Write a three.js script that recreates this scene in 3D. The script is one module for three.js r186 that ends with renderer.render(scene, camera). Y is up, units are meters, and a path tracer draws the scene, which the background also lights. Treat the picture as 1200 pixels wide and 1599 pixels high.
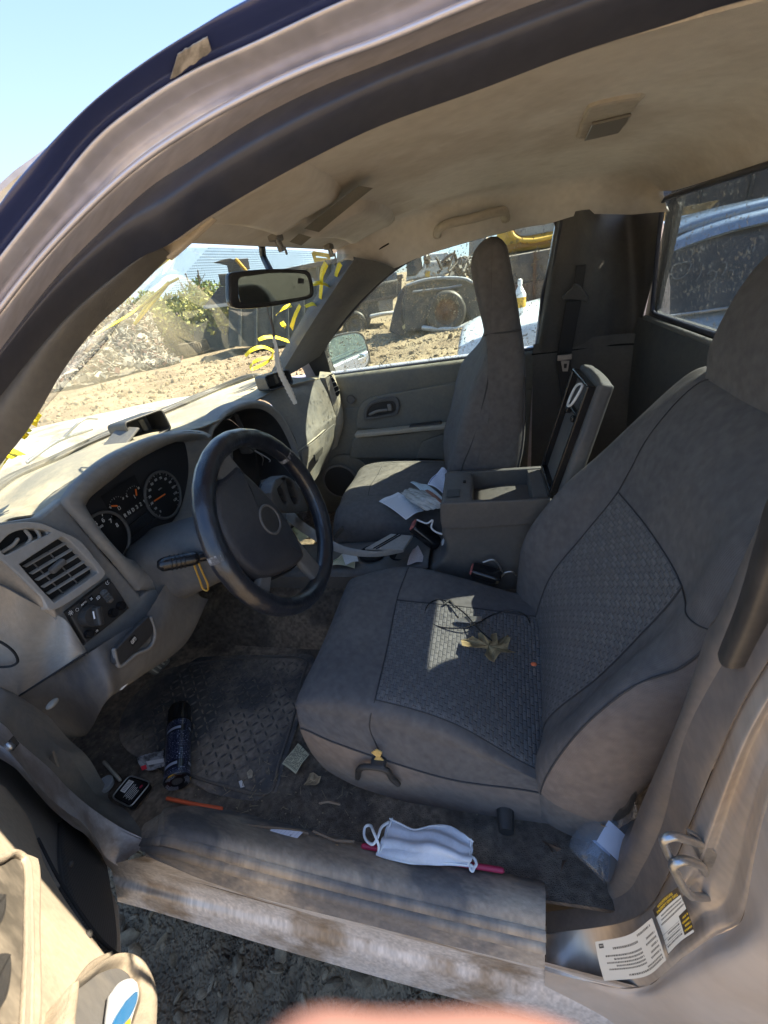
import * as THREE from 'three';
import { mergeGeometries } from 'three/addons/utils/BufferGeometryUtils.js';
import { RoundedBoxGeometry } from 'three/addons/geometries/RoundedBoxGeometry.js';

// ---------------------------------------------------------------- camera, sky, sun, exposure
const scene = new THREE.Scene();
const V = (x, y, z) => new THREE.Vector3(x, y, z);
const EYE = V(-1.025, 1.407, -0.094), FOC = 644.13;
const camera = new THREE.PerspectiveCamera(2 * Math.atan(799.5 / FOC) * 180 / Math.PI, 768 / 1024, 0.01, 900);
camera.position.copy(EYE);
camera.up.set(0.51667, 0.85539, 0.03697);
camera.lookAt(EYE.clone().add(V(0.83462, -0.49355, -0.24458)));
scene.add(camera);
const renderer = new THREE.WebGLRenderer({ antialias: true });
renderer.setSize(768, 1024);
renderer.toneMapping = THREE.LinearToneMapping;
renderer.toneMappingExposure = 15.5;
renderer.shadowMap.enabled = true;

const SUN = V(0.2722, 0.7431, 0.6113).normalize();
function skyTexture() {
  const W = 512, H = 256, d = new Float32Array(W * H * 4);
  for (let j = 0; j < H; j++) for (let i = 0; i < W; i++) {
    const ph = ((i + 0.5) / W - 0.5) * 2 * Math.PI, th = ((j + 0.5) / H - 0.5) * Math.PI;
    const x = Math.cos(ph) * Math.cos(th), y = Math.sin(th), z = Math.sin(ph) * Math.cos(th);
    const e = Math.max(y, 0), k = Math.pow(1 - e, 2.6);
    const sun = Math.max(0, x * SUN.x + y * SUN.y + z * SUN.z), g = 0.10 * Math.pow(sun, 6) + 0.4 * Math.pow(sun, 60);
    let c = [0.020 + 0.064 * k + g * 0.55, 0.039 + 0.066 * k + g * 0.55, 0.086 + 0.034 * k + g * 0.52];
    if (y < 0) c = [0.095, 0.077, 0.057];
    d.set([...c, 1], (j * W + i) * 4);
  }
  const t = new THREE.DataTexture(d, W, H, THREE.RGBAFormat, THREE.FloatType);
  t.mapping = THREE.EquirectangularReflectionMapping; t.magFilter = t.minFilter = THREE.LinearFilter; t.needsUpdate = true;
  return t;
}
scene.background = skyTexture(); scene.environment = scene.background;
const sun = new THREE.DirectionalLight(0xfff1dc, 1.8);
sun.position.copy(SUN).multiplyScalar(40); sun.castShadow = true; sun.shadow.mapSize.set(4096, 4096);
Object.assign(sun.shadow.camera, { left: -15, right: 15, top: 15, bottom: -15, near: 1, far: 90 });
scene.add(sun, sun.target);

// ---------------------------------------------------------------- helpers
let seed = 7;
const rnd = (a = 0, b = 1) => { seed = (seed * 1664525 + 1013904223) >>> 0; return a + (b - a) * seed / 4294967296; };
const lerp = (a, b, t) => a + (b - a) * t, clamp = (x, a = 0, b = 1) => Math.min(b, Math.max(a, x));
const sstep = (a, b, x) => { const t = clamp((x - a) / (b - a)); return t * t * (3 - 2 * t); };

// survey: where a sight line measured in the photograph meets a plane of the truck (metres)
const RX = V(0.19096, -0.15722, 0.96893), RD = V(-0.51667, -0.85539, -0.03697), RF = V(0.83462, -0.49355, -0.24458);
const dirOf = (u, v) => V(0, 0, 0).addScaledVector(RX, u - 600).addScaledVector(RD, v - 799.5).addScaledVector(RF, FOC);
const on = (u, v, n, c) => { const d = dirOf(u, v); return EYE.clone().addScaledVector(d, (c - n.dot(EYE)) / n.dot(d)); };
const X = (u, v, x) => on(u, v, V(1, 0, 0), x), Y = (u, v, y) => on(u, v, V(0, 1, 0), y), Z = (u, v, z) => on(u, v, V(0, 0, 1), z);
const side = (u, v, off = 0) => on(u, v, V(1, -0.2527, 0), -0.960 + off);      // the plane of the driver's door opening

const used = {};
function nm(name) { used[name] = (used[name] || 0) + 1; return used[name] === 1 ? name : name + '_' + String(used[name] - 1).padStart(3, '0'); }
function mesh(name, geo, mat, parent = scene) {
  const g = Array.isArray(geo) ? merge(geo) : geo;
  const m = new THREE.Mesh(g, mat); m.name = parent === scene ? nm(name) : name; m.castShadow = m.receiveShadow = true;
  parent.add(m); return m;
}
function merge(list) {
  return mergeGeometries(list.map(g => {
    const h = g.index ? g.toNonIndexed() : g.clone();
    for (const k of Object.keys(h.attributes)) if (!['position', 'normal', 'uv'].includes(k)) h.deleteAttribute(k);
    return h;
  }), false);
}
function tag(o, label, category, group, kind) {
  if (label) o.userData.label = label; if (category) o.userData.category = category;
  if (group) o.userData.group = group; if (kind) o.userData.kind = kind; return o;
}
function base(name, p, label, category, group) {
  const g = new THREE.Group(); g.name = nm(name); g.position.copy(p); scene.add(g); g.updateMatrixWorld(); return tag(g, label, category, group);
}
function sub(name, parent) { const g = new THREE.Group(); g.name = name; parent.add(g); return g; }
// moves geometry given in world metres into a thing whose base is not the origin
const rel = (g, o) => g.translate(-o.position.x, -o.position.y, -o.position.z);
// metric uv by the dominant side of each vertex normal
function boxUV(g) {
  const p = g.attributes.position, n = g.attributes.normal, uv = new Float32Array(p.count * 2);
  for (let i = 0; i < p.count; i++) {
    const a = Math.abs(n.getX(i)), b = Math.abs(n.getY(i)), c = Math.abs(n.getZ(i));
    if (b >= a && b >= c) { uv[2 * i] = p.getX(i); uv[2 * i + 1] = p.getZ(i); }
    else if (a >= c) { uv[2 * i] = p.getZ(i); uv[2 * i + 1] = p.getY(i); }
    else { uv[2 * i] = p.getX(i); uv[2 * i + 1] = p.getY(i); }
  }
  g.setAttribute('uv', new THREE.BufferAttribute(uv, 2)); return g;
}
// uv seen square from the side of the truck
function sideUV(g) { const p = g.attributes.position, uv = g.attributes.uv; for (let i = 0; i < p.count; i++) uv.setXY(i, p.getZ(i), p.getY(i) - 0.8 * p.getX(i)); return g; }
function box(w, h, d, r = 0.004, seg = 2) { return boxUV(new RoundedBoxGeometry(w, h, d, seg, Math.min(r, w / 2.01, h / 2.01, d / 2.01))); }
function at(g, p, rx = 0, ry = 0, rz = 0) { g.applyMatrix4(new THREE.Matrix4().compose(p, new THREE.Quaternion().setFromEuler(new THREE.Euler(rx, ry, rz, 'YXZ')), V(1, 1, 1))); return g; }
// frame with x along a, y as near b as can be
function frame(o, a, b) {
  const x = a.clone().normalize(), z = x.clone().cross(b).normalize(), y = z.clone().cross(x);
  return new THREE.Matrix4().makeBasis(x, y, z).setPosition(o);
}
function beam(p, q, w, h, up = V(0, 1, 0), r = 0.003) { // box of section w (along up) by h between two points
  const d = q.clone().sub(p); return box(d.length(), w, h, r).applyMatrix4(frame(p.clone().add(q).multiplyScalar(0.5), d, up));
}
function tube(pts, r, closed = false, seg = 0, rad = 8) {
  const c = new THREE.CatmullRomCurve3(pts, closed, 'centripetal');
  const g = new THREE.TubeGeometry(c, seg || Math.max(8, pts.length * 6), r, rad, closed);
  if (!closed) { // rounded ends
    const a = new THREE.SphereGeometry(r, rad, 4); const b = a.clone(); a.translate(...pts[0].toArray()); b.translate(...pts[pts.length - 1].toArray());
    return boxUV(merge([g, a, b]));
  }
  return boxUV(g.toNonIndexed());
}
const cr = (a, b, c, d, t) => 0.5 * (2 * b + (c - a) * t + (2 * a - 5 * b + 4 * c - d) * t * t + (3 * b - a - 3 * c + d) * t * t * t);
function crv(p, f) { // Catmull-Rom through list of V3, f in 0..1
  const n = p.length - 1, x = clamp(f) * n, i = Math.min(n - 1, Math.floor(x)), t = x - i;
  const A = p[i], B = p[i + 1], a = i ? p[i - 1] : A.clone().multiplyScalar(2).sub(B), d = i + 2 <= n ? p[i + 2] : B.clone().multiplyScalar(2).sub(A);
  return V(cr(a.x, A.x, B.x, d.x, t), cr(a.y, A.y, B.y, d.y, t), cr(a.z, A.z, B.z, d.z, t));
}
function even(p, n) { // n+1 points evenly along the smooth line through p
  const m = 240, q = [], L = [0]; for (let i = 0; i <= m; i++) { q.push(crv(p, i / m)); if (i) L.push(L[i - 1] + q[i].distanceTo(q[i - 1])); }
  const out = []; let k = 0;
  for (let i = 0; i <= n; i++) { const s = L[m] * i / n; while (k < m - 1 && L[k + 1] < s) k++; out.push(q[k].clone().lerp(q[k + 1], clamp((s - L[k]) / (L[k + 1] - L[k] || 1)))); }
  return out;
}
function surf(rows) { // smooth surface through rows of points
  const S = (s, t) => crv(rows.map(r => crv(r, s)), t);
  S.n = (s, t) => { const e = 0.01, a = S(Math.max(0, s - e), t), b = S(Math.min(1, s + e), t), c = S(s, Math.max(0, t - e)), d = S(s, Math.min(1, t + e)); return b.sub(a).cross(d.sub(c)).normalize(); };
  return S;
}
// sheet over part of a surface; off lifts it along the surface normal, thick gives it a back and edges
function skin(S, nu, nv, o = {}) {
  const { s0 = 0, s1 = 1, t0 = 0, t1 = 1, off = 0, thick = 0, soft = 0 } = o, P = [], N = [];
  for (let j = 0; j <= nv; j++) for (let i = 0; i <= nu; i++) {
    const s = lerp(s0, s1, i / nu), t = lerp(t0, t1, j / nv), n = S.n ? S.n(s, t) : null;
    let h = typeof off === 'function' ? off(i / nu, j / nv) : off;
    if (soft) h *= sstep(0, soft, i / nu) * sstep(0, soft, 1 - i / nu) * sstep(0, soft, j / nv) * sstep(0, soft, 1 - j / nv);
    const p = S(s, t); if (n && h) p.addScaledVector(n, h); P.push(p); N.push(n);
  }
  return grid(P, nu, nv, thick);
}
function grid(P, nu, nv, thick = 0) {
  const W = nu + 1, pos = [], uv = [], idx = [];
  const U = new Float32Array(P.length), T = new Float32Array(P.length), mj = Math.round(nv / 2), mi = Math.round(nu / 2);
  for (let j = 0; j <= nv; j++) for (let i = 0; i <= nu; i++) {
    const k = j * W + i; if (i) U[k] = U[k - 1] + P[mj * W + i].distanceTo(P[mj * W + i - 1]); if (j) T[k] = T[k - W] + P[j * W + mi].distanceTo(P[(j - 1) * W + mi]);
  }
  P.forEach((p, k) => { pos.push(p.x, p.y, p.z); uv.push(U[k], T[k]); });
  for (let j = 0; j < nv; j++) for (let i = 0; i < nu; i++) { const a = j * W + i, b = a + 1, c = a + W, d = c + 1; idx.push(a, b, d, a, d, c); }
  const g = new THREE.BufferGeometry(); g.setAttribute('position', new THREE.Float32BufferAttribute(pos, 3)); g.setAttribute('uv', new THREE.Float32BufferAttribute(uv, 2)); g.setIndex(idx); g.computeVertexNormals();
  if (!thick) return g;
  const n = g.attributes.normal, b = P.map((p, k) => V(p.x - n.getX(k) * thick, p.y - n.getY(k) * thick, p.z - n.getZ(k) * thick));
  const rim = []; for (let i = 0; i < nu; i++) rim.push(i); for (let j = 0; j < nv; j++) rim.push(j * W + nu); for (let i = nu; i > 0; i--) rim.push(nv * W + i); for (let j = nv; j > 0; j--) rim.push(j * W);
  const bp = [], bu = [], bi = [], m = P.length;
  b.forEach((p, k) => { bp.push(p.x, p.y, p.z); bu.push(U[k], T[k]); });
  for (let j = 0; j < nv; j++) for (let i = 0; i < nu; i++) { const a = j * W + i, c = a + W; bi.push(a, c + 1, a + 1, a, c, c + 1); }
  const bg = new THREE.BufferGeometry(); bg.setAttribute('position', new THREE.Float32BufferAttribute(bp, 3)); bg.setAttribute('uv', new THREE.Float32BufferAttribute(bu, 2)); bg.setIndex(bi); bg.computeVertexNormals();
  const rp = [], ru = [], ri = [];
  rim.forEach((k, i) => { rp.push(P[k].x, P[k].y, P[k].z, b[k].x, b[k].y, b[k].z); ru.push(U[k], T[k], U[k], T[k] + thick); const a = 2 * i, c = 2 * ((i + 1) % rim.length); ri.push(a, a + 1, c + 1, a, c + 1, c); });
  const rg = new THREE.BufferGeometry(); rg.setAttribute('position', new THREE.Float32BufferAttribute(rp, 3)); rg.setAttribute('uv', new THREE.Float32BufferAttribute(ru, 2)); rg.setIndex(ri); rg.computeVertexNormals();
  return merge([g, bg, rg]);
}
// loft between two polylines with a bulge of profile f(0..1) metres towards dir
function band(A, B, n, m, f, dir) {
  const a = even(A, n), b = even(B, n), P = [];
  for (let j = 0; j <= m; j++) for (let i = 0; i <= n; i++) { const p = a[i].clone().lerp(b[i], j / m); p.addScaledVector(dir, f(j / m, i / n)); P.push(p); }
  return grid(P, n, m);
}
// closed rounded body: outline (list of [x,y], counterclockwise) extruded from z0 to z1 with rounding r, smooth
function pillow(out, z0, z1, r, o = {}) {
  const n = o.n || 64, ring = o.sharp ? out.map(q => V(q[0], q[1], 0)) : even([...out, out[0]].map(q => V(q[0], q[1], 0)), n).slice(0, n), N = ring.length;
  const nor = ring.map((p, i) => { const a = ring[(i + N - 1) % N], b = ring[(i + 1) % N], d = b.clone().sub(a); return V(d.y, -d.x, 0).normalize(); });
  const c = ring.reduce((s, p) => s.add(p), V(0, 0, 0)).multiplyScalar(1 / N);
  { let A = 0; ring.forEach((p, i) => { const q = ring[(i + 1) % N]; A += p.x * q.y - q.x * p.y; }); if (A < 0) nor.forEach(v => v.negate()); }
  const k = o.k || 5, rings = [], dome = o.dome || 0;
  const push = (ins, z) => rings.push(ring.map((p, i) => V(p.x - nor[i].x * ins, p.y - nor[i].y * ins, z)));
  const cap = (z, sgn) => { const R = ring.map((p, i) => V(p.x - nor[i].x * r, p.y - nor[i].y * r, z)); return [0.02, 0.35, 0.7, 0.93].map(f => R.map(p => V(lerp(c.x, p.x, f), lerp(c.y, p.y, f), z + sgn * dome * (1 - f * f)))); };
  rings.push(...cap(z0, -1));
  for (let i = 0; i <= k; i++) { const a = i / k * Math.PI / 2; push(r * (1 - Math.sin(a)), z0 + r * (1 - Math.cos(a)) ); }
  const mid = o.mid || 1; for (let i = 1; i < mid; i++) push(0, lerp(z0 + r, z1 - r, i / mid));
  for (let i = k; i >= 0; i--) { const a = i / k * Math.PI / 2; push(r * (1 - Math.sin(a)), z1 - r * (1 - Math.cos(a))); }
  rings.push(...cap(z1, 1).reverse());
  const P = [], M = rings.length - 1; rings.forEach(R => { for (let i = 0; i <= N; i++) P.push(R[i % N].clone()); });
  const g = grid(P, N, M); fixSeam(g, N, M); return boxUV(g);
}
function fixSeam(g, N, M) { const n = g.attributes.normal; for (let j = 0; j <= M; j++) { const a = j * (N + 1), b = a + N, v = V(n.getX(a) + n.getX(b), n.getY(a) + n.getY(b), n.getZ(a) + n.getZ(b)).normalize(); n.setXYZ(a, v.x, v.y, v.z); n.setXYZ(b, v.x, v.y, v.z); } }
// closed loft through rings of points
function loft(rings, nu, nv, capEnds = true) {
  const P = [], rs = rings.map(r => even([...r, r[0]], nu)); const ev = j => { const col = []; for (let i = 0; i <= nu; i++) col.push(crv(rs.map(r => r[i]), j)); return col; };
  const cen = R => R.slice(0, nu).reduce((s, p) => s.add(p), V(0, 0, 0)).multiplyScalar(1 / nu);
  let M = nv; const a0 = ev(0), a1 = ev(1);
  if (capEnds) { const c = cen(a0); [0.02, 0.5].forEach(f => a0.forEach(p => P.push(c.clone().lerp(p, f)))); M += 4; }
  for (let j = 0; j <= nv; j++) P.push(...ev(j / nv));
  if (capEnds) { const c = cen(a1); [0.5, 0.02].forEach(f => a1.forEach(p => P.push(c.clone().lerp(p, f)))); }
  const g = grid(P, nu, M); fixSeam(g, nu, M); return g;
}
function rrect(w, h, r, n = 5) { const o = []; [[1, 1, 0], [-1, 1, 1], [-1, -1, 2], [1, -1, 3]].forEach(([a, b, q]) => { for (let i = 0; i <= n; i++) { const t = (q + i / n) * Math.PI / 2; o.push([a * (w / 2 - r) + r * Math.cos(t), b * (h / 2 - r) + r * Math.sin(t)]); } }); return o; }
function shapeOf(pts) { const s = new THREE.Shape(); pts.forEach((p, i) => i ? s.lineTo(p[0], p[1]) : s.moveTo(p[0], p[1])); s.closePath(); return s; }
function plate(pts, d, bev = 0.002, holes = []) { // flat piece of thickness d, from z=-d to 0
  const s = shapeOf(pts); holes.forEach(h => s.holes.push(new THREE.Path(h.map(q => new THREE.Vector2(q[0], q[1])))));
  return boxUV(new THREE.ExtrudeGeometry(s, { depth: Math.max(1e-4, d - 2 * bev), bevelEnabled: bev > 0, bevelThickness: bev, bevelSize: bev, bevelOffset: -bev, bevelSegments: 2 }).translate(0, 0, -d + bev));
}
// flat polygon given by points in space (all near one plane), thickened backwards
function slab(pts, d, bev = 0.003, holes = []) {
  const o = pts[0], n = new THREE.Vector3(); for (let i = 1; i < pts.length - 1; i++) n.add(pts[i].clone().sub(o).cross(pts[i + 1].clone().sub(o)));
  n.normalize(); if (n.dot(EYE.clone().sub(o)) < 0) n.negate();
  const x = pts[1].clone().sub(o); x.addScaledVector(n, -x.dot(n)).normalize(); const y = n.clone().cross(x);
  const to = p => { const q = p.clone().sub(o); return [q.dot(x), q.dot(y)]; };
  const ccw = l => { let a = 0; l.forEach((p, i) => { const q = l[(i + 1) % l.length]; a += p[0] * q[1] - p[1] * q[0]; }); return a < 0 ? l.slice().reverse() : l; };
  const g = plate(ccw(pts.map(to)), d, bev, holes.map(h => ccw(h.map(to)).reverse()));
  return g.applyMatrix4(new THREE.Matrix4().makeBasis(x, y, n).setPosition(o));
}
// dense smooth outline from a few points
const smooth = (l, n) => even([...l, l[0]], n).slice(0, n);

// ---------------------------------------------------------------- textures
function noise2(per, sd) { const t = []; let s = sd * 7919 + 17; for (let i = 0; i < per * per; i++) { s = (s * 1103515245 + 12345) >>> 0; t.push(((s >>> 8) & 65535) / 65535); }
  return (x, y) => { const xi = Math.floor(x), yi = Math.floor(y), fx = x - xi, fy = y - yi, u = fx * fx * (3 - 2 * fx), v = fy * fy * (3 - 2 * fy), m = k => ((k % per) + per) % per; const a = t[m(yi) * per + m(xi)], b = t[m(yi) * per + m(xi + 1)], c = t[m(yi + 1) * per + m(xi)], d = t[m(yi + 1) * per + m(xi + 1)]; return lerp(lerp(a, b, u), lerp(c, d, u), v); }; }
function fbm(per, oct, sd, gain = 0.55) { const L = []; for (let o = 0; o < oct; o++) L.push(noise2(per << o, sd + o)); return (x, y) => { let s = 0, a = 1, w = 0; for (let o = 0; o < oct; o++) { s += a * L[o](x * (per << o), y * (per << o)); w += a; a *= gain; } return s / w; }; }
const enc = c => Math.round(255 * (c <= 0.0031308 ? 12.92 * c : 1.055 * Math.pow(c, 1 / 2.4) - 0.055));
function tex(size, metres, fn, color = true) {
  const d = new Uint8Array(size * size * 4);
  for (let j = 0; j < size; j++) for (let i = 0; i < size; i++) { const c = fn(i / size, j / size), k = 4 * (j * size + i); if (color) { d[k] = enc(clamp(c[0])); d[k + 1] = enc(clamp(c[1])); d[k + 2] = enc(clamp(c[2])); d[k + 3] = c[3] === undefined ? 255 : Math.round(255 * clamp(c[3])); } else { const g = Math.round(255 * clamp(c)); d[k] = d[k + 1] = d[k + 2] = g; d[k + 3] = 255; } }
  const t = new THREE.DataTexture(d, size, size, THREE.RGBAFormat); t.wrapS = t.wrapT = THREE.RepeatWrapping; t.magFilter = THREE.LinearFilter; t.minFilter = THREE.LinearMipmapLinearFilter; t.generateMipmaps = true;
  if (color) t.colorSpace = THREE.SRGBColorSpace; t.repeat.set(1 / metres, 1 / metres); t.needsUpdate = true; return t;
}
function canvasTex(w, h, draw) { const c = document.createElement('canvas'); c.width = w; c.height = h; const g = c.getContext('2d'); draw(g, w, h); const t = new THREE.CanvasTexture(c); t.colorSpace = THREE.SRGBColorSpace; t.anisotropy = 8; return t; }
const mix3 = (a, b, t) => [lerp(a[0], b[0], t), lerp(a[1], b[1], t), lerp(a[2], b[2], t)];
const F1 = fbm(4, 6, 11), F2 = fbm(8, 5, 29), F3 = fbm(64, 2, 53), F4 = fbm(16, 4, 71);
// a base colour with soiling of another colour: amount, how patchy, fine speckle
const lum = c => 0.3 * c[0] + 0.55 * c[1] + 0.15 * c[2];
function soilTex(size, metres, a, b, amt, patch, fine) { return tex(size, metres, (x, y) => { const k = clamp(0.5 + (F1(x, y) - 0.5) * patch) * amt + (F4(x, y) - 0.5) * amt * 0.8, s = 1 + (F3(x, y) - 0.5) * 2 * fine; return mix3(a, b, clamp(k)).map(c => c * s); }); }
const soilCache = {};
// small pieces share a few mottled textures, tinted by the material's colour
function soiled(size, metres, a, b, amt, patch = 3, fine = 0.12) {
  if (size > 256) return soilTex(size, metres, a, b, amt, patch, fine);
  const up = lum(b) > lum(a), q = up ? lum(a) / lum(b) : lum(b) / lum(a), r = q > 0.6 ? 0.75 : q > 0.35 ? 0.45 : 0.22, key = [up, r, amt > 0.6].join();
  const base0 = soilCache[key] || (soilCache[key] = soilTex(512, 1, up ? [r, r, r] : [1, 1, 1], up ? [1, 1, 1] : [r, r, r], amt > 0.6 ? 0.85 : 0.45, 4, 0.14));
  const t = base0.clone(); t.repeat.set(1 / metres, 1 / metres); t.needsUpdate = true; return { t, c: up ? b : a };
}
const bumpGrain = tex(512, 0.06, (x, y) => F3(x, y) * 0.6 + F2(x, y) * 0.4, false);
const bumpSoft = tex(512, 0.5, (x, y) => F1(x, y), false);
const fixMap = o => { if (o.map && o.map.t) { o.color = new THREE.Color().setRGB(...o.map.c); o.map = o.map.t; } return o; };
const std = o => new THREE.MeshStandardMaterial(fixMap(o));
const phys = o => new THREE.MeshPhysicalMaterial(fixMap(o));
const col = (r, g, b) => new THREE.Color().setRGB(r, g, b);
const PL = (a, b, amt, rough = 0.62, o = {}) => std({ map: soiled(512, o.m || 0.45, a, b, amt, o.patch || 3, o.fine ?? 0.1), roughness: rough, bumpMap: bumpGrain, bumpScale: o.bump ?? 0.0004 });

const DUST = [0.34, 0.29, 0.20], MUD = [0.19, 0.145, 0.10];
const knit = tex(256, 0.022, (x, y) => { const w = Math.abs(Math.sin(x * Math.PI * 8)), d = Math.abs(Math.sin((y + x) * Math.PI * 8)); return clamp(0.3 + 0.4 * w * d + 0.3 * F3(x, y)); }, false);
const M = {
  navy: phys({ color: col(0.03, 0.042, 0.13), roughness: 0.3, clearcoat: 0.8, clearcoatRoughness: 0.12 }),  // black gloss; the blue of its sky reflection is put into the colour
  paint: phys({ map: soiled(512, 0.6, [0.62, 0.61, 0.69], [0.55, 0.50, 0.49], 0.5), metalness: 0.55, roughness: 0.32, clearcoat: 0.7, clearcoatRoughness: 0.18 }),  // cool tint paints in the sky reflection
  paintDirty: phys({ map: soiled(512, 0.35, [0.56, 0.51, 0.46], [0.24, 0.175, 0.115], 0.8, 4.5, 0.3), metalness: 0.25, roughness: 0.5, clearcoat: 0.25, clearcoatRoughness: 0.4 }),
  rubber: std({ map: soiled(512, 0.5, [0.03, 0.035, 0.055], [0.08, 0.077, 0.08], 0.35), roughness: 0.36 }),
  headliner: std({ map: soiled(1024, 0.9, [0.68, 0.64, 0.575], [0.50, 0.44, 0.365], 0.62, 4.2, 0.07), roughness: 0.95, bumpMap: bumpGrain, bumpScale: 0.0006 }),
  liner2: std({ map: soiled(512, 0.5, [0.48, 0.44, 0.37], [0.34, 0.28, 0.21], 0.5), roughness: 0.8 }),
  dash: PL([0.165, 0.161, 0.152], [0.30, 0.265, 0.205], 0.42),
  dashDark: PL([0.08, 0.08, 0.08], [0.2, 0.18, 0.145], 0.35),
  dashTop: PL([0.2, 0.185, 0.145], DUST, 1.0, 0.85, { patch: 4 }),
  dashSide: PL([0.26, 0.24, 0.208], [0.34, 0.28, 0.21], 0.55),
  ventGrey: PL([0.27, 0.255, 0.23], [0.36, 0.31, 0.24], 0.5, 0.55),
  door: PL([0.14, 0.14, 0.122], [0.24, 0.215, 0.16], 0.4),
  doorLight: PL([0.34, 0.32, 0.27], DUST, 0.6, 0.7),
  black: PL([0.024, 0.024, 0.024], [0.09, 0.08, 0.065], 0.3, 0.5),
  blackGloss: std({ color: col(0.012, 0.012, 0.013), roughness: 0.25 }),
  pit: std({ color: col(0.006, 0.006, 0.006), roughness: 0.9 }),
  trimDark: PL([0.088, 0.087, 0.084], [0.165, 0.15, 0.125], 0.4, 0.6),
  fabric: std({ map: soiled(1024, 0.7, [0.105, 0.099, 0.095], [0.17, 0.15, 0.13], 0.34, 3.4, 0.2), roughness: 0.95, bumpMap: knit, bumpScale: 0.0007 }),
  fabricBrown: std({ map: soiled(1024, 0.8, [0.145, 0.123, 0.108], [0.24, 0.185, 0.14], 0.45, 3.4, 0.18), roughness: 0.95, bumpMap: knit, bumpScale: 0.0007 }),
  seam: std({ color: col(0.045, 0.043, 0.042), roughness: 0.9 }),
  carpet: std({ map: soiled(1024, 0.6, [0.12, 0.097, 0.074], [0.36, 0.275, 0.19], 0.72, 4.5, 0.5), roughness: 1, bumpMap: tex(512, 0.08, (x, y) => F3(x, y), false), bumpScale: 0.004 }),
  chrome: std({ color: col(0.6, 0.6, 0.6), metalness: 1, roughness: 0.18 }),
  steel: std({ map: soiled(256, 0.1, [0.5, 0.5, 0.49], [0.2, 0.17, 0.14], 0.5), metalness: 0.9, roughness: 0.35 }),
  fabricSunDust: std({ map: soiled(512, 0.5, [0.30, 0.265, 0.20], [0.5, 0.43, 0.30], 0.9, 4, 0.16), roughness: 0.95, bumpMap: knit, bumpScale: 0.0007 }),
  console: PL([0.09, 0.085, 0.078], [0.17, 0.15, 0.12], 0.4),
  jamb: phys({ map: soiled(512, 0.3, [0.60, 0.585, 0.59], [0.2, 0.15, 0.11], 0.55, 5), roughness: 0.45, metalness: 0.25, clearcoat: 0.4, clearcoatRoughness: 0.3 }),
  white: std({ color: col(0.72, 0.72, 0.7), roughness: 0.7 }),
  glass: phys({ color: col(0.90, 0.965, 0.93), roughness: 0.0, transmission: 1, thickness: 0, ior: 1.45, side: THREE.DoubleSide }),
  glassDark: phys({ color: col(0.55, 0.6, 0.62), roughness: 0.0, transmission: 1, thickness: 0, ior: 1.45, side: THREE.DoubleSide }),
  mirror: std({ color: col(0.85, 0.87, 0.88), metalness: 1, roughness: 0.03 }),
  yellow: std({ color: col(0.82, 0.62, 0.01), roughness: 0.6, side: THREE.DoubleSide }),
};
// woven seat panel: short ribbed bars in staggered rows with pale edges
M.weave = std({ roughness: 0.95, map: tex(1024, 0.104, (x, y) => {
  const r = Math.floor(y * 12), yy = y * 12 - r, xx = x * 6 + (r % 2) * 0.5, fx = xx - Math.floor(xx), ci = Math.floor(xx) + r;
  let k = 0.108 + 0.022 * (ci % 3 === 0) + 0.03 * (0.5 + 0.5 * Math.sin(fx * Math.PI * 16)) * sstep(0.1, 0.3, Math.min(yy, 1 - yy));
  if (yy > 0.86) k = 0.19 - 0.06 * Math.abs(fx - 0.5); if (fx < 0.05) k = 0.04; k *= 0.75 + 0.5 * F3(x, y); return [k, k * 0.95, k * 0.90]; }),
  bumpMap: tex(512, 0.104, (x, y) => { const r = Math.floor(y * 12), yy = y * 12 - r, fx = (x * 6 + (r % 2) * 0.5) % 1; return clamp(sstep(0, 0.25, Math.min(yy, 1 - yy)) * sstep(0, 0.12, Math.min(fx, 1 - fx))); }, false), bumpScale: 0.0016 });

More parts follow.
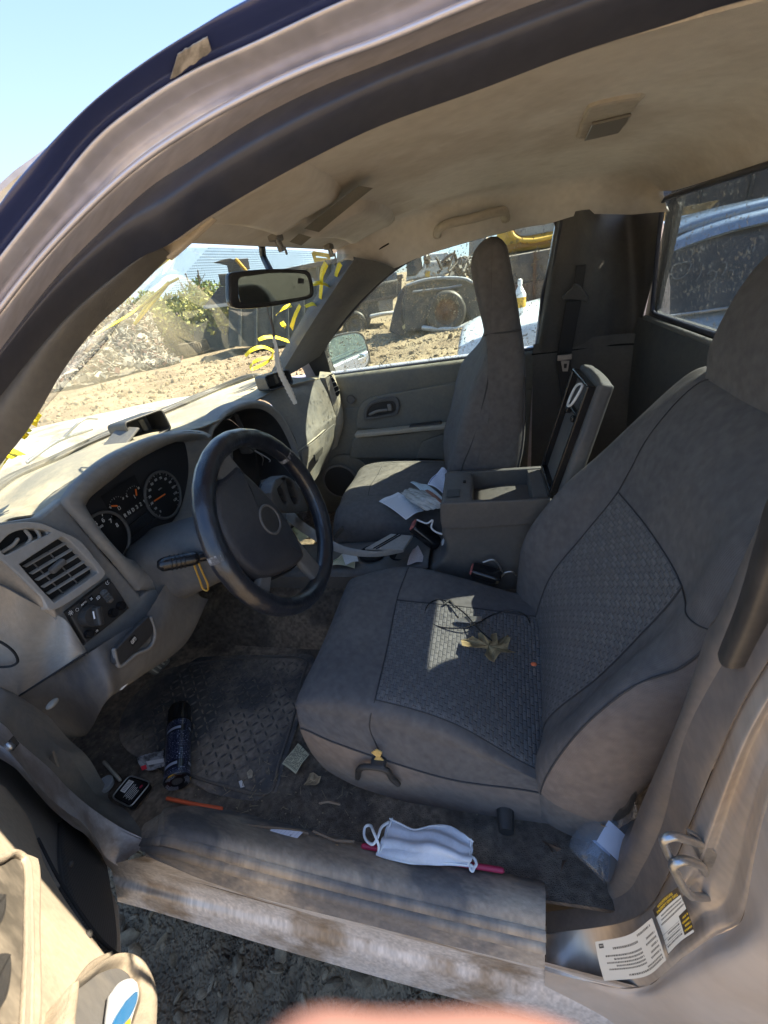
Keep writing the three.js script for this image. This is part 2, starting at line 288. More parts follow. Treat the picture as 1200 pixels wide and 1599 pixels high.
// ---------------------------------------------------------------- the pickup truck: shell
const truck = base('pickup_truck', V(0, 0, 0), 'pewter pickup truck with its driver door open and a dusty dark grey cab', 'pickup truck');
const part = (name, geo, mat, parent = truck) => mesh(name, geo, mat, parent);
const px = (l, f) => l.map(q => f(q[0], q[1]));
const OUTW = V(-0.9, 0.25, 0.1).normalize();
{ // bands round the top of the driver's door opening, from the roof edge in to the rubber seal
  const L0 = px([[-170, 560], [-80, 425], [0, 327], [45, 266], [120, 191], [200, 126], [260, 84], [320, 46], [380, 8], [520, -65], [760, -170], [1150, -330], [1500, -430]], (u, v) => side(u, v, -0.085));
  const L1 = px([[-160, 640], [-70, 500], [0, 402], [75, 308], [150, 217], [225, 157], [300, 111], [400, 65], [540, 0], [760, -90], [1150, -215], [1500, -300]], (u, v) => side(u, v, -0.07));
  const L2 = px([[-120, 660], [-40, 540], [70, 398], [200, 270], [300, 200], [400, 145], [500, 100], [600, 63], [750, 0], [900, -60], [1180, -150], [1500, -240]], (u, v) => side(u, v, -0.052));
  const L3 = px([[-160, 770], [-60, 625], [0, 547], [60, 467], [120, 398], [225, 300], [300, 250], [400, 186], [500, 136], [600, 97], [850, 0], [1180, -100], [1500, -190]], (u, v) => side(u, v, -0.03));
  const L4 = px([[-170, 880], [-90, 745], [0, 620], [100, 500], [200, 415], [262, 383], [320, 343], [400, 295], [500, 241], [600, 194], [750, 140], [900, 83], [1050, 36], [1165, 0], [1500, -75]], (u, v) => side(u, v, 0));
  const b = (a, c, f) => band(a, c, 90, 8, f, OUTW);
  const edgeMesh = part('roof_edge', b(L0, L1, j => 0.012 * Math.sin(Math.PI * j)), M.navy); edgeMesh.material.side = THREE.DoubleSide;
  part('drip_rail', b(L1, L1.map(p => p.clone().add(V(0.006, -0.008, 0.004))), j => 0.007 * Math.sin(Math.PI * j)), M.paint);
  part('seal_lip', band(L4, L4.map(p => p.clone().add(V(0.05, 0.012, 0.0))), 90, 3, () => 0, OUTW), M.headliner);
  part('door_frame', [b(L1.map(p => p.clone().add(V(0.006, -0.008, 0.004))), L2, j => -0.006 * Math.sin(Math.PI * j)), b(L2, L3, j => 0.006 * Math.sin(Math.PI * j)), tube(L2.map(p => p.clone().addScaledVector(OUTW, 0.001)), 0.0025, false, 90, 6), tube(L3.map(p => p.clone().add(V(0.0, 0.004, 0.0))), 0.0022, false, 90, 6)], M.paint);
  part('door_seal', [band(L3, L4, 90, 12, j => 0.016 * Math.sin(Math.PI * j) - 0.004 * Math.sin(2 * Math.PI * j), OUTW)], M.rubber);
  // worn patch on the roof edge, lying on its curve
  { const P = [], n = 24, m = 14; for (let j = 0; j <= m; j++) for (let i = 0; i <= n; i++) { const f = i / n, t = j / m, u0 = lerp(278, 324, f), v0 = lerp(80, 53, f) + 5 * (F2(f, 0.3) - 0.5), u1 = lerp(266, 330, f), v1 = lerp(121, 76, f) + 8 * (F2(f, 0.7) - 0.5), k = lerp(0.05, 0.92 - 0.2 * f, t); const ray = new THREE.Raycaster(EYE, dirOf(lerp(u0, u1, t), lerp(v0, v1, t) + 3).normalize()), h = ray.intersectObject(edgeMesh)[0]; P.push((h ? h.point : side(lerp(u0, u1, t), lerp(v0, v1, t), lerp(-0.085, -0.07, k))).clone().addScaledVector(ray.ray.direction, -0.0025)); }
    tag(part('peeled_tape', grid(P, n, m, 0.0006), std({ map: soiled(256, 0.05, [0.5, 0.47, 0.44], [0.26, 0.25, 0.27], 0.8, 5), roughness: 0.8 })), 'torn pale tape stuck to the dark roof edge'); }
  // inside trim of the driver's windscreen pillar
  const W = px([[-150, 900], [-60, 800], [4, 722], [50, 662], [100, 577], [150, 512], [200, 466], [268, 398]], (u, v) => side(u, v, 0.03));
  const L4a = px([[-170, 880], [-90, 745], [0, 620], [100, 500], [200, 415], [262, 383]], (u, v) => side(u, v, 0));
  part('pillar_trim', [band(L4a, W, 40, 8, j => 0.012 * Math.sin(Math.PI * j), OUTW), band(W, W.map(p => p.clone().add(V(0.03, 0.015, -0.05))), 40, 2, () => 0, OUTW)], M.trimDark);
}
const pside = (u, v, off = 0) => on(u, v, V(1, 0.2527, 0), 0.960 + off);   // plane of the passenger window
{ // roof skin, headliner
  const zs = [-0.60, -0.45, -0.2, 0.05, 0.25, 0.38, 0.455], xs = [-0.62, -0.5, -0.25, 0, 0.25, 0.5, 0.62, 0.672];
  const rows = zs.map((z, i) => xs.map(x => V(x, 1.572 + 0.055 * (1 - (x / 0.62) ** 2) - [0.06, 0.025, 0.003, 0, 0.002, 0.014, 0.042][i], z)));
  part('roof_panel', skin(surf(rows), 24, 24, { thick: -0.004 }), M.paint);
  const hz = [[-0.545, 0], [-0.5, 0.014], [-0.4, 0.045], [-0.2, 0.072], [0.03, 0.08], [0.2, 0.068], [0.30, 0.05], [0.37, 0.012], [0.405, -0.03]], hx = [-0.565, -0.54, -0.42, -0.2, 0, 0.2, 0.42, 0.55, 0.6];
  const rim = [on(560, 404, V(1, 0.4, 0), 0.50 + 0.4 * 1.48), pside(592, 414, -0.008), pside(618, 425, -0.004), pside(650, 402, -0.004), pside(700, 385, -0.004), pside(783, 362, -0.004), pside(833, 350, -0.004), pside(870, 346, -0.006), pside(892, 337, -0.02), pside(925, 331, -0.022), Z(978, 333, 0.355), Z(1044, 331, 0.402)].sort((a, b) => a.z - b.z);
  const rimAt = z => { let k = 0; while (k < rim.length - 2 && rim[k + 1].z < z) k++; return rim[k].clone().lerp(rim[k + 1], clamp((z - rim[k].z) / (rim[k + 1].z - rim[k].z))); };
  hz.splice(1, 0, [-0.53, 0.006]); hz.splice(4, 0, [-0.3, 0.062]); hz.splice(6, 0, [-0.08, 0.078]); hz.splice(8, 0, [0.12, 0.076]);
  const top = hz.map(([z, d]) => hx.map((x, i) => { if (i === 8) { const r = rimAt(z); return V(r.x, r.y, z); } return V(x - (i === 7 ? 0.02 : 0), 1.502 + (d + 0.002) * [0.35, 0.62, 0.9, 1, 1, 1, 0.9, 0.66][i], z); }));
  const H = surf(top); truck.userData.liner = undefined;
  const head = part('headliner', skin(H, 48, 60, { thick: -0.006 }), M.headliner);
  delete truck.userData.liner;
  const inv = (f, w) => { let a = 0, b = 1; for (let k = 0; k < 24; k++) { const m = (a + b) / 2; if (f(m) < w) a = m; else b = m; } return (a + b) / 2; };
  const linerY = (x, z) => H(inv(s => H(s, 0.5).x, x), inv(t => H(0.5, t).z, z)).y;
  const onLiner = (u, v) => { const d = dirOf(u, v).normalize(); let a = 0.2, b = 3; for (let k = 0; k < 26; k++) { const m = (a + b) / 2, q = EYE.clone().addScaledVector(d, m); if (q.y < linerY(clamp(q.x, -0.58, 0.595), clamp(q.z, -0.54, 0.40))) a = m; else b = m; } return EYE.clone().addScaledVector(d, (a + b) / 2); };
  globalThis.onLiner = onLiner;
  // dome lamp: base with a wedge lens
  const dome = sub('dome_lamp', truck);
  const D = [[902, 204], [912, 166], [928, 152], [1005, 135], [988, 160], [966, 190]].map(q => onLiner(...q));
  part('lamp_base', slab(smooth([[900, 206], [914, 164], [930, 150], [1004, 136], [1000, 148], [968, 192]].map(q => onLiner(q[0], q[1]).add(V(0, -0.012, 0))), 40), 0.02, 0.006), M.liner2, dome);
  part('lens', slab([[914, 203], [926, 176], [988, 160], [968, 190]].map(q => onLiner(q[0], q[1]).add(V(0, -0.0165, 0))), 0.004, 0.001), std({ color: col(0.2, 0.19, 0.17), roughness: 0.3 }), dome);
  // plugs and stains of the headliner
  for (const q of [[822, 179], [814, 226]]) { const p = onLiner(...q); part('clip_plug', at(new THREE.CylinderGeometry(0.009, 0.009, 0.003, 20), p.add(V(0, -0.001, 0))), M.liner2, head); }
  { const p = onLiner(1055, 264, 1.5); part('clip_plug', at(new THREE.SphereGeometry(0.008, 12, 8).scale(1, 0.5, 1), p), M.liner2, head); }
  // dark strips on the visor: sheets that follow the headliner
  const onSheet = (quad, off, y0) => { const n = 10, P = []; for (let j = 0; j <= 4; j++) for (let i = 0; i <= n; i++) { const s = i / n, t = j / 4, u = lerp(lerp(quad[0][0], quad[1][0], s), lerp(quad[3][0], quad[2][0], s), t), v = lerp(lerp(quad[0][1], quad[1][1], s), lerp(quad[3][1], quad[2][1], s), t); P.push(onLiner(u, v, y0).add(V(0, -off, 0))); } return grid(P, n, 4); };
  part('visor_strip', onSheet([[470, 332], [556, 258], [579, 264], [494, 340]], 0.027, 1.56), std({ map: soiled(256, 0.2, [0.15, 0.13, 0.1], [0.22, 0.19, 0.14], 0.5), roughness: 0.9 }), head);
  part('visor_strip', onSheet([[447, 354], [462, 340], [482, 348], [466, 362]], 0.027, 1.54), std({ map: soiled(256, 0.2, [0.24, 0.21, 0.16], [0.3, 0.26, 0.19], 0.5), roughness: 0.9 }), head);
  // sun visors folded up, their clips
  const visor = (xa, xb, label) => { const P = []; for (let j = 0; j <= 12; j++) for (let i = 0; i <= 24; i++) { const x = lerp(xa, xb, i / 24), z = lerp(-0.50, -0.335, j / 12) + 0.02 * Math.sin(Math.PI * i / 24); const e = Math.min(sstep(0, 0.08, i / 24), sstep(0, 0.08, 1 - i / 24), sstep(0, 0.12, j / 12), sstep(0, 0.12, 1 - j / 12)); P.push(V(x, linerY(clamp(x, -0.54, 0.54), z) - 0.001 - 0.022 * e, z)); } return tag(part('sun_visor', grid(P, 24, 12), M.headliner), label); };
  visor(0.06, 0.52, 'passenger sun visor folded up'); visor(-0.52, -0.06, 'driver sun visor folded up');
  part('corner_trim', slab([[236, 388], [262, 404], [270, 398], [306, 366], [334, 340], [318, 332], [286, 352]].map(q => side(q[0], q[1], 0.026)), 0.008, 0.002), M.liner2);
  for (const q of [[428, 360], [512, 378]]) {
    const p = onLiner(q[0], q[1], 1.51).add(V(0, -0.012, 0)), c = sub('visor_clip', truck);
    part('bracket', [at(box(0.035, 0.014, 0.022, 0.004), p), at(box(0.012, 0.022, 0.012, 0.003), p.clone().add(V(0.012, -0.014, 0.0)), 0, 0, 0.4)], M.dash, c);
    part('hook', tube([p.clone().add(V(-0.02, -0.008, 0.01)), p.clone().add(V(-0.006, -0.024, 0.012)), p.clone().add(V(0.006, -0.02, 0.012)), p.clone().add(V(0.014, -0.03, 0.01))], 0.0025), M.steel, c);
  }
}
{ // passenger side: window pane, pillars, header
  const win = [[868, 345], [833, 348], [783, 360], [700, 383], [650, 400], [613, 423], [573, 460], [533, 507], [507, 547], [520, 595], [640, 580], [750, 567], [832, 553], [848, 460]].map(q => pside(q[0], q[1], 0.012));
  const wide = win.map(p => p.clone()), c = wide.reduce((s, p) => s.add(p), V(0, 0, 0)).multiplyScalar(1 / wide.length); wide.forEach(p => p.sub(c).multiplyScalar(1.03).add(c));
  const pane = part('side_window', slab(wide, 0.004, 0), M.glass); tag(pane, 'dusty passenger door window');
  part('window_seal', tube(win.map(p => p.clone().add(V(-0.006, 0, 0))), 0.008, true, 140, 8), M.rubber);
  const dirt = slab(wide.map(p => p.clone().add(V(-0.0075, 0, 0))), 0.0004, 0);
  part('window_dust', dirt, std({ color: col(0.5, 0.46, 0.38), roughness: 1, transparent: true, alphaMap: tex(1024, 0.35, (x, y) => { const s = F3(x, y), f = F2(x, y); return clamp((s > 0.68 ? 0.55 : 0.08) * sstep(0.25, 0.7, f) + 0.09); }, false), side: THREE.DoubleSide }), pane);
  // outer frame of the door round the glass: what carries the roof side
  const out = [[905, 315], [833, 320], [760, 335], [690, 358], [640, 376], [596, 405], [550, 452], [505, 503], [470, 550], [505, 610], [640, 600], [750, 586], [850, 572], [885, 440]].map(q => pside(q[0], q[1], 0.03));
  const S = (i) => i % win.length; const P = []; const n = win.length * 4;
  const A = even([...win.map(p => p.clone().add(V(0.012, 0, 0))), win[0].clone().add(V(0.012, 0, 0))], n), B = even([...out, out[0]], n); for (let j = 0; j <= 3; j++) for (let i = 0; i <= n; i++) P.push(A[i].clone().lerp(B[i], j / 3));
  part('window_frame', grid(P, n, 3, 0.01), M.paint);
  // windscreen pillar trim of the passenger side
  const a = px([[556, 402], [520, 455], [478, 520], [432, 596]], (u, v) => on(u, v, V(1, 0.40, 0), 0.50 + 0.4 * 1.48)), b = px([[618, 420], [578, 455], [536, 502], [500, 556]], (u, v) => pside(u, v, -0.012));
  part('pillar_trim', band(a, b, 30, 8, j => 0.02 * Math.sin(Math.PI * j), V(-0.7, 0.1, 0.7)), M.trimDark);
  part('pillar_trim', band(a, a.map(p => p.clone().add(V(0.04, 0.02, -0.05))), 30, 2, () => 0, V(1, 0, 0)), M.trimDark);
  // corner panel by the mirror
  part('mirror_patch', slab([[507, 546], [520, 594], [500, 600], [478, 560], [495, 545]].map(q => pside(q[0], q[1], -0.006)), 0.01, 0.002), M.black);
  // pillar behind the passenger window and the corner to the back wall
  const r0 = [pside(870, 344, -0.004), pside(886, 334, -0.02), pside(920, 327, -0.02), Z(975, 328, 0.36), Z(1012, 332, 0.40), Z(1040, 322, 0.412)];
  const r1 = [pside(853, 445, -0.004), pside(868, 445, -0.025), pside(930, 440, -0.025), Z(985, 438, 0.40), Z(1008, 440, 0.425), Z(1022, 425, 0.43)];
  const r2 = [pside(834, 556, -0.004), pside(848, 556, -0.03), pside(915, 552, -0.03), Z(985, 545, 0.43), Z(1000, 515, 0.442), Z(1004, 497, 0.442)];
  part('pillar_trim', skin(surf([r0, r1, r2]), 40, 24), M.trimDark);
  part('door_frame', tube([pside(877, 346, -0.012), pside(872, 375, -0.012), pside(860, 450, -0.012), pside(846, 548, -0.012), pside(843, 575, -0.012)], 0.007, false, 40), M.rubber);
  const q = (x, y, z) => V(x, y, z), lo = [q(0.668, 1.06, 0.09), q(0.66, 1.06, 0.2), q(0.655, 1.06, 0.36), q(0.62, 1.06, 0.43), q(0.57, 1.06, 0.448)], lb = lo.map(p => q(p.x - 0.01, 0.42, p.z));
  part('rear_side_trim', skin(surf([lo, lo.map(p => q(p.x - 0.004, 1.05, p.z)), lb]), 30, 12), M.trimDark);
  part('belt_seam', tube(lo.map(p => p.clone().add(V(-0.002, 0.004, -0.002))), 0.003), M.pit);
  // roof-side grab handle
  const h = [[683, 366, -0.03], [686, 358, -0.062], [696, 351, -0.072], [738, 341, -0.076], [776, 331, -0.074], [787, 330, -0.066], [790, 341, -0.034]].map(([u, v, o]) => pside(u, v, o));
  part('grab_handle', [tube(h, 0.0125, false, 60, 12), at(box(0.03, 0.022, 0.026, 0.008), h[0]), at(box(0.03, 0.022, 0.026, 0.008), h[6])], M.liner2);
  part('visor_slot', tube([[574, 401], [590, 389], [607, 379]].map(q => onLiner(...q).add(V(-0.003, -0.003, 0))), 0.0022), M.pit);
}
{ // back wall, rear window
  const z = 0.446, wallMat = M.trimDark;
  const gB = [[1006, 492], [1060, 503], [1108, 514]], w = v => v;
  const bl = V(0.575, 1.165, 0.440), br = V(-0.575, 1.165, 0.440), tl = V(0.505, 1.462, 0.402), tr = V(-0.505, 1.462, 0.402);
  const ring = (e) => { const o = [], c = V(0, 1.3075, 0.4225); const pts = [bl, br, tr, tl]; pts.forEach((p, i) => { const a = pts[(i + 3) % 4].clone().sub(p).normalize(), b = pts[(i + 1) % 4].clone().sub(p).normalize(), r = 0.03; for (let k = 0; k <= 5; k++) { const t = k / 5; o.push(p.clone().addScaledVector(a, r * (1 - t) ** 2).addScaledVector(b, r * t * t).add(V(Math.sign(p.x) * e, Math.sign(p.y - 1.3) * e, 0))); } }); return o; };
  const inn = ring(0), outr = [V(0.70, 1.06, 0.456), V(-0.70, 1.06, 0.456), V(-0.56, 1.52, 0.41), V(0.56, 1.52, 0.41)];
  const glassRim = ring(0.012);
  const rw = part('rear_window', slab(glassRim.map(p => p.clone().add(V(0, 0, 0.012))), 0.004, 0), M.glassDark); tag(rw, 'tinted rear window of the cab');
  part('window_seal', tube(inn.map(p => p.clone().add(V(0, 0, -0.002))), 0.006, true, 120, 8), M.rubber);
  part('window_dust', slab(glassRim.map(p => p.clone().add(V(0, 0, 0.005))), 0.0004, 0), std({ color: col(0.45, 0.43, 0.4), roughness: 1, transparent: true, alphaMap: tex(512, 0.5, (x, y) => clamp((F3(x, y) > 0.72 ? 0.35 : 0.03) + 0.05 * F1(x, y)), false), side: THREE.DoubleSide }), rw);
  // wall round the rear window
  const frameWall = slab([V(0.70, 0.90, 0.45), V(-0.70, 0.90, 0.45), V(-0.66, 1.2, 0.45), V(-0.58, 1.548, 0.45), V(0.58, 1.548, 0.45), V(0.66, 1.2, 0.45)], 0.012, 0, [inn.map(p => V(p.x, p.y > 1.35 ? p.y + 0.06 : p.y, 0.45))]);
  part('back_wall', [frameWall, skin(surf([[V(0.66, 1.145, 0.436), V(0, 1.145, 0.436), V(-0.66, 1.145, 0.436)], [V(0.66, 1.05, 0.425), V(0, 1.05, 0.425), V(-0.66, 1.05, 0.425)], [V(0.66, 0.7, 0.44), V(0, 0.7, 0.42), V(-0.66, 0.7, 0.44)], [V(0.66, 0.38, 0.46), V(0, 0.38, 0.46), V(-0.66, 0.38, 0.46)]]), 10, 16, { thick: 0.01 })], M.trimDark);
  part('window_sill', tube([V(0.60, 1.150, 0.430), V(0, 1.150, 0.424), V(-0.60, 1.150, 0.430)], 0.008), M.dash);
  // outer quarter panels behind the doors
part('quarter_panel', skin(surf([[0.35, 0.80], [1.07, 0.80], [1.48, 0.705], [1.56, 0.66]].map(([y, x]) => [0.11, 0.35, 0.58].map((z, i) => V(x, y, y > 1.3 ? [0.17, 0.32, 0.46][i] : z)))), 8, 12, { thick: 0.01 }), M.paint);
  part('quarter_panel', skin(surf([[0.32, -0.845, 0.30], [0.70, -0.85, 0.21], [1.07, -0.83, 0.14], [1.30, -0.765, 0.12], [1.48, -0.695, 0.12], [1.555, -0.655, 0.12]].map(([y, x, z]) => [z, (z + 0.60) / 2, 0.60 - Math.max(0, y - 1.07) * 0.28].map(q => V(x, y, q)))), 12, 30, { thick: 0.006 }), M.paint);
  // load bed behind the cab
  part('load_bed', [at(box(0.05, 0.56, 1.75, 0.015), V(-0.82, 0.74, 1.53)), at(box(0.05, 0.56, 1.75, 0.015), V(0.82, 0.74, 1.53)), at(box(1.6, 0.56, 0.05, 0.015), V(0, 0.74, 0.66)), at(box(1.6, 0.56, 0.05, 0.015), V(0, 0.74, 2.38)), at(box(1.6, 0.03, 1.7, 0.005), V(0, 0.62, 1.53))], M.paintDirty);
}
{ // floor pan, tunnel, firewall
  const f = surf([[V(-0.76, 0.44, -1.5), V(-0.4, 0.43, -1.5), V(0, 0.46, -1.5), V(0.4, 0.43, -1.5), V(0.72, 0.44, -1.5)], [V(-0.75, 0.415, -0.9), V(-0.4, 0.405, -0.9), V(0, 0.43, -0.9), V(0.4, 0.405, -0.9), V(0.72, 0.42, -0.9)], [V(-0.735, 0.44, -0.3), V(-0.4, 0.41, -0.3), V(0, 0.43, -0.3), V(0.4, 0.41, -0.3), V(0.7, 0.42, -0.3)], [V(-0.72, 0.45, 0.5), V(-0.4, 0.42, 0.5), V(0, 0.43, 0.5), V(0.4, 0.42, 0.5), V(0.7, 0.42, 0.5)]]);
  part('floor_carpet', skin(f, 80, 100, { off: (s, t) => 0.004 * (F4(s, t) - 0.5) + 0.006 * (F1(s, t) - 0.5), thick: 0.01 }), M.carpet);
  const w = surf([[V(-0.72, 0.41, -1.24), V(0, 0.42, -1.24), V(0.72, 0.41, -1.24)], [V(-0.72, 0.6, -1.36), V(0, 0.6, -1.34), V(0.72, 0.6, -1.36)], [V(-0.72, 1.0, -1.40), V(0, 1.0, -1.40), V(0.72, 1.0, -1.40)]]);
  part('firewall', skin(w, 20, 20, { thick: -0.01 }), M.carpet);
  const tn = surf([-1.35, -0.8, -0.3, 0.3].map(z => [V(-0.21, 0.41, z), V(-0.16, 0.52, z), V(-0.09, 0.57, z), V(0, 0.575, z), V(0.09, 0.57, z), V(0.16, 0.52, z), V(0.21, 0.41, z)]));
  part('tunnel_carpet', skin(tn, 20, 30), M.carpet);
}
{ // sill, scuff plate, rocker
  const inner = px([[228, 1290], [262, 1272], [300, 1270], [420, 1297], [560, 1331], [700, 1360], [852, 1395]], (u, v) => Y(u, v, 0.476));
  const edge = px([[226, 1312], [262, 1302], [330, 1312], [430, 1338], [570, 1375], [710, 1408], [851, 1440]], (u, v) => X(u, v, -0.762));
  const low = px([[228, 1338], [262, 1346], [330, 1372], [430, 1402], [570, 1437], [710, 1472], [850, 1506]], (u, v) => X(u, v, -0.792));
  const down = inner.map(p => p.clone().add(V(0.03, -0.05, 0)));
  const S = surf([down, inner, edge, low]);
  const ridge = (s, t) => { let h = 0; for (const c of [0.74, 0.83]) { const d = (t - c) / 0.012; h -= 0.010 * Math.exp(-d * d); } if (Math.abs(s - 0.14) < 0.006 && t < 0.75) h -= 0.006; return h; };
  const scuff = part('scuff_plate', skin(S, 120, 90, { off: ridge, thick: 0.006 }), std({ map: soiled(1024, 0.5, [0.13, 0.117, 0.107], [0.42, 0.33, 0.235], 0.72, 4.5, 0.22), roughness: 0.75, bumpMap: bumpGrain, bumpScale: 0.0008 }));
  // painted lip and rocker below it
  const b0 = px([[-200, 1180], [-60, 1195], [60, 1248], [130, 1302], [190, 1348], [228, 1340], [430, 1404], [570, 1440], [710, 1474], [850, 1508], [960, 1538]], (u, v) => X(u, v, -0.790));
  const rk0 = px([[172, 1350], [250, 1362], [430, 1414], [570, 1450], [710, 1484], [850, 1517], [1000, 1552], [1300, 1620]], (u, v) => X(u, v, -0.789));
  const rk1 = px([[176, 1366], [250, 1384], [430, 1430], [570, 1466], [710, 1502], [850, 1536], [1000, 1572], [1300, 1650]], (u, v) => X(u, v, -0.7925));
  const rk2 = px([[180, 1385], [250, 1405], [430, 1455], [570, 1492], [710, 1530], [850, 1568], [1000, 1608], [1300, 1690]], (u, v) => X(u, v, -0.808));
  const rk3 = px([[184, 1408], [250, 1426], [430, 1480], [570, 1520], [710, 1559], [850, 1596], [1000, 1634], [1300, 1720]], (u, v) => X(u, v, -0.816));
  const rk4 = rk3.map(p => p.clone().add(V(0.08, -0.02, 0)));
  part('rocker_panel', [skin(surf([low.map(p => p.clone().add(V(0.004, -0.004, 0))), even(rk0, 6)]), 60, 4), sideUV(skin(surf([rk0, rk1, rk2, rk3]), 80, 24)), skin(surf([rk3, rk4]), 60, 2)], M.paintDirty);
}

// ---------------------------------------------------------------- seats
const shift = (l, d) => l.map(p => p.clone().add(d));
function seamLine(S, pts, r, parent, off = 0.001) { return tube(pts.map(([s, t]) => S(s, t).addScaledVector(S.n(s, t), off)), r, false, pts.length * 10, 6); }
// second-order list of samples along an iso line
const iso = (n, f) => Array.from({ length: n + 1 }, (_, i) => f(i / n));
{ // driver's seat
  const seat = sub('driver_seat', truck);
  // backrest: columns from the far side round the face to the near side
  const R = (a, b, d, e, g, h) => { const c1 = X(a[0], a[1], -0.14), c2 = X(b[0], b[1], -0.235), c4 = X(d[0], d[1], -0.505), c6 = X(e[0], e[1], -0.605);
    const c3 = c2.clone().lerp(c4, 0.5).add(V(0, 0, 0.008)), c5 = c4.clone().lerp(c6, 0.55).add(V(-0.006, 0, -0.014)), ca = c1.clone().lerp(c2, 0.45).add(V(0, 0, -0.012));
    return [c1.clone().add(V(-0.01, -0.01, 0.15)), c1.clone().add(V(0.012, -0.005, 0.05)), c1, ca, c2, c3, c4, c5, c6, c6.clone().add(V(-0.022, -0.01, 0.05)), c6.clone().add(V(-0.02, -0.03, 0.12)), c6.clone().add(V(0.03, -0.03, 0.16))]; };
  const rows = [R([810, 905], [832, 985], [855, 1125], [850, 1222]), R([820, 840], [858, 905], [935, 1058], [902, 1146]), R([872, 768], [910, 838], [1000, 993], [985, 1075]), R([940, 706], [966, 768], [1066, 917], [1083, 1030]), R([1005, 646], [1015, 680], [1125, 800], [1180, 900])];
  rows.unshift(shift(rows[0], V(0, -0.12, -0.005)));
  { const c = shift(rows[5], V(0, 0.085, 0.058)); for (const [k, dx] of [[0, -0.03], [1, -0.03], [2, -0.035], [3, -0.02], [8, 0.03], [9, 0.04], [10, 0.05], [11, 0.0]]) c[k].x += dx; c[3].z += 0.01; c[7].z += 0.012; rows.push(c); }
  const last = shift(rows[6], V(0, 0.008, 0.03)); const cl = V(-0.37, last[5].y, last[5].z + 0.03); last.forEach(p => p.lerp(cl, 0.2)); rows.push(last);
  const B = surf(rows); const cs = k => k / 11, rt = k => k / (rows.length - 1);
  const back = part('backrest', skin(B, 88, 70), M.fabric, seat);
  // woven panel of the backrest
  part('backrest_panel', skin(B, 40, 44, { s0: cs(4), s1: cs(6), t0: rt(0.6), t1: rt(4), off: 0.0028, soft: 0.03 }), M.weave, back);
  const sm = [];
  for (const s of [4, 6]) sm.push(seamLine(B, iso(10, i => [cs(s), lerp(rt(0.6), rt(4), i)]), 0.0014));
  sm.push(seamLine(B, iso(8, i => [lerp(cs(4), cs(6), i), rt(4)]), 0.0014), seamLine(B, iso(14, i => [cs(8), lerp(rt(0.7), rt(6), i)]), 0.0019));
  sm.push(seamLine(B, iso(6, i => [cs(4), lerp(rt(4), rt(6.6), i)]), 0.0012), seamLine(B, iso(4, i => [lerp(cs(6), cs(8), i), lerp(rt(4), rt(4.4), i)]), 0.0012));
  part('seam', sm, M.seam, back);
  // headrest, one with the backrest
  const hr = [[1083, 590, 0], [1088, 556, 1], [1112, 489, 2], [1150, 430, 3], [1205, 374, 4]].map(([u, v]) => X(u, v, -0.19));
  const hrings = hr.map((p, i) => { const w = [0.155, 0.16, 0.155, 0.145, 0.12][i], d = [0.10, 0.12, 0.125, 0.115, 0.08][i], c = V(-0.355, p.y + 0.004, p.z + d * 0.5); return rrect(2 * w, d, d * 0.42).map(([a, b]) => V(c.x + a, c.y - b * 0.25, c.z + b)); });
  { const t = hrings[4]; const c = t.reduce((s, p) => s.add(p), V(0, 0, 0)).multiplyScalar(1 / t.length); hrings.push(t.map(p => p.clone().sub(c).multiplyScalar(0.7).add(c).add(V(0, 0.03, 0.02)))); hrings.push(t.map(p => p.clone().sub(c).multiplyScalar(0.2).add(c).add(V(0, 0.042, 0.025)))); }
  const lowRing = hrings[0].map(p => p.clone().add(V(0, -0.04, 0.0)));
  part('headrest', loft([lowRing, ...hrings], 56, 40), M.fabric, seat);
  // cushion
  const Q = (c1, c2, c4, c5, c6, c8) => { const c3 = c2.clone().lerp(c4, 0.5).add(V(0, -0.006, 0)); const cb = c1.clone().lerp(c2, 0.4).add(V(0, 0.006, 0)); return [V(c1.x + 0.01, c1.y - 0.2, c1.z), V(c1.x + 0.015, c1.y - 0.05, c1.z), c1, cb, c2, c3, c4, c5, c6, c6.clone().lerp(c8, 0.5).add(V(-0.006, 0, 0)), c8]; };
  const q2 = Q(X(640, 885, -0.135), Y(620, 937, 0.70), Y(586, 1093, 0.70), X(578, 1138, -0.578), X(600, 1186, -0.60), X(622, 1247, -0.60));
  const q1 = Q(X(572, 897, -0.155), Y(550, 925, 0.705), Y(500, 1080, 0.70), X(495, 1118, -0.57), X(520, 1158, -0.595), X(552, 1224, -0.60));
  const q0 = Q(X(545, 915, -0.17), X(532, 945, -0.22), X(466, 1090, -0.53), X(464, 1112, -0.56), X(470, 1138, -0.585), X(505, 1196, -0.59));
  const q3 = Q(X(725, 903, -0.14), Y(725, 948, 0.675), X(706, 1129, -0.558), X(704, 1172, -0.585), X(706, 1217, -0.60), X(770, 1288, -0.60));
  const q4 = Q(X(800, 925, -0.16), X(830, 962, -0.24), X(842, 1203, -0.575), X(840, 1218, -0.59), X(825, 1234, -0.60), X(890, 1310, -0.60));
  const qm = q0.map((p, i) => V(p.x * 0.985, Math.min(p.y - 0.10, 0.53) - (i === 0 || i === 10 ? 0.0 : 0), p.z + 0.035)); qm[10].y = q0[10].y - 0.02; qm[0].y = 0.5;
  const qe = q0.map((p, i) => V(p.x * 0.98, Math.min(qm[i].y, 0.5) - 0.02, p.z + 0.12));
  const q5 = shift(q4, V(0, -0.02, 0.12));
  const C = surf([qe, qm, q0, q1, q2, q3, q4, q5]); const cc = k => k / 10, ct = k => k / 7;
  const cush = part('cushion', skin(C, 88, 84), M.fabric, seat);
  part('cushion_panel', skin(C, 40, 44, { s0: cc(4), s1: cc(6), t0: ct(4), t1: ct(6.6), off: 0.0028, soft: 0.03 }), M.weave, cush);
  const cm = [];
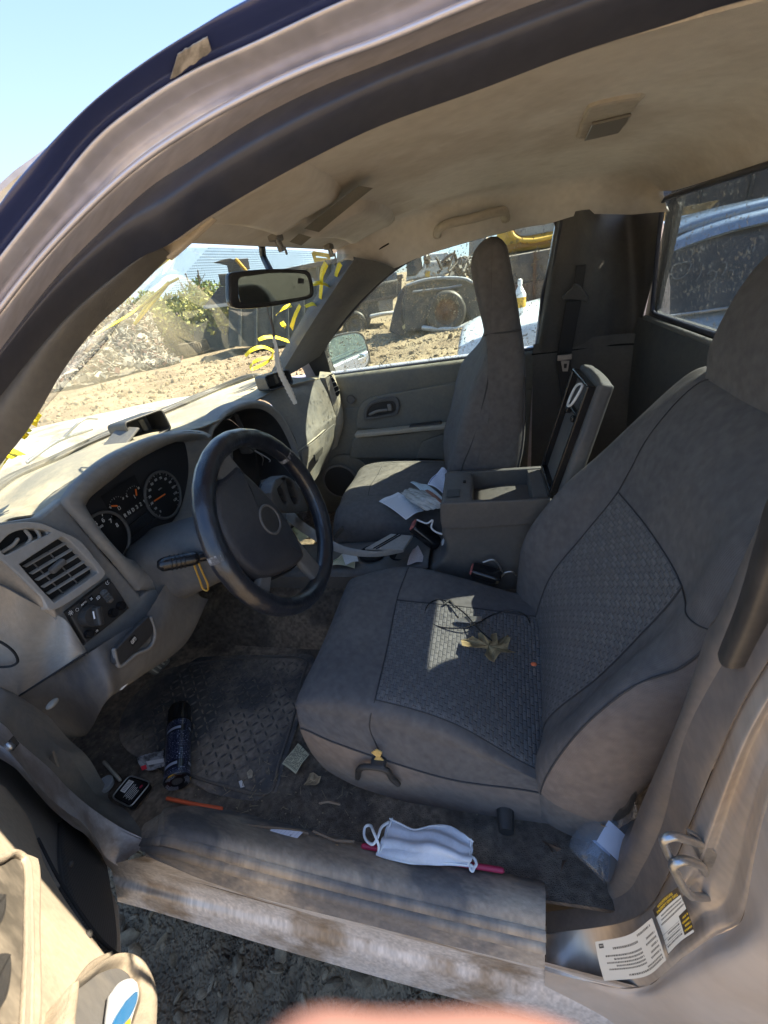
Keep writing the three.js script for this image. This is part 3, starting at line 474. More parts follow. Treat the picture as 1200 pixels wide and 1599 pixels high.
  for (const s of [4, 6]) cm.push(seamLine(C, iso(10, i => [cc(s), lerp(ct(4), ct(6.3), i)]), 0.0014));
  cm.push(seamLine(C, iso(6, i => [lerp(cc(4), cc(6), i), ct(4)]), 0.0014), seamLine(C, iso(16, i => [cc(8), lerp(ct(1.9), ct(6.2), i)]), 0.0017));
  cm.push(seamLine(C, iso(4, i => [lerp(cc(2.2), cc(4), i), ct(4)]), 0.0012), seamLine(C, iso(4, i => [lerp(cc(6), cc(8), i), ct(4)]), 0.0012));
  part('seam', cm, M.seam, cush);
  // side skirt in browner cloth, lever, knob, rear bracket
  part('cushion_side', skin(C, 20, 70, { s0: cc(8), s1: cc(10), t0: ct(2.0), t1: ct(6.4), off: 0.002 }), M.fabricBrown, cush);
  part('backrest_side', skin(B, 30, 60, { s0: cs(8), s1: cs(11), t0: rt(0.75), t1: rt(6), off: 0.002 }), M.fabricBrown, back);
  const lev = [[560, 1203], [566, 1198], [590, 1199], [604, 1203], [612, 1215], [622, 1224]].map(q => X(q[0], q[1], -0.618));
  part('recline_lever', [tube(lev, 0.006, false, 40, 8), tube([lev[0], X(559, 1214, -0.61)], 0.006), at(box(0.02, 0.012, 0.03, 0.004), lev[2].clone().add(V(0.008, 0, 0)))], M.black, seat);
  const kp = X(790, 1283, -0.625); part('seat_knob', [at(new THREE.CylinderGeometry(0.014, 0.017, 0.035, 20), kp, 0, 0, Math.PI / 2), at(new THREE.CylinderGeometry(0.011, 0.011, 0.03, 16), kp.clone().add(V(0.02, 0, 0)), 0, 0, Math.PI / 2)].map(g => boxUV(g)), M.black, seat);
  const fo = [[580, 1176], [588, 1171], [597, 1176], [594, 1183], [600, 1189], [583, 1188], [588, 1182]].map(q => X(q[0], q[1], -0.607));
  tag(part('torn_patch', slab(fo, 0.003, 0.0008), std({ map: soiled(128, 0.02, [0.62, 0.42, 0.14], [0.4, 0.26, 0.1], 0.8, 4), roughness: 1 }), seat), 'hole in the seat cloth showing yellow foam');
  const br = [[955, 1250], [975, 1262], [985, 1235], [992, 1212], [996, 1240], [985, 1270], [962, 1284], [952, 1276]].map(q => X(q[0], q[1], -0.63));
  part('recliner_cover', slab(smooth(br, 40), 0.012, 0.003), M.black, seat);
  const rail = [[860, 1262], [905, 1304], [985, 1300], [960, 1330]].map(q => X(q[0], q[1], -0.57));
  part('seat_rail', [beam(V(-0.55, 0.40, -0.42), V(-0.55, 0.41, 0.22), 0.04, 0.04), beam(V(-0.2, 0.42, -0.42), V(-0.2, 0.43, 0.22), 0.04, 0.04)], M.black, seat);
}
{ // passenger seat
  const seat = sub('passenger_seat', truck);
  const o = [[-0.222, 0.70], [-0.218, 0.83], [-0.182, 0.933], [-0.150, 1.046], [-0.120, 1.114], [-0.088, 1.177], [-0.086, 1.231], [-0.112, 1.372], [-0.106, 1.414], [-0.085, 1.436], [-0.06, 1.443], [-0.038, 1.432], [-0.024, 1.40], [0.004, 1.242], [0.016, 1.132], [0.015, 0.918], [-0.021, 0.762], [-0.06, 0.64], [-0.2, 0.64]].map(([z, y]) => [-z, y]);
  const m = new THREE.Matrix4().makeBasis(V(0, 0, -1), V(0, 1, 0), V(1, 0, 0));
  const body = pillow(o.slice().reverse(), 0.125, 0.585, 0.035, { n: 120, mid: 14, k: 6, dome: 0.006 }).applyMatrix4(m);
  const p = body.attributes.position; for (let i = 0; i < p.count; i++) { const x = p.getX(i), y = p.getY(i), z = p.getZ(i); const f = sstep(0.28, 0.55, x) * sstep(1.16, 1.08, y); const fr = sstep(0.02, -0.10, z); p.setZ(i, z - 0.035 * f * fr); const hw = sstep(1.17, 1.24, y); p.setX(i, lerp(x, 0.365 + (x - 0.365) * 0.74 - 0.03, hw * sstep(0.2, 0.5, x))); }
  body.computeVertexNormals();
  const back = part('backrest', body, M.fabric, seat);
  const s = (l, x) => l.map(([u, v]) => X(u, v, x));
  part('seam', [tube(s([[757, 524], [766, 521], [790, 519], [814, 515]], 0.123), 0.0022, false, 30, 6), tube(s([[762, 545], [764, 580], [752, 640], [738, 690], [722, 730], [715, 775]], 0.124), 0.0022, false, 50, 6), tube(s([[820, 590], [819, 650], [815, 700], [800, 772]], 0.13), 0.003, false, 40, 6)], M.seam, back);
  const cx = [[0.115, 0.50], [0.105, 0.63], [0.125, 0.695], [0.19, 0.722], [0.27, 0.71], [0.36, 0.705], [0.45, 0.71], [0.53, 0.722], [0.595, 0.695], [0.61, 0.60], [0.60, 0.5]];
  const rows = [[-0.52, -0.22, 0.97], [-0.60, -0.17, 0.97], [-0.632, -0.09, 0.985], [-0.612, -0.02, 1], [-0.54, 0.004, 1], [-0.38, 0.0, 1], [-0.2, -0.02, 1], [-0.05, -0.04, 1]].map(([z, dy, k]) => cx.map(([x, y]) => V(0.36 + (x - 0.36) * k, Math.max(y + dy, 0.48), z - 0.035 * (1 - Math.abs(x - 0.36) / 0.26))));
  const C = surf(rows); const cush = part('cushion', skin(C, 60, 56), M.fabric, seat); part('cushion_sun_dust', skin(C, 24, 40, { s0: 0.5, s1: 0.93, t0: 2.2 / 7, t1: 1, off: 0.003, soft: 0.03 }), M.fabricSunDust, cush);  // dusty sheet; its pale tone also paints in the sun patch
  part('cushion_panel', skin(C, 24, 24, { s0: 0.36, s1: 0.56, t0: 4.3 / 7, t1: 0.98, off: 0.0025, soft: 0.03 }), M.weave, cush);
  const L = (pts) => seamLine(C, pts, 0.002);
  part('seam', [L(iso(10, i => [lerp(0.2, 0.8, i), 3.1 / 7])), L(iso(6, i => [0.4, lerp(4.3 / 7, 0.98, i)])), L(iso(6, i => [0.7, lerp(4.3 / 7, 0.98, i)])), L(iso(6, i => [lerp(0.4, 0.7, i), 4.3 / 7]))], M.seam, cush);
}
{ // centre console with its lid open
  const con = sub('centre_console', truck);
  const x0 = -0.088, x1 = 0.105, z0 = -0.215, z1 = 0.055, yT = 0.872, yM = 0.805;
  const side0 = pillow([[z0 * -1, yM - 0.012], [-z0 + 0.004, yM + 0.01], [-z0, yT - 0.006], [-z0 - 0.01, yT], [-z1, yT], [-z1, yM - 0.004], [-z0 - 0.05, yM - 0.016]].reverse(), x0, x0 + 0.014, 0.004, { sharp: true }).applyMatrix4(new THREE.Matrix4().makeBasis(V(0, 0, -1), V(0, 1, 0), V(1, 0, 0)));
  const side1 = side0.clone().translate(x1 - x0 - 0.014, 0, 0);
  part('bin_body', [side0, side1, at(box(x1 - x0 - 0.02, 0.012, 0.072, 0.002), V((x0 + x1) / 2, yT - 0.008, z0 + 0.042)), at(box(x1 - x0 - 0.02, yT - yM, 0.008, 0.002), V((x0 + x1) / 2, (yT + yM) / 2 - 0.004, z0 + 0.006)), at(box(x1 - x0 - 0.02, yT - yM, 0.008, 0.002), V((x0 + x1) / 2, (yT + yM) / 2 - 0.004, z0 + 0.078)), at(box(x1 - x0 - 0.02, yT - yM + 0.0, 0.035, 0.002), V((x0 + x1) / 2, (yT + yM) / 2 - 0.004, z1 - 0.02)), at(box(x1 - x0 - 0.02, 0.006, z1 - z0 - 0.03, 0.002), V((x0 + x1) / 2, yM - 0.012, (z0 + z1) / 2))], M.console, con);
  part('latch_recess', [at(box(0.04, 0.003, 0.035, 0.001), V(-0.035, yT + 0.0005, z0 + 0.032))], M.black, con);
  part('latch_slot', at(box(0.012, 0.003, 0.008, 0.001), V(0.03, yT + 0.0005, z0 + 0.06)), M.pit, con);
  part('bin_liner', at(box(x1 - x0 - 0.03, 0.002, z1 - z0 - 0.12, 0.0005), V((x0 + x1) / 2, yM + 0.004, -0.05)), M.black, con);
  // base of the console
  part('console_base', pillow([[0.30, 0.54], [0.285, 0.62], [0.215, 0.70], [0.198, 0.80], [-0.07, 0.80], [-0.07, 0.50], [0.30, 0.50]].reverse(), -0.078, 0.095, 0.012, { n: 80 }).applyMatrix4(new THREE.Matrix4().makeBasis(V(0, 0, -1), V(0, 1, 0), V(1, 0, 0))), M.console, con);
  // lid
  const a = V(0, 0.868, 0.062), up = V(0, 0.29, 0.075).normalize(), fr = V(0, -up.z, up.y).negate(), len = 0.285, w = 0.185;
  const lm = new THREE.Matrix4().makeBasis(V(1, 0, 0), up, V(1, 0, 0).cross(up)).setPosition(a);
  const outer = pillow([[-w / 2, 0], [-w / 2, len - 0.03], [-w / 2 + 0.02, len], [w / 2 - 0.02, len], [w / 2, len - 0.03], [w / 2, 0]].reverse(), 0.006, 0.042, 0.012, { n: 90 });
  const tray = [box(w - 0.02, 0.008, 0.02).translate(0, 0.01, -0.002), box(w - 0.02, 0.008, 0.02).translate(0, len - 0.014, -0.002), box(0.008, len - 0.02, 0.02).translate(-w / 2 + 0.012, len / 2, -0.002), box(0.008, len - 0.02, 0.02).translate(w / 2 - 0.012, len / 2, -0.002), box(w - 0.05, 0.005, 0.012).translate(0, len * 0.7, 0), box(0.016, 0.014, 0.014).translate(-0.04, len * 0.66, -0.003), box(0.016, 0.014, 0.014).translate(0.03, len * 0.66, -0.003)];
  const lid = part('armrest_lid', outer.applyMatrix4(lm).translate(0.008, 0, 0), M.dashDark, con);
  part('lid_tray', merge(tray).applyMatrix4(lm).translate(0.008, 0, 0), M.blackGloss, con);
  part('lid_latch', tube([[-0.05, len - 0.02, -0.012], [-0.05, len - 0.06, -0.02], [0.0, len - 0.075, -0.016], [0.0, len - 0.035, -0.012]].map(q => V(...q)), 0.003, true, 40).applyMatrix4(lm).translate(0.008, 0, 0), M.white, con);
  part('hinge', [at(box(w - 0.04, 0.018, 0.014, 0.004), V(0.008, 0.868, 0.058))], M.black, con);
  // lower console with cup wells between dash and armrest
  const low = surf([[-0.075, 0], [-0.06, 0.012], [0.01, 0.012], [0.08, 0.012], [0.095, 0]].map(([x, d]) => [V(x, 0.50, -0.86), V(x, 0.60 + d, -0.80), V(x, 0.615 + d, -0.6), V(x, 0.625 + d, -0.4), V(x, 0.65 + d, -0.27)]));
  const lc = part('cup_console', [skin(low, 30, 12, { thick: -0.003 }), at(box(0.006, 0.13, 0.6, 0.002), V(-0.077, 0.555, -0.55)), at(box(0.006, 0.13, 0.6, 0.002), V(0.097, 0.555, -0.55))], M.console, con);
  for (const [x, z] of [[0.01, -0.46], [0.01, -0.36]]) part('cup_well', [boxUV(new THREE.CylinderGeometry(0.04, 0.036, 0.004, 28).translate(x, 0.641, z)), boxUV(new THREE.TorusGeometry(0.041, 0.004, 8, 32).rotateX(Math.PI / 2).translate(x, 0.643, z))], M.pit, con);
}

// ---------------------------------------------------------------- dashboard
const dash = sub('dashboard', truck);
const L = (l, f) => l.map(q => f(q[0], q[1]));
{ // dusty top
  const w0 = [V(-0.66, 1.045, -1.02), Y(-10, 772, 1.075), Y(90, 720, 1.085), Y(170, 682, 1.09), Y(270, 640, 1.09), Y(335, 612, 1.085), X(398, 590, 0.64), V(0.70, 1.06, -0.98)];
  const rear = [V(-0.655, 1.09, -0.88), Y(0, 818, 1.105), Y(66, 800, 1.115), Z(104, 776, -0.90), Z(198, 699, -0.92), Z(286, 674, -0.90), Y(332, 660, 1.105), Y(405, 622, 1.10), Y(445, 604, 1.10), X(500, 590, 0.60)];
  const A = even(w0, 40), B = even(rear, 40), P = [], m = 40, A2 = even(w0, 160), B2 = even(rear, 160);
  for (let j = 0; j <= m; j++) for (let i = 0; i <= 160; i++) { const p = A2[i].clone().lerp(B2[i], j / m), w = Math.sin(Math.PI * j / m); const r1 = 1 - Math.abs(2 * F1(i / 160 * 0.9, j / m * 0.35 + i / 400) - 1); p.y += 0.012 * w + 0.012 * w * sstep(0.45, 0.1, i / 160) * Math.pow(r1, 10) + 0.004 * w * (F2(i / 160, j / m * 0.3) - 0.5); P.push(p); }
  part('dash_top', grid(P, 160, m, -0.004), M.dashTop, dash);
  // defroster slot along the windscreen and its dark gasket
  const s = A.map((p, i) => p.clone().lerp(B[i], 0.10).add(V(0, 0.012, 0)));
  part('defroster_slot', [tube(s.slice(2, 38), 0.006, false, 80, 6)], M.black, dash);
  part('windscreen_gasket', tube(A.map(p => p.clone().add(V(0, 0.008, 0.0))), 0.012, false, 90, 8), M.black, dash);
  part('cowl_lip', tube(A.slice(1, 39).map((p, i) => p.clone().add(V(0, -0.002, -0.05))), 0.012, false, 80, 8), M.dash, dash);
}
{ // instrument hood: ring between the outer groove and the bezel opening, tunnel, gauge face
  const outer = smooth(L([[217, 922], [184, 880], [159, 852], [125, 811], [103, 784], [109, 768], [127, 747], [159, 721], [198, 700], [241, 683], [283, 675], [312, 676], [326, 684], [338, 730], [325, 830], [285, 890], [250, 918]], (u, v) => Z(u, v, -0.83)), 140);
  const inner = smooth(L([[226, 880], [194, 868], [159, 832], [136, 795], [137, 784], [147, 772], [176, 749], [212, 721], [255, 698], [283, 688], [306, 686], [316, 692], [320, 740], [305, 800], [270, 842], [250, 862], [240, 872]], (u, v) => Z(u, v, -0.855)), 140);
  const back = inner.map(p => { const c = V(-0.31, 1.04, -0.92); return V(c.x + (p.x - c.x) * 0.97, c.y + (p.y - c.y) * 0.97, -0.915); });
  const groove = outer.map(p => p.clone().add(V(0, 0, -0.012)));
  const P = []; const N = 140; const rows = []; for (let j = 0; j <= 8; j++) rows.push(outer.map((p, i) => p.clone().lerp(inner[i], j / 8).add(V(0, 0, 0.014 * Math.sin(Math.PI * j / 8)))));
  rows.unshift(groove); for (let j = 1; j <= 4; j++) rows.push(inner.map((p, i) => p.clone().lerp(back[i], j / 4)));
  rows.forEach(r => { for (let i = 0; i <= N; i++) P.push(r[i % N]); });
  part('instrument_hood', grid(P, N, rows.length - 1), M.dash, dash);
  // top skin of the hood running forward to the dash top
  const up = L([[103, 782], [109, 767], [127, 746], [159, 720], [198, 699], [241, 682], [283, 674], [312, 675], [326, 684]], (u, v) => Z(u, v, -0.835)), fw = L([[96, 786], [103, 766], [124, 742], [157, 716], [197, 696], [241, 680], [284, 672], [315, 673], [332, 680]], (u, v) => Z(u, v, -0.90));
  part('hood_top', band(up, fw, 40, 6, j => 0.002 * Math.sin(Math.PI * j), V(0, 1, 0)), M.dash, dash);
  // gauge face, printed
  const zf = -0.905, c = p => [p.x, p.y];
  const cl = sub('instrument_cluster', dash);
  mesh('face_plate', slab(inner.filter((_, i) => i % 2 === 0).map(p => { const q = V(-0.31 + (p.x + 0.31) * 0.985, 1.04 + (p.y - 1.04) * 0.985, zf); return q; }), 0.006, 0), std({ color: col(0.022, 0.022, 0.024), roughness: 0.5 }), cl);

  const dial = (name, u, v, r, draw) => { const p = Z(u, v, zf + 0.004), t = canvasTex(512, 512, draw); const d = new THREE.CircleGeometry(r, 48).translate(p.x, p.y, p.z); mesh(name, d, std({ map: t, roughness: 0.55 }), cl); mesh('dial_rim', boxUV(new THREE.TorusGeometry(r, 0.0035, 8, 60).translate(p.x, p.y, p.z + 0.002)), M.dashDark, cl); return p; };
  const bg = (g) => { g.fillStyle = '#0c0c0e'; g.fillRect(0, 0, 512, 512); g.fillStyle = '#d8d8d4'; g.strokeStyle = '#d8d8d4'; g.textAlign = 'center'; g.textBaseline = 'middle'; };
  dial('tachometer', 166, 841, 0.058, g => { bg(g); g.font = 'bold 58px sans-serif'; for (let k = 0; k <= 8; k++) { const a = (226 - 26.5 * k) * Math.PI / 180; g.fillText(String(k), 256 + 178 * Math.cos(a), 256 - 178 * Math.sin(a)); g.lineWidth = 7; g.beginPath(); g.moveTo(256 + 218 * Math.cos(a), 256 - 218 * Math.sin(a)); g.lineTo(256 + 240 * Math.cos(a), 256 - 240 * Math.sin(a)); g.stroke(); } g.font = 'bold 32px sans-serif'; g.fillText('x1000', 256, 130); });
  const ps = dial('speedometer', 255, 773, 0.06, g => { bg(g); g.font = 'bold 36px sans-serif'; for (let k = 0; k <= 12; k++) { const a = (225 - 22.5 * k) * Math.PI / 180; g.fillText(String(k * 10), 256 + 185 * Math.cos(a), 256 - 185 * Math.sin(a)); for (let m = 0; m < 2; m++) { const b = a - m * 11.25 * Math.PI / 180; g.lineWidth = m ? 3 : 6; g.beginPath(); g.moveTo(256 + (m ? 228 : 220) * Math.cos(b), 256 - (m ? 228 : 220) * Math.sin(b)); g.lineTo(256 + 242 * Math.cos(b), 256 - 242 * Math.sin(b)); g.stroke(); } } g.font = '26px sans-serif'; g.fillText('MPH', 256, 180); });
  const orange = std({ color: col(0.75, 0.16, 0.02), roughness: 0.6 });
  mesh('needle', at(box(0.042, 0.0035, 0.002, 0.0008), ps.clone().add(V(-0.017, 0.002, 0.004)), 0, 0, -0.06), orange, cl);
  const sg = Z(195, 776, zf + 0.004); mesh('small_gauges', new THREE.PlaneGeometry(0.105, 0.062).translate(sg.x, sg.y, sg.z), std({ roughness: 0.55, map: canvasTex(512, 300, g => { g.fillStyle = '#0b0b0d'; g.fillRect(0, 0, 512, 300); g.strokeStyle = g.fillStyle = '#c9c9c4'; g.lineWidth = 5; for (const cx of [130, 380]) { for (let k = 0; k <= 8; k++) { const a = (150 - 15 * k) * Math.PI / 180; const r = k % 4 ? 112 : 98; g.beginPath(); g.moveTo(cx + r * Math.cos(a), 210 - r * Math.sin(a)); g.lineTo(cx + 122 * Math.cos(a), 210 - 122 * Math.sin(a)); g.stroke(); } } g.font = 'bold 40px sans-serif'; g.textAlign = 'center'; g.fillText('E', 40, 170); g.fillText('F', 235, 170); g.fillText('C', 290, 170); g.fillText('H', 480, 170); g.strokeRect(115, 200, 26, 34); g.fillRect(372, 190, 8, 44); }) }), cl);
  for (const [u, v, a] of [[179, 790, -0.5], [213, 769, 1.15]]) mesh('needle', at(box(0.016, 0.0035, 0.002, 0.0008), Z(u, v, zf + 0.007), 0, 0, a), orange, cl);
  const pr = Z(208, 796, zf + 0.005); mesh('gear_display', new THREE.PlaneGeometry(0.10, 0.02).translate(pr.x, pr.y, pr.z), std({ roughness: 0.5, map: canvasTex(512, 102, g => { g.fillStyle = '#101012'; g.fillRect(0, 0, 512, 102); g.fillStyle = '#c4c4be'; g.font = 'bold 64px sans-serif'; g.textAlign = 'center'; [...'PRND321'].forEach((ch, i) => g.fillText(ch, 60 + i * 66, 74)); }) }), cl);
  const od = Z(222, 815, zf + 0.004); mesh('odometer_window', at(box(0.09, 0.028, 0.003, 0.001), od), M.blackGloss, cl);
}
{ // fascia to the left of the column: backing plate, vents, light switches
  const F = (u, v, d = 0) => on(u, v, V(0, 0.12, 1), 0.12 * 1.0 - 0.845 + d);   // the fascia leans back slightly
  part('fascia', slab(L([[-40, 835], [0, 816], [62, 806], [100, 777], [112, 800], [160, 860], [220, 930], [272, 893], [236, 965], [138, 1022], [84, 960], [0, 918], [-50, 900]], (u, v) => F(u, v)), 0.03, 0.006), M.dash, dash);
  // vent housing
  const vb = sub('air_vent', dash);
  const big = L([[-40, 838], [0, 820], [37, 815], [65, 817], [92, 828], [124, 843], [146, 868], [163, 890], [165, 897], [152, 910], [86, 952], [62, 928], [0, 872], [-40, 858]], (u, v) => F(u, v, 0.022));
  const hole = smooth(L([[31, 881], [93, 841], [105, 842], [130, 866], [152, 890], [150, 897], [89, 939], [82, 937], [58, 912]], (u, v) => F(u, v, 0.022)), 40), hole2 = smooth(L([[-2, 851], [16, 834], [40, 826], [66, 827], [80, 832], [56, 843], [28, 858], [8, 866]], (u, v) => F(u, v, 0.022)), 40);
  part('vent_bezel', slab(smooth(big, 90), 0.022, 0.0018, [hole, hole2]), M.ventGrey, vb);
  const dark = (h) => slab(h.map(p => p.clone().add(V(0, 0, -0.018))), 0.003, 0);
  part('vent_box', [dark(hole), dark(hole2)], M.pit, vb);
  const lv = [[[38, 885], [106, 846]], [[48, 896], [117, 855]], [[57, 906], [127, 864]], [[66, 917], [136, 874]], [[74, 927], [144, 884]]];
  for (const [a, b] of lv) part('louver', beam(F(...a, 0.008), F(...b, 0.008), 0.0018, 0.008, V(0, 1, 0.3)), M.ventGrey, vb);
  for (const u of [[50, 877, 100, 928], [75, 861, 122, 912]]) part('louver', beam(F(u[0], u[1], 0.007), F(u[2], u[3], 0.007), 0.002, 0.003, V(1, 0, 0)), M.dashDark, vb);
  part('vent_tab', at(box(0.03, 0.012, 0.012, 0.004), F(90, 884, 0.016), 0, 0, 0.1), M.dashDark, vb);
  for (const l of [[[4, 862], [22, 850], [28, 842]], [[14, 868], [40, 852], [48, 840], [40, 828]], [[34, 864], [58, 848], [62, 836], [54, 824]], [[62, 850], [76, 840], [72, 827]]].slice(0, 4)) part('louver', tube(l.map(q => F(q[0], q[1], 0.014)), 0.003, false, 16, 6), M.ventGrey, vb);
  // cheek under the vent, towards the door; light on it painted as a pinkish tone
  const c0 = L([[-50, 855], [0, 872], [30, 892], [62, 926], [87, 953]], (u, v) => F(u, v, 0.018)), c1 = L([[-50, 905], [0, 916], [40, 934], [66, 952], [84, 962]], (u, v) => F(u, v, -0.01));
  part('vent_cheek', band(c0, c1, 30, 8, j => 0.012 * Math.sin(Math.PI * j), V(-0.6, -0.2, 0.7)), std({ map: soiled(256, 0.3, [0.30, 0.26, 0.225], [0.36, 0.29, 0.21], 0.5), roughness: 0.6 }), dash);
  // lamp switch panel
  const sp = sub('light_switch', dash), G = (u, v, d = 0) => F(u, v, 0.012 + d);
  part('switch_plate', slab(smooth(L([[106, 955], [168, 906], [174, 906], [200, 945], [198, 954], [139, 1002], [133, 1001]], (u, v) => G(u, v)), 60), 0.014, 0.003), M.black, sp);
  const k = G(144, 962, 0.008), tilt = [-0.12, 0, 0];
  part('rotary_knob', [boxUV(at(new THREE.CylinderGeometry(0.019, 0.021, 0.016, 32), k, Math.PI / 2 - 0.12)), at(box(0.011, 0.036, 0.02, 0.004), k.clone().add(V(0, 0, 0.012)), -0.12, 0, -0.45)], M.black, sp);
  part('knob_mark', at(box(0.002, 0.014, 0.002, 0.0005), k.clone().add(V(-0.009, 0.012, 0.021)), -0.12, 0, -0.45), M.white, sp);
  part('dimmer_wheel', [at(box(0.012, 0.03, 0.012, 0.004), G(167, 931, 0.002), -0.12), ...[0, 1, 2, 3].map(i => at(box(0.012, 0.002, 0.006, 0.0008), G(167, 931, 0.009).add(V(0, -0.01 + i * 0.006, 0)), -0.12))], M.dashDark, sp);
  for (const [u, v, r] of [[177, 957, 0.009], [189, 946, 0.009], [139, 990, 0.008]]) part('push_button', [boxUV(at(new THREE.CylinderGeometry(r, r, 0.008, 20), G(u, v, 0.003), Math.PI / 2 - 0.12)), boxUV(at(new THREE.CylinderGeometry(r * 0.55, r * 0.7, 0.005, 16), G(u, v, 0.009), Math.PI / 2 - 0.12))], M.blackGloss, sp);
  const icon = (u, v, w, draw) => { const p = G(u, v, 0.0012); part('icon', at(new THREE.PlaneGeometry(w, w), p, -0.12), std({ roughness: 0.6, map: canvasTex(64, 64, g => { g.fillStyle = '#0b0b0b'; g.fillRect(0, 0, 64, 64); g.strokeStyle = g.fillStyle = '#e6e6e2'; g.lineWidth = 5; g.textAlign = 'center'; draw(g); }) }), sp); };
  icon(111, 957, 0.011, g => { g.beginPath(); g.arc(32, 32, 11, 0, 7); g.stroke(); for (let i = 0; i < 8; i++) { const a = i * Math.PI / 4; g.beginPath(); g.moveTo(32 + 18 * Math.cos(a), 32 + 18 * Math.sin(a)); g.lineTo(32 + 28 * Math.cos(a), 32 + 28 * Math.sin(a)); g.stroke(); } });
  icon(121, 952, 0.008, g => { g.beginPath(); g.arc(32, 32, 22, 0, 7); g.stroke(); });
  icon(131, 942, 0.012, g => { g.font = 'bold 24px sans-serif'; g.fillText('AUTO', 32, 42); });
  icon(143, 935, 0.010, g => { g.beginPath(); g.arc(16, 32, 12, -1.57, 1.57); g.stroke(); g.beginPath(); g.arc(48, 32, 12, 1.57, 4.71); g.stroke(); });
  icon(154, 933, 0.010, g => { g.beginPath(); g.arc(36, 32, 18, -1.57, 1.57); g.lineTo(36, 14); g.stroke(); for (const y of [16, 28, 40, 50]) { g.beginPath(); g.moveTo(4, y); g.lineTo(26, y); g.stroke(); } });
  icon(168, 910, 0.011, g => { g.beginPath(); g.arc(32, 32, 20, 0.4, 4.6); g.stroke(); g.beginPath(); g.moveTo(32, 32); g.lineTo(50, 14); g.stroke(); });
  icon(152, 985, 0.009, g => { g.beginPath(); g.moveTo(12, 20); g.lineTo(52, 44); g.moveTo(12, 44); g.lineTo(52, 20); g.moveTo(32, 10); g.lineTo(32, 54); g.stroke(); });
}
{ // end cap, lower panel with the brake release
  const top = [X(-70, 888, -0.70), X(0, 914, -0.665), X(45, 938, -0.645), Z(84, 958, -0.845), Z(106, 972, -0.825), Z(136, 1018, -0.812)];
  const bot = [X(-70, 1000, -0.705), X(-30, 1050, -0.695), X(25, 1089, -0.68), X(70, 1062, -0.655), Z(105, 1040, -0.832), Z(137, 1020, -0.81)];
  const mid = top.map((p, i) => p.clone().lerp(bot[i], 0.5).add(V(-0.006, 0, 0.006)));
  part('end_panel', skin(surf([top, mid, bot]), 30, 14), M.dashSide, dash);
  part('fuse_cover_seam', tube(L([[-30, 995], [0, 1002], [20, 1016], [28, 1032], [18, 1040], [-5, 1042]], (u, v) => X(u, v, -0.690)), 0.0022, false, 40, 6), M.pit, dash);
  const r0 = [X(25, 1090, -0.68), X(75, 1060, -0.655), Z(137, 1021, -0.815), Z(178, 994, -0.805), Z(228, 960, -0.80), Z(269, 899, -0.80), Z(300, 900, -0.80)];
  const r1 = [X(50, 1122, -0.675), X(100, 1105, -0.65), Z(158, 1070, -0.80), Z(190, 1045, -0.79), Z(240, 1003, -0.785), Z(282, 955, -0.79), Z(312, 930, -0.79)];
  const r2 = [X(77, 1150, -0.67), X(133, 1148, -0.635), Z(163, 1098, -0.82), Z(188, 1078, -0.815), Z(222, 1055, -0.81), Z(290, 1005, -0.81), Z(325, 935, -0.80)];
  const r3 = r2.map(p => p.clone().add(V(0.02, -0.005, -0.10)));
  const S = surf([r0, r1, r2, r3]); part('knee_panel', skin(S, 60, 40), std({ map: soiled(512, 0.5, [0.085, 0.082, 0.08], [0.2, 0.175, 0.135], 0.5), roughness: 0.62, bumpMap: bumpGrain, bumpScale: 0.0004 }), dash);
  part('panel_gap', tube(L([[22, 1092], [75, 1058], [136, 1019]], (u, v) => X(u, v, -0.672).lerp(Z(u, v, -0.80), u < 40 ? 0 : u < 100 ? 0.35 : 1)), 0.002, false, 30, 6), M.pit, dash);
  const D = (u, v, d = 0) => Z(u, v, -0.782 + d);
  const br = sub('brake_release', dash);
  part('pull_handle', slab(smooth(L([[179, 1016], [228, 966], [235, 966], [238, 992], [187, 1038]], (u, v) => D(u, v, 0.004)), 50), 0.012, 0.003), M.black, br);
  part('recess_edge', tube(L([[178, 1015], [187, 1040], [212, 1022], [235, 1010], [242, 992], [236, 965]], (u, v) => D(u, v, 0.001)), 0.004, false, 60, 8), M.dash, br);
  const ip = D(209, 1000, 0.0055); part('icon', at(new THREE.PlaneGeometry(0.016, 0.016), ip), std({ roughness: 0.6, map: canvasTex(64, 64, g => { g.fillStyle = '#0a0a0a'; g.fillRect(0, 0, 64, 64); g.strokeStyle = g.fillStyle = '#deded8'; g.lineWidth = 4; g.beginPath(); g.arc(32, 32, 14, 0, 7); g.stroke(); g.beginPath(); g.arc(32, 32, 24, 2.4, 3.9); g.stroke(); g.beginPath(); g.arc(32, 32, 24, -0.8, 0.8); g.stroke(); g.font = 'bold 20px sans-serif'; g.textAlign = 'center'; g.fillText('P', 32, 39); g.beginPath(); g.moveTo(12, 52); g.lineTo(52, 12); g.stroke(); }) }), br);
  part('screw_hole', at(new THREE.SphereGeometry(0.008, 14, 8).scale(1.6, 0.7, 1), X(82, 1099, -0.675)), M.doorLight, dash);
  part('panel_clip', slab(L([[187, 1078], [196, 1066], [200, 1068], [191, 1077]], (u, v) => Z(u, v, -0.80)), 0.002, 0), M.white, dash);
}
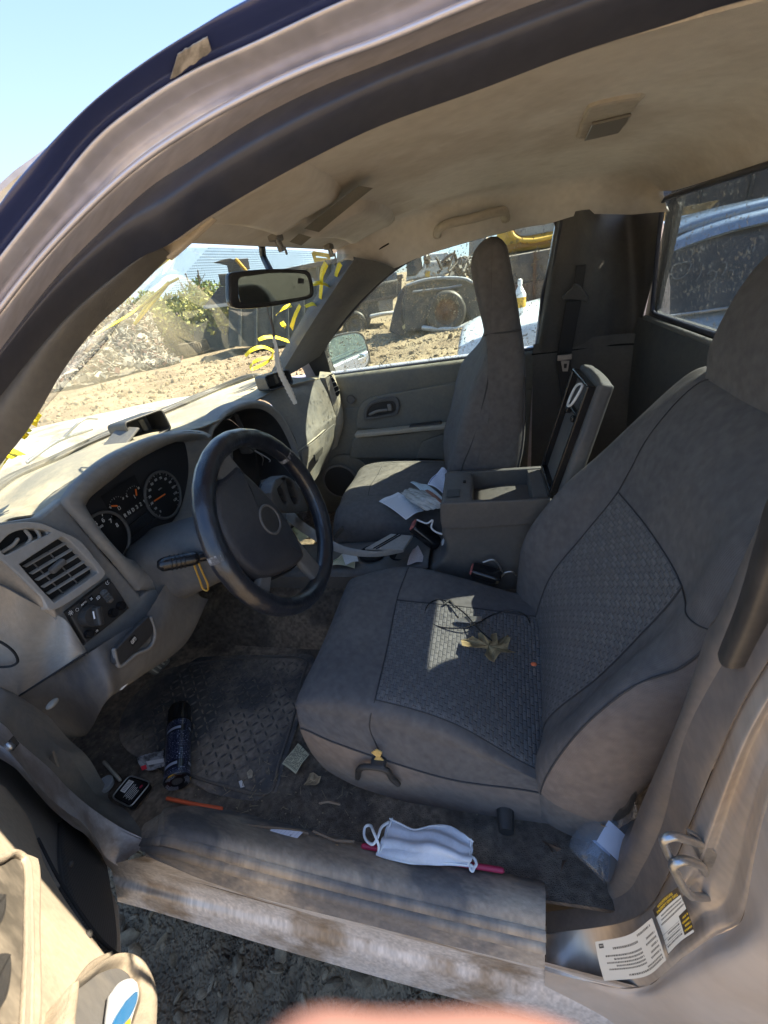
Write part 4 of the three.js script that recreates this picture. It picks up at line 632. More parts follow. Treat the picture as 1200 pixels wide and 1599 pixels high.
{ // column shroud, stalks, steering wheel
  const tau = 0.30, hub = V(-0.352, 1.000, -0.53), up = V(0, Math.cos(tau), -Math.sin(tau)), ax = V(0, Math.sin(tau), Math.cos(tau)), rt = V(1, 0, 0);
  globalThis.hubInfo = { hub, up, ax, rt };
  const W = (a, b, c) => hub.clone().addScaledVector(rt, a).addScaledVector(up, b).addScaledVector(ax, c);
  const m = new THREE.Matrix4().makeBasis(rt, up, ax).setPosition(hub);
  const col0 = sub('steering_column', truck);
  part('shroud', [loft([-0.36, -0.28, -0.16, -0.10, -0.085].map((c, i) => rrect([0.17, 0.16, 0.14, 0.13, 0.11][i], [0.17, 0.16, 0.14, 0.12, 0.10][i], 0.05, 6).map(([a, b]) => W(a, b - 0.012, c))), 48, 24)], M.dashDark, col0);
  // indicator stalk with ribbed twist end
  const s0 = W(-0.05, -0.01, -0.13), s1 = X(257, 881, -0.475);
  const dirS = s1.clone().sub(s0).normalize();
  part('indicator_stalk', [tube([s0, s0.clone().lerp(s1, 0.5), s1.clone().addScaledVector(dirS, -0.05)], 0.010, false, 20, 12), tube([s1.clone().addScaledVector(dirS, -0.055), s1], 0.0145, false, 12, 18), ...[0.012, 0.02, 0.028, 0.036].map(d => { const t = new THREE.TorusGeometry(0.0146, 0.0016, 6, 24); t.applyMatrix4(new THREE.Matrix4().makeBasis(...(() => { const z = dirS, x = z.clone().cross(V(0, 1, 0)).normalize(); return [x, z.clone().cross(x), z]; })()).setPosition(s1.clone().addScaledVector(dirS, -d))); return boxUV(t); })], M.blackGloss, col0);
  part('shift_stalk', [tube([W(0.06, 0.04, -0.13), W(0.10, 0.10, -0.12), W(0.135, 0.15, -0.115)], 0.009, false, 20, 12), tube([W(0.12, 0.13, -0.118), W(0.15, 0.165, -0.11)], 0.014, false, 10, 12)], M.dashDark, col0);
  const cs = L([[301, 874], [304, 884], [312, 905], [318, 920], [324, 922], [325, 914], [317, 895], [309, 876]], (u, v) => X(u, v, -0.44)); part('key_loop', tube(cs, 0.0022, false, 50, 6), std({ color: col(0.5, 0.3, 0.06), roughness: 0.5, metalness: 0.3 }), col0);
  // wheel
  const sw = sub('steering_wheel', truck);
  const ring = []; for (let i = 0; i < 96; i++) { const a = i / 96 * 2 * Math.PI; ring.push(W(0.182 * Math.cos(a), 0.182 * Math.sin(a), 0)); }
  // leather cover with seams: slightly lumpy tube
  const NS = 192, NR = 20, P = []; for (let i = 0; i <= NS; i++) { const a = i / NS * 2 * Math.PI; const wob = 0.0004 * Math.sin(a * 9) + 0.0003 * Math.sin(a * 31 + 1); const r = 0.0195 + wob; for (let j = 0; j <= NR; j++) { const b = j / NR * 2 * Math.PI; const R = 0.182 + r * Math.cos(b); P.push(W(R * Math.cos(a), R * Math.sin(a), r * 1.05 * Math.sin(b))); } }
  const leather = phys({ map: soiled(512, 0.25, [0.010, 0.012, 0.018], [0.035, 0.033, 0.033], 0.45), roughness: 0.3, clearcoat: 0.5, clearcoatRoughness: 0.22, bumpMap: tex(512, 0.12, (x, y) => F2(x, y) * 0.7 + F3(x, y) * 0.3, false), bumpScale: 0.0016 });
  { const g = grid(P, NR, NS); part('rim', g, leather, sw); }
  const st = []; for (const a of [0.55, 1.35, 2.5, 3.5, 4.25]) for (let k = 0; k < 14; k++) { const b = a + k * 0.012; }
  const seamR = []; for (let i = 0; i <= 60; i++) { const a = -0.9 + i / 60 * 1.6; seamR.push(W(0.1655 * Math.cos(a), 0.1655 * Math.sin(a), 0.013)); } part('rim_stitching', [tube(seamR, 0.0016, false, 160, 6)], M.seam, sw);
  // tears of the cover showing the core
  const angOf = (u, v) => { const q = on(u, v, ax, ax.dot(hub)).sub(hub); return Math.atan2(q.dot(up), q.dot(rt)); };
  const tear = (a, w, label) => { const g = new THREE.TorusGeometry(0.182, 0.0203, 14, 8, w); g.rotateZ(a); g.applyMatrix4(m); return g; };
  const worn = std({ map: soiled(256, 0.03, [0.06, 0.058, 0.058], [0.32, 0.31, 0.30], 0.7, 5, 0.3), roughness: 0.7 });
  tag(part('torn_cover', boxUV(tear(angOf(345, 868) - 0.035, 0.07)), worn, sw), 'torn pale spot of the wheel cover');
  tag(part('torn_cover', boxUV(tear(angOf(446, 706) - 0.03, 0.06)), worn, sw), 'torn pale spot of the wheel cover');
  // hub pad and spokes
  const inPlane = (u, v, c) => { const p = on(u, v, ax, ax.dot(hub) + c).sub(hub); return [p.dot(rt), p.dot(up)]; };
  const pad = pillow([[372, 727], [404, 757], [436, 792], [462, 834], [475, 866], [468, 880], [446, 893], [418, 902], [398, 897], [374, 878], [352, 846], [336, 808], [331, 775], [340, 756]].map(q => inPlane(q[0], q[1], 0.01)), -0.045, 0.016, 0.018, { n: 120, dome: 0.006, k: 6 }).applyMatrix4(m);
  const eC = inPlane(422, 811, 0.022);
  { const o = [[372, 727], [404, 757], [436, 792], [462, 834], [475, 866], [468, 880], [446, 893], [418, 902], [398, 897], [374, 878], [352, 846], [336, 808], [331, 775], [340, 756]].map(q => inPlane(q[0], q[1], 0.01)), cx = o.reduce((t, q) => t + q[0], 0) / o.length, cy = o.reduce((t, q) => t + q[1], 0) / o.length; part('pad_gap', tube(o.map(q => W(cx + (q[0] - cx) * 1.035, cy + (q[1] - cy) * 1.035, -0.012)), 0.004, true, 120, 6), M.pit, sw); }
  part('hub_pad', pad, std({ map: soiled(512, 0.3, [0.03, 0.031, 0.036], [0.075, 0.07, 0.065], 0.35), roughness: 0.5, bumpMap: bumpGrain, bumpScale: 0.0004 }), sw);
  const em = boxUV(new THREE.TorusGeometry(0.026, 0.0028, 8, 48).scale(1.05, 1.15, 1)).applyMatrix4(new THREE.Matrix4().makeTranslation(eC[0], eC[1], 0.0225)).applyMatrix4(m), ed = boxUV(new THREE.CylinderGeometry(0.026, 0.026, 0.003, 40).rotateX(Math.PI / 2).scale(1.05, 1.15, 1)).applyMatrix4(new THREE.Matrix4().makeTranslation(eC[0], eC[1], 0.0215)).applyMatrix4(m);
  part('badge_ring', em, M.dashDark, sw); part('badge', ed, M.black, sw);
  const spoke = (a0, a1, r0, w0, w1, c0, c1) => { const A = [Math.cos(a0) * r0, Math.sin(a0) * r0], B = [Math.cos(a1) * 0.178, Math.sin(a1) * 0.178], d = [B[0] - A[0], B[1] - A[1]], l = Math.hypot(...d), n = [-d[1] / l, d[0] / l]; const rings = [0, 0.35, 0.7, 1].map(f => { const w = lerp(w0, w1, f), c = lerp(c0, c1, f), th = lerp(0.022, 0.016, f); return rrect(w, th, th * 0.4, 3).map(([x, y]) => W(A[0] + d[0] * f + n[0] * x, A[1] + d[1] * f + n[1] * x, c + y)); }); return loft(rings, 32, 10); };
  for (const [u, v, w0, w1] of [[343, 722, 0.06, 0.065], [412, 914, 0.035, 0.035], [486, 884, 0.05, 0.045], [330, 806, 0.04, 0.045]]) { const q = inPlane(u, v, 0), a = Math.atan2(q[1], q[0]); part('spoke', spoke(a, a, 0.05, w0, w1, -0.012, -0.002), M.dashDark, sw); }
}
{ // centre stack with the radio missing, glove box, passenger end
  const A = (u, v) => { const t = clamp((u - 330) / 140); return Z(u, v, lerp(-0.90, -0.80, t)); };
  const arch = [[322, 700], [326, 672], [335, 658], [352, 641], [376, 629], [400, 625], [421, 631], [440, 648], [456, 676], [466, 702], [470, 730], [468, 770], [450, 830], [400, 860], [340, 840]];
  const o = smooth(arch.map(q => A(...q)), 140), c = o.reduce((s, p) => s.add(p), V(0, 0, 0)).multiplyScalar(1 / o.length), i1 = o.map(p => p.clone().sub(c).multiplyScalar(0.90).add(c).add(V(0, 0, -0.01))), i2 = i1.map(p => p.clone().add(V(0.0, -0.01, -0.16)));
  const P = [], rows = []; rows.push(o.map(p => p.clone().add(V(0, 0.004, -0.05)))); for (let j = 0; j <= 6; j++) rows.push(o.map((p, k) => p.clone().lerp(i1[k], j / 6).add(V(0, 0, 0.010 * Math.sin(Math.PI * j / 6))))); 
  rows.forEach(r => { for (let i = 0; i <= 140; i++) P.push(r[i % 140]); }); part('stack_surround', grid(P, 140, rows.length - 1), M.dash, dash);
  const Q = []; for (let j = 0; j <= 3; j++) { const r = i1.map((p, k) => p.clone().lerp(i2[k], j / 3)); for (let i = 0; i <= 140; i++) Q.push(r[i % 140]); } part('radio_opening', [grid(Q, 140, 3), slab(i2.filter((_, k) => k % 3 === 0), 0.004, 0)], M.black, dash);
  // brackets, wiring and ducts in the open hole
  for (const [a, b, w] of [[[352, 655], [372, 640], 0.02], [[366, 642], [378, 668], 0.018], [[385, 640], [398, 668], 0.012], [[408, 650], [420, 690], 0.02], [[372, 690], [392, 705], 0.03]]) part('radio_bracket', beam(Z(a[0], a[1], -0.96), Z(b[0], b[1], -0.96), w, 0.006, V(0, 0, 1)), rnd() > 0.5 ? M.dashDark : M.steel, dash);
  part('air_duct', at(box(0.10, 0.06, 0.08, 0.01), Z(400, 675, -0.98)), M.dashDark, dash); part('air_duct', at(box(0.05, 0.03, 0.05, 0.01), Z(388, 700, -0.95)), M.dashDark, dash);
  for (let i = 0; i < 5; i++) { const p = Z(372 + i * 12, 690 + i * 6, -0.95), q = Z(400 + i * 10, 730 - i * 4, -0.93); part('wire', tube([p, p.clone().lerp(q, 0.4).add(V(0.01, -0.03 + rnd(0, 0.03), 0.03)), q], 0.0022, false, 20, 6), [M.black, M.steel, M.white, M.black, M.black][i], dash); }
  part('stack_lower', slab([Z(320, 850, -0.84), Z(345, 845, -0.84), Z(400, 862, -0.84), Z(452, 832, -0.80), Z(470, 800, -0.78), Z(500, 830, -0.76), V(0.30, 0.56, -0.86), V(-0.10, 0.56, -0.92)], 0.05, 0.01), M.dashDark, dash);
  // glove box side
  const g0 = [Y(402, 622, 1.10), Y(428, 611, 1.10), Y(460, 602, 1.09), X(500, 592, 0.595)];
  const g1 = [Z(425, 633, -0.845), Z(450, 625, -0.815), Z(485, 612, -0.765), X(512, 615, 0.60)];
  const g2 = [Z(457, 676, -0.81), Z(475, 668, -0.785), Z(500, 655, -0.75), X(523, 645, 0.605)];
  const g3 = [Z(466, 704, -0.80), Z(480, 693, -0.78), Z(503, 674, -0.75), X(525, 655, 0.605)];
  const g4 = [Z(470, 730, -0.805), Z(484, 722, -0.79), Z(505, 706, -0.77), X(522, 690, 0.605)];
  const g5 = [Z(472, 768, -0.84), Z(486, 758, -0.82), Z(500, 735, -0.82), X(512, 722, 0.60)];
  const G = surf([g0, g1, g2, g3, g4, g5]);
  part('passenger_fascia', skin(G, 30, 50), M.dash, dash);
  part('glove_box_lid', skin(G, 20, 20, { s0: 0.06, s1: 0.93, t0: 0.62, t1: 0.98, off: -0.004, thick: 0.003 }), M.dash, dash);
  part('glove_box_gap', [tube(L([[466, 705], [480, 694], [503, 675], [521, 656]], (u, v) => Z(u, v, lerp(-0.80, -0.725, (u - 466) / 55))), 0.003, false, 30, 6)], M.doorLight, dash);
  part('glove_box_latch', slab(L([[492, 710], [505, 697], [504, 708], [494, 721]], (u, v) => Z(u, v, -0.755)), 0.008, 0.002), M.black, dash);
  const e0 = L([[508, 590], [517, 622], [524, 655], [519, 703]], (u, v) => X(u, v, 0.612)), e1 = L([[522, 584], [533, 622], [537, 660], [527, 692]], (u, v) => X(u, v, 0.655));
  part('end_trim', [band(e0, e1, 30, 8, j => 0.012 * Math.sin(Math.PI * j), V(0, 0.2, 1)), band(e1, e1.map(p => p.clone().add(V(0.01, 0, -0.2))), 30, 3, () => 0, V(1, 0, 0)), band(L([[498, 590], [508, 590]], (u, v) => X(u, v, 0.61)), L([[500, 580], [520, 582]], (u, v) => X(u, v, 0.64)), 6, 4, () => 0, V(0, 1, 0))], M.doorLight, dash);  // paler than the dash: sunlight on this end is in the colour
  const sv = sub('side_vent', dash), K = (u, v) => X(u, v, 0.632).add(V(-0.006, 0, 0.014));
  part('grille', slab(smooth(L([[505, 590], [513, 586], [526, 610], [521, 618]], K), 40), 0.004, 0.001), M.pit, sv);
  for (const [a, b] of [[[506, 592], [515, 589]], [[510, 599], [519, 596]], [[514, 606], [523, 602]], [[518, 613], [525, 609]]]) part('louver', beam(K(...a).add(V(0, 0, 0.003)), K(...b).add(V(0, 0, 0.003)), 0.003, 0.004), M.doorLight, sv);
  // side of the dash towards the door, under panel
  part('dash_underside', slab([V(-0.62, 0.80, -0.9), V(0.62, 0.72, -0.88), V(0.66, 0.70, -1.35), V(-0.66, 0.80, -1.35)], 0.01, 0.003), M.black, dash);
}
{ // pedals
  const ped = (name, l, z, m) => { const a = slab(l.map(q => Z(q[0], q[1], z)), 0.02, 0.004); part(name, [a, tube([Z(l[0][0] + 8, l[0][1] - 6, z - 0.02), V(-0.33, 0.82, -1.2)], 0.009)], m); };
  ped('brake_pedal', [[229, 1043], [258, 1010], [268, 1022], [266, 1035], [246, 1054]], -1.0, PL([0.07, 0.065, 0.06], DUST, 0.8, 0.9));
  ped('accelerator_pedal', [[276, 1003], [284, 985], [293, 996], [290, 1008], [283, 1010]], -1.06, M.black);
  for (let i = 0; i < 5; i++) part('pedal_rib', tube([Z(234 + i * 6, 1042 - i * 6.5, -0.995), Z(247 + i * 4.6, 1050 - i * 6.5, -0.995)], 0.0025, false, 6, 6), M.doorLight);
}

// ---------------------------------------------------------------- passenger door, belt, windscreen, mirrors
{
  const pd = sub('passenger_door', truck), x = 0.672, D = (u, v, d = 0) => X(u, v, x - d);
  const panel = [V(x + 0.02, 1.075, -0.98), V(x + 0.02, 1.075, 0.095), V(x, 1.03, 0.095), V(x, 0.45, 0.06), V(x, 0.42, -0.2), V(x, 0.42, -0.95), V(x, 0.75, -1.0)];
  part('inner_panel', [skin(surf([[V(0.70, 1.075, -1.0), V(0.70, 1.075, -0.45), V(0.70, 1.075, 0.095)], [V(0.672, 1.068, -1.0), V(0.672, 1.068, -0.45), V(0.672, 1.068, 0.095)], [V(0.668, 1.02, -1.0), V(0.665, 1.02, -0.45), V(0.668, 1.02, 0.095)], [V(0.675, 0.93, -1.0), V(0.675, 0.93, -0.45), V(0.675, 0.93, 0.09)]]), 30, 20, { thick: -0.01 }), slab([V(x, 0.935, -1.0), V(x, 0.935, 0.09), V(x, 0.42, 0.07), V(x, 0.42, -1.0)], 0.03, 0.004)], M.door, pd);
  part('outer_skin', at(box(0.03, 0.62, 1.15, 0.01), V(0.80, 0.76, -0.44)), M.paint, pd);
  // raised upper pad with a crease, pocket panel, armrest strip
  part('upper_pad', slab(smooth([D(557, 668), D(560, 640), D(575, 622), D(618, 612), D(745, 594), D(750, 625), D(735, 656), D(640, 668)].map(p => p.add(V(-0.016, 0, 0))), 80), 0.02, 0.006), M.door, pd);
  part('map_pocket', slab(smooth([[545, 716], [549, 700], [556, 683], [620, 679], [715, 668], [720, 690], [712, 716], [650, 718]].map(q => D(q[0], q[1], 0.03)), 80), 0.035, 0.008), M.door, pd);
  part('pocket_front', slab(smooth([[651, 716], [655, 702], [664, 688], [720, 676], [724, 716]].map(q => D(q[0], q[1], 0.045)), 50), 0.02, 0.005), M.door, pd);
  part('arm_strip', [beam(D(556, 678, 0.055), D(698, 664, 0.055), 0.018, 0.05, V(0, 1, 0), 0.006)], M.doorLight, pd);
  part('window_switches', [beam(D(640, 667, 0.05), D(690, 661, 0.05), 0.016, 0.03, V(0, 1, 0), 0.004)], M.black, pd);
  const hb = sub('door_handle', pd); // a part with its own pieces
  hb.removeFromParent(); truck.add(hb);
  part('handle_bezel', slab(smooth([[568, 656], [569, 641], [583, 626], [619, 621], [621, 647], [590, 654]].map(q => D(q[0], q[1], 0.028)), 60), 0.012, 0.004, [smooth([[573, 652], [574, 642], [585, 631], [614, 627], [616, 643], [588, 650]].map(q => D(q[0], q[1], 0.028)), 40)]), M.trimDark, hb);
  part('handle_well', slab(smooth([[572, 653], [573, 641], [584, 630], [615, 626], [617, 644], [588, 651]].map(q => D(q[0], q[1], 0.017)), 40), 0.002, 0), M.black, hb);
  part('lever', [tube([D(578, 647, 0.026), D(590, 642, 0.032), D(604, 640, 0.03)], 0.006), at(box(0.012, 0.028, 0.018, 0.004), D(609, 636, 0.028))], M.dash, hb);
  const disc = (u, v, r, d, t) => boxUV(new THREE.CylinderGeometry(r, r, t, 48).rotateZ(Math.PI / 2)).translate(...D(u, v, d).toArray());
  part('tweeter', [disc(548, 624, 0.016, 0.012, 0.006), boxUV(new THREE.TorusGeometry(0.017, 0.002, 6, 32).rotateY(Math.PI / 2)).translate(...D(548, 624, 0.015).toArray())], M.dashDark, pd);
  const sp = sub('door_speaker', truck); const sc = D(532, 752, 0.03);
  part('speaker_housing', slab(smooth([[500, 790], [502, 745], [520, 715], [548, 712], [575, 730], [590, 770], [590, 860], [500, 860]].map(q => D(q[0], q[1], 0.018)), 60), 0.02, 0.005), M.door, sp);
  part('speaker_grille', disc(532, 752, 0.078, 0.03, 0.006), std({ map: tex(256, 0.02, (a, b) => { const d = Math.hypot((a * 6) % 1 - 0.5, (b * 6) % 1 - 0.5); const k = d < 0.3 ? 0.01 : 0.05; return [k, k, k]; }), roughness: 0.7 }), sp);
  part('speaker_ring', boxUV(new THREE.TorusGeometry(0.082, 0.006, 8, 60).rotateY(Math.PI / 2)).translate(...sc.toArray()), M.dash, sp);
  // weather strip along the belt line
  part('belt_strip', tube([V(0.692, 1.074, -0.80), V(0.692, 1.076, -0.4), V(0.69, 1.078, 0.09)], 0.006), M.rubber, pd);
}
{ // passenger seat belt on the pillar
  const sb = sub('seat_belt', truck), B = (u, v, d = 0) => pside(u, v, -0.038 - d);
  const web = std({ map: tex(64, 0.01, (x, y) => { const k = 0.035 + 0.02 * Math.abs(Math.sin(x * 25)); return [k, k, k]; }), roughness: 0.9 });
  part('webbing', [beam(B(908, 414), B(902, 456), 0.004, 0.03, V(1, 0, 0)), beam(B(896, 470, 0.012), B(880, 560, 0.0), 0.004, 0.048, V(1, 0, 0), 0.001), beam(X(880, 560, 0.632), V(0.62, 0.6, 0.26), 0.004, 0.046, V(1, 0, 0), 0.001)], web, sb);
  part('loop_guide', [slab(smooth([[881, 470], [879, 464], [892, 452], [898, 444], [906, 446], [912, 455], [920, 464], [917, 473], [908, 470], [892, 468]].map(q => B(q[0], q[1], 0.016)), 60), 0.012, 0.004)], M.trimDark, sb);
  part('anchor_slot', slab(smooth([[897, 448], [902, 420], [906, 410], [914, 410], [916, 418], [910, 450]].map(q => B(q[0], q[1], -0.008)), 40), 0.002, 0), M.pit, sb);
  part('tongue', [at(box(0.008, 0.02, 0.05, 0.003), X(882, 558, 0.622)), slab([[876, 563], [890, 563], [887, 580], [879, 580]].map(q => X(q[0], q[1], 0.62)), 0.003, 0.001, [[[881, 568], [886, 568], [885, 575], [881, 575]].map(q => X(q[0], q[1], 0.62))])], M.steel, sb);
  // buckles between the seats
  const bk = (a, b, r, ring) => { const s = sub('belt_buckle', truck), d = b.clone().sub(a).normalize();
    part('buckle_body', loft([0, 0.15, 0.8, 1].map((f, i) => { const c = a.clone().lerp(b, f), x = d.clone().cross(V(0, 1, 0)).normalize(), y = d.clone().cross(x); return rrect(r * 2 * [0.92, 1, 1, 0.8][i], r * 1.1 * [0.92, 1, 1, 0.8][i], r * 0.35).map(([p, q]) => c.clone().addScaledVector(x, p).addScaledVector(y, q)); }), 40, 14), M.blackGloss, s);
    const x = d.clone().cross(V(0, 1, 0)).normalize(), y = d.clone().cross(x); part('release_button', box(r * 1.5, r * 0.7, 0.01, 0.003).applyMatrix4(new THREE.Matrix4().makeBasis(x, y, x.clone().cross(y)).setPosition(a)), std({ color: col(0.42, 0.12, 0.10), roughness: 0.6 }), s); return s; };
  bk(X(738, 889, -0.11), X(782, 902, -0.12), 0.023); bk(Y(646, 820, 0.73), Y(684, 850, 0.66), 0.028);
  part('buckle_wire', [tube([X(755, 878, -0.1), X(770, 874, -0.1), X(780, 883, -0.1), X(784, 893, -0.1)], 0.0028, false, 24, 8), tube([X(782, 901, -0.105), X(790, 894, -0.105), X(800, 893, -0.105), X(806, 898, -0.105)], 0.0025, false, 24, 8)], M.steel);
}
{ // windscreen, sunstrip dots, yellow marker writing, inner mirror
  const t = [V(-0.60, 1.45, -0.52), X(120, 380, -0.40), X(300, 366, -0.25), Z(420, 383, -0.545), Z(500, 396, -0.535), X(556, 402, 0.52)];
  const top = [V(-0.56, 1.475, -0.48), V(-0.3, 1.495, -0.56), V(0, 1.50, -0.585), V(0.3, 1.495, -0.56), V(0.535, 1.475, -0.49)], bot = [V(-0.685, 1.06, -0.99), V(-0.4, 1.065, -1.24), V(0, 1.07, -1.33), V(0.4, 1.065, -1.24), V(0.70, 1.06, -0.98)];
  const W = surf([top, top.map((p, i) => p.clone().lerp(bot[i], 0.5).add(V(0, 0.018, -0.01))), bot]);
  const ws = part('windscreen', skin(W, 40, 30), M.glass); tag(ws, 'dusty windscreen with yellow marker writing');
  part('windscreen_dust', skin(W, 40, 30, { off: 0.003 }), std({ color: col(0.55, 0.54, 0.40), roughness: 1, transparent: true, side: THREE.DoubleSide, alphaMap: tex(1024, 0.5, (x, y) => clamp((F3(x, y) > 0.72 ? 0.2 : 0.0) * sstep(0.35, 0.7, F2(x, y)) + 0.09 + 0.06 * sstep(0.3, 0.75, F1(x, y))), false) }), ws);
  // nearest point of the windscreen on a sight line
  const hit = (u, v) => { const d = dirOf(u, v).normalize(); let best = 1e9, bs = 0, bt = 0, s0 = 0, s1 = 1, t0 = 0, t1 = 1; for (let r = 0; r < 5; r++) { for (let i = 0; i <= 16; i++) for (let j = 0; j <= 16; j++) { const s = lerp(s0, s1, i / 16), t = lerp(t0, t1, j / 16), q = W(s, t).sub(EYE), e = q.addScaledVector(d, -q.dot(d)).length(); if (e < best) { best = e; bs = s; bt = t; } } const ws = (s1 - s0) / 10, wt = (t1 - t0) / 10; s0 = bs - ws; s1 = bs + ws; t0 = bt - wt; t1 = bt + wt; s0 = Math.max(0, s0); s1 = Math.min(1, s1); t0 = Math.max(0, t0); t1 = Math.min(1, t1); } return W(bs, bt).addScaledVector(W.n(bs, bt), 0.004); };
  const stroke = (pts, w0, w1 = w0) => { const p = even(pts.map(q => hit(q[0], q[1])), 24), P = []; for (let i = 0; i <= 24; i++) { const a = p[Math.max(0, i - 1)], b = p[Math.min(24, i + 1)], d = b.clone().sub(a).normalize(), n = V(0, 0.55, 0.83), x = d.cross(n).normalize(), w = lerp(w0, w1, i / 24) * (0.8 + 0.35 * F2(i / 24, pts[0][0] / 999)) * 0.5; for (const k of [-1, -0.3, 0.3, 1]) P.push(p[i].clone().addScaledVector(x, k * w)); } return grid(P, 3, 24, 0.0004); };
  const marks = [
    [[[511, 413], [504, 430], [503, 450], [501, 475]], 0.02, 0.016], [[[488, 446], [500, 443], [511, 446], [521, 453]], 0.014, 0.02], [[[478, 480], [490, 476], [500, 482]], 0.012, 0.02],
    [[[470, 478], [462, 495], [456, 514]], 0.012, 0.022], [[[432, 494], [444, 483], [456, 478]], 0.008, 0.016], [[[440, 509], [446, 506], [444, 512]], 0.02, 0.018], [[[524, 440], [527, 428], [533, 412]], 0.012, 0.02], [[[536, 436], [540, 425], [541, 415]], 0.012, 0.012],
    [[[405, 532], [416, 528], [432, 528], [452, 534]], 0.014, 0.02], [[[384, 557], [396, 547], [412, 543], [428, 549]], 0.014, 0.018], [[[428, 549], [424, 562], [408, 572], [392, 578], [396, 568], [410, 561], [428, 560]], 0.012, 0.014],
    [[[62, 645], [55, 656], [52, 664]], 0.02, 0.02], [[[46, 668], [40, 678], [34, 684]], 0.022, 0.018], [[[32, 705], [22, 708], [12, 714]], 0.03, 0.022], [[[14, 712], [4, 728], [-4, 740]], 0.012, 0.008]];
  for (const m of marks) part('marker_stroke', stroke(...m), M.yellow, ws);
  for (const l of [[[277, 399], [250, 420], [226, 440], [207, 460]], [[281, 438], [262, 449], [240, 467], [215, 488], [185, 507], [154, 526]], [[266, 446], [250, 466], [230, 490], [214, 509]], [[266, 444], [246, 464], [228, 486], [213, 508]], [[264, 447], [240, 468], [220, 486]], [[186, 508], [170, 515], [155, 525]]]) part('marker_stroke', tube(l.map(q => hit(...q)), 0.0022, false, 40, 6), M.yellow, ws);
  // dotted shade band at the top edge, as rows of printed dots
  const dots = skin(W, 40, 6, { s0: 0.34, s1: 0.9, t0: 0.0, t1: 0.2, off: 0.0035 }); const uvd = dots.attributes.uv;
  part('shade_band', dots, std({ color: col(0.02, 0.025, 0.025), roughness: 0.6, transparent: true, side: THREE.DoubleSide, alphaMap: tex(256, 0.032, (x, y) => { const d = Math.hypot((x * 4) % 1 - 0.5, (y * 4) % 1 - 0.5); return d < 0.27 ? 0.85 : 0.0; }, false) }), ws);
  // mirror
  const im = sub('rear_view_mirror', truck), c = V(-0.0, 1.415, -0.53), n = V(-0.62, -0.03, 0.78).normalize(), K = (u, v, d = 0) => on(u, v, n, n.dot(c) + d);
  const mo = smooth([[356, 440], [357, 428], [370, 424], [420, 420], [470, 421], [483, 425], [488, 440], [490, 458], [484, 466], [460, 472], [420, 479], [385, 482], [364, 480], [357, 470]].map(q => K(q[0], q[1])), 90);
  const cen = mo.reduce((s, p) => s.add(p), V(0, 0, 0)).multiplyScalar(1 / 90);
  const ringAt = (k, d) => mo.map(p => p.clone().sub(cen).multiplyScalar(k).add(cen).addScaledVector(n, d));
  part('mirror_housing', loft([ringAt(0.5, -0.045), ringAt(0.85, -0.035), ringAt(0.99, -0.015), ringAt(1.0, -0.002), ringAt(0.985, 0.003), ringAt(0.93, 0.004)], 90, 30), M.blackGloss, im);
  const mg = smooth([[372, 442], [374, 434], [386, 431], [430, 426], [472, 427], [480, 432], [484, 446], [484, 458], [476, 463], [440, 469], [400, 474], [381, 474], [374, 468]].map(q => K(q[0], q[1], 0.0062)), 60);
  part('mirror_glass', slab(mg, 0.002, 0.0005), std({ color: col(0.30, 0.34, 0.33), metalness: 1, roughness: 0.04 }), im);
  part('compass_window', slab([[466, 434], [475, 435], [475, 443], [466, 443]].map(q => K(q[0], q[1], 0.0068)), 0.0004, 0), M.blackGloss, im);
  part('stem', tube([K(423, 424, -0.02), hit(413, 402), hit(411, 386), hit(410, 372)], 0.008, false, 30, 10), M.black, im);
  globalThis.K = K;
  // outer mirror of the passenger side, seen through the window
  const om = sub('wing_mirror', truck), n2 = V(-0.78, 0.02, 0.62).normalize(), c2 = V(0.92, 1.06, -0.70), J = (u, v, d = 0) => on(u, v, n2, n2.dot(c2) + d);
  const oo = smooth([[510, 545], [512, 534], [522, 525], [548, 519], [562, 520], [570, 530], [577, 555], [576, 566], [568, 576], [545, 584], [532, 587], [524, 582], [516, 566]].map(q => J(q[0], q[1])), 90), oc = oo.reduce((s, p) => s.add(p), V(0, 0, 0)).multiplyScalar(1 / 90);
  const rg = (k, d) => oo.map(p => p.clone().sub(oc).multiplyScalar(k).add(oc).addScaledVector(n2, d));
  part('mirror_shell', loft([rg(0.4, -0.10), rg(0.8, -0.08), rg(1.0, -0.03), rg(1.02, 0.004), rg(0.96, 0.005)], 90, 24), M.black, om);
  part('mirror_glass', slab(rg(0.93, 0.0065), 0.002, 0.0005), M.mirror, om);
  part('spot_mirror', boxUV(new THREE.SphereGeometry(0.022, 24, 12).scale(1, 1, 0.2)).applyMatrix4(frame(J(566, 560, 0.009), V(0, 1, 0), n2.clone().cross(V(0, 1, 0)))), M.mirror, om);
  part('mirror_arm', beam(V(0.74, 1.06, -0.78), J(515, 566, -0.05), 0.08, 0.05), M.black, om);
  // bonnet and wiper
  const hoodS = surf([[V(-0.72, 1.03, -1.12), V(-0.35, 1.045, -1.36), V(0, 1.05, -1.42), V(0.35, 1.045, -1.36), V(0.74, 1.03, -1.10)], [V(-0.76, 1.04, -1.6), V(-0.35, 1.085, -1.65), V(0, 1.09, -1.7), V(0.35, 1.085, -1.65), V(0.76, 1.04, -1.6)], [V(-0.74, 0.97, -2.2), V(-0.35, 1.02, -2.3), V(0, 1.025, -2.32), V(0.35, 1.02, -2.3), V(0.74, 0.97, -2.2)], [V(-0.7, 0.75, -2.3), V(-0.35, 0.78, -2.42), V(0, 0.78, -2.45), V(0.35, 0.78, -2.42), V(0.7, 0.75, -2.3)]]);
  part('bonnet', skin(hoodS, 30, 30, { thick: -0.004 }), M.paintDirty);
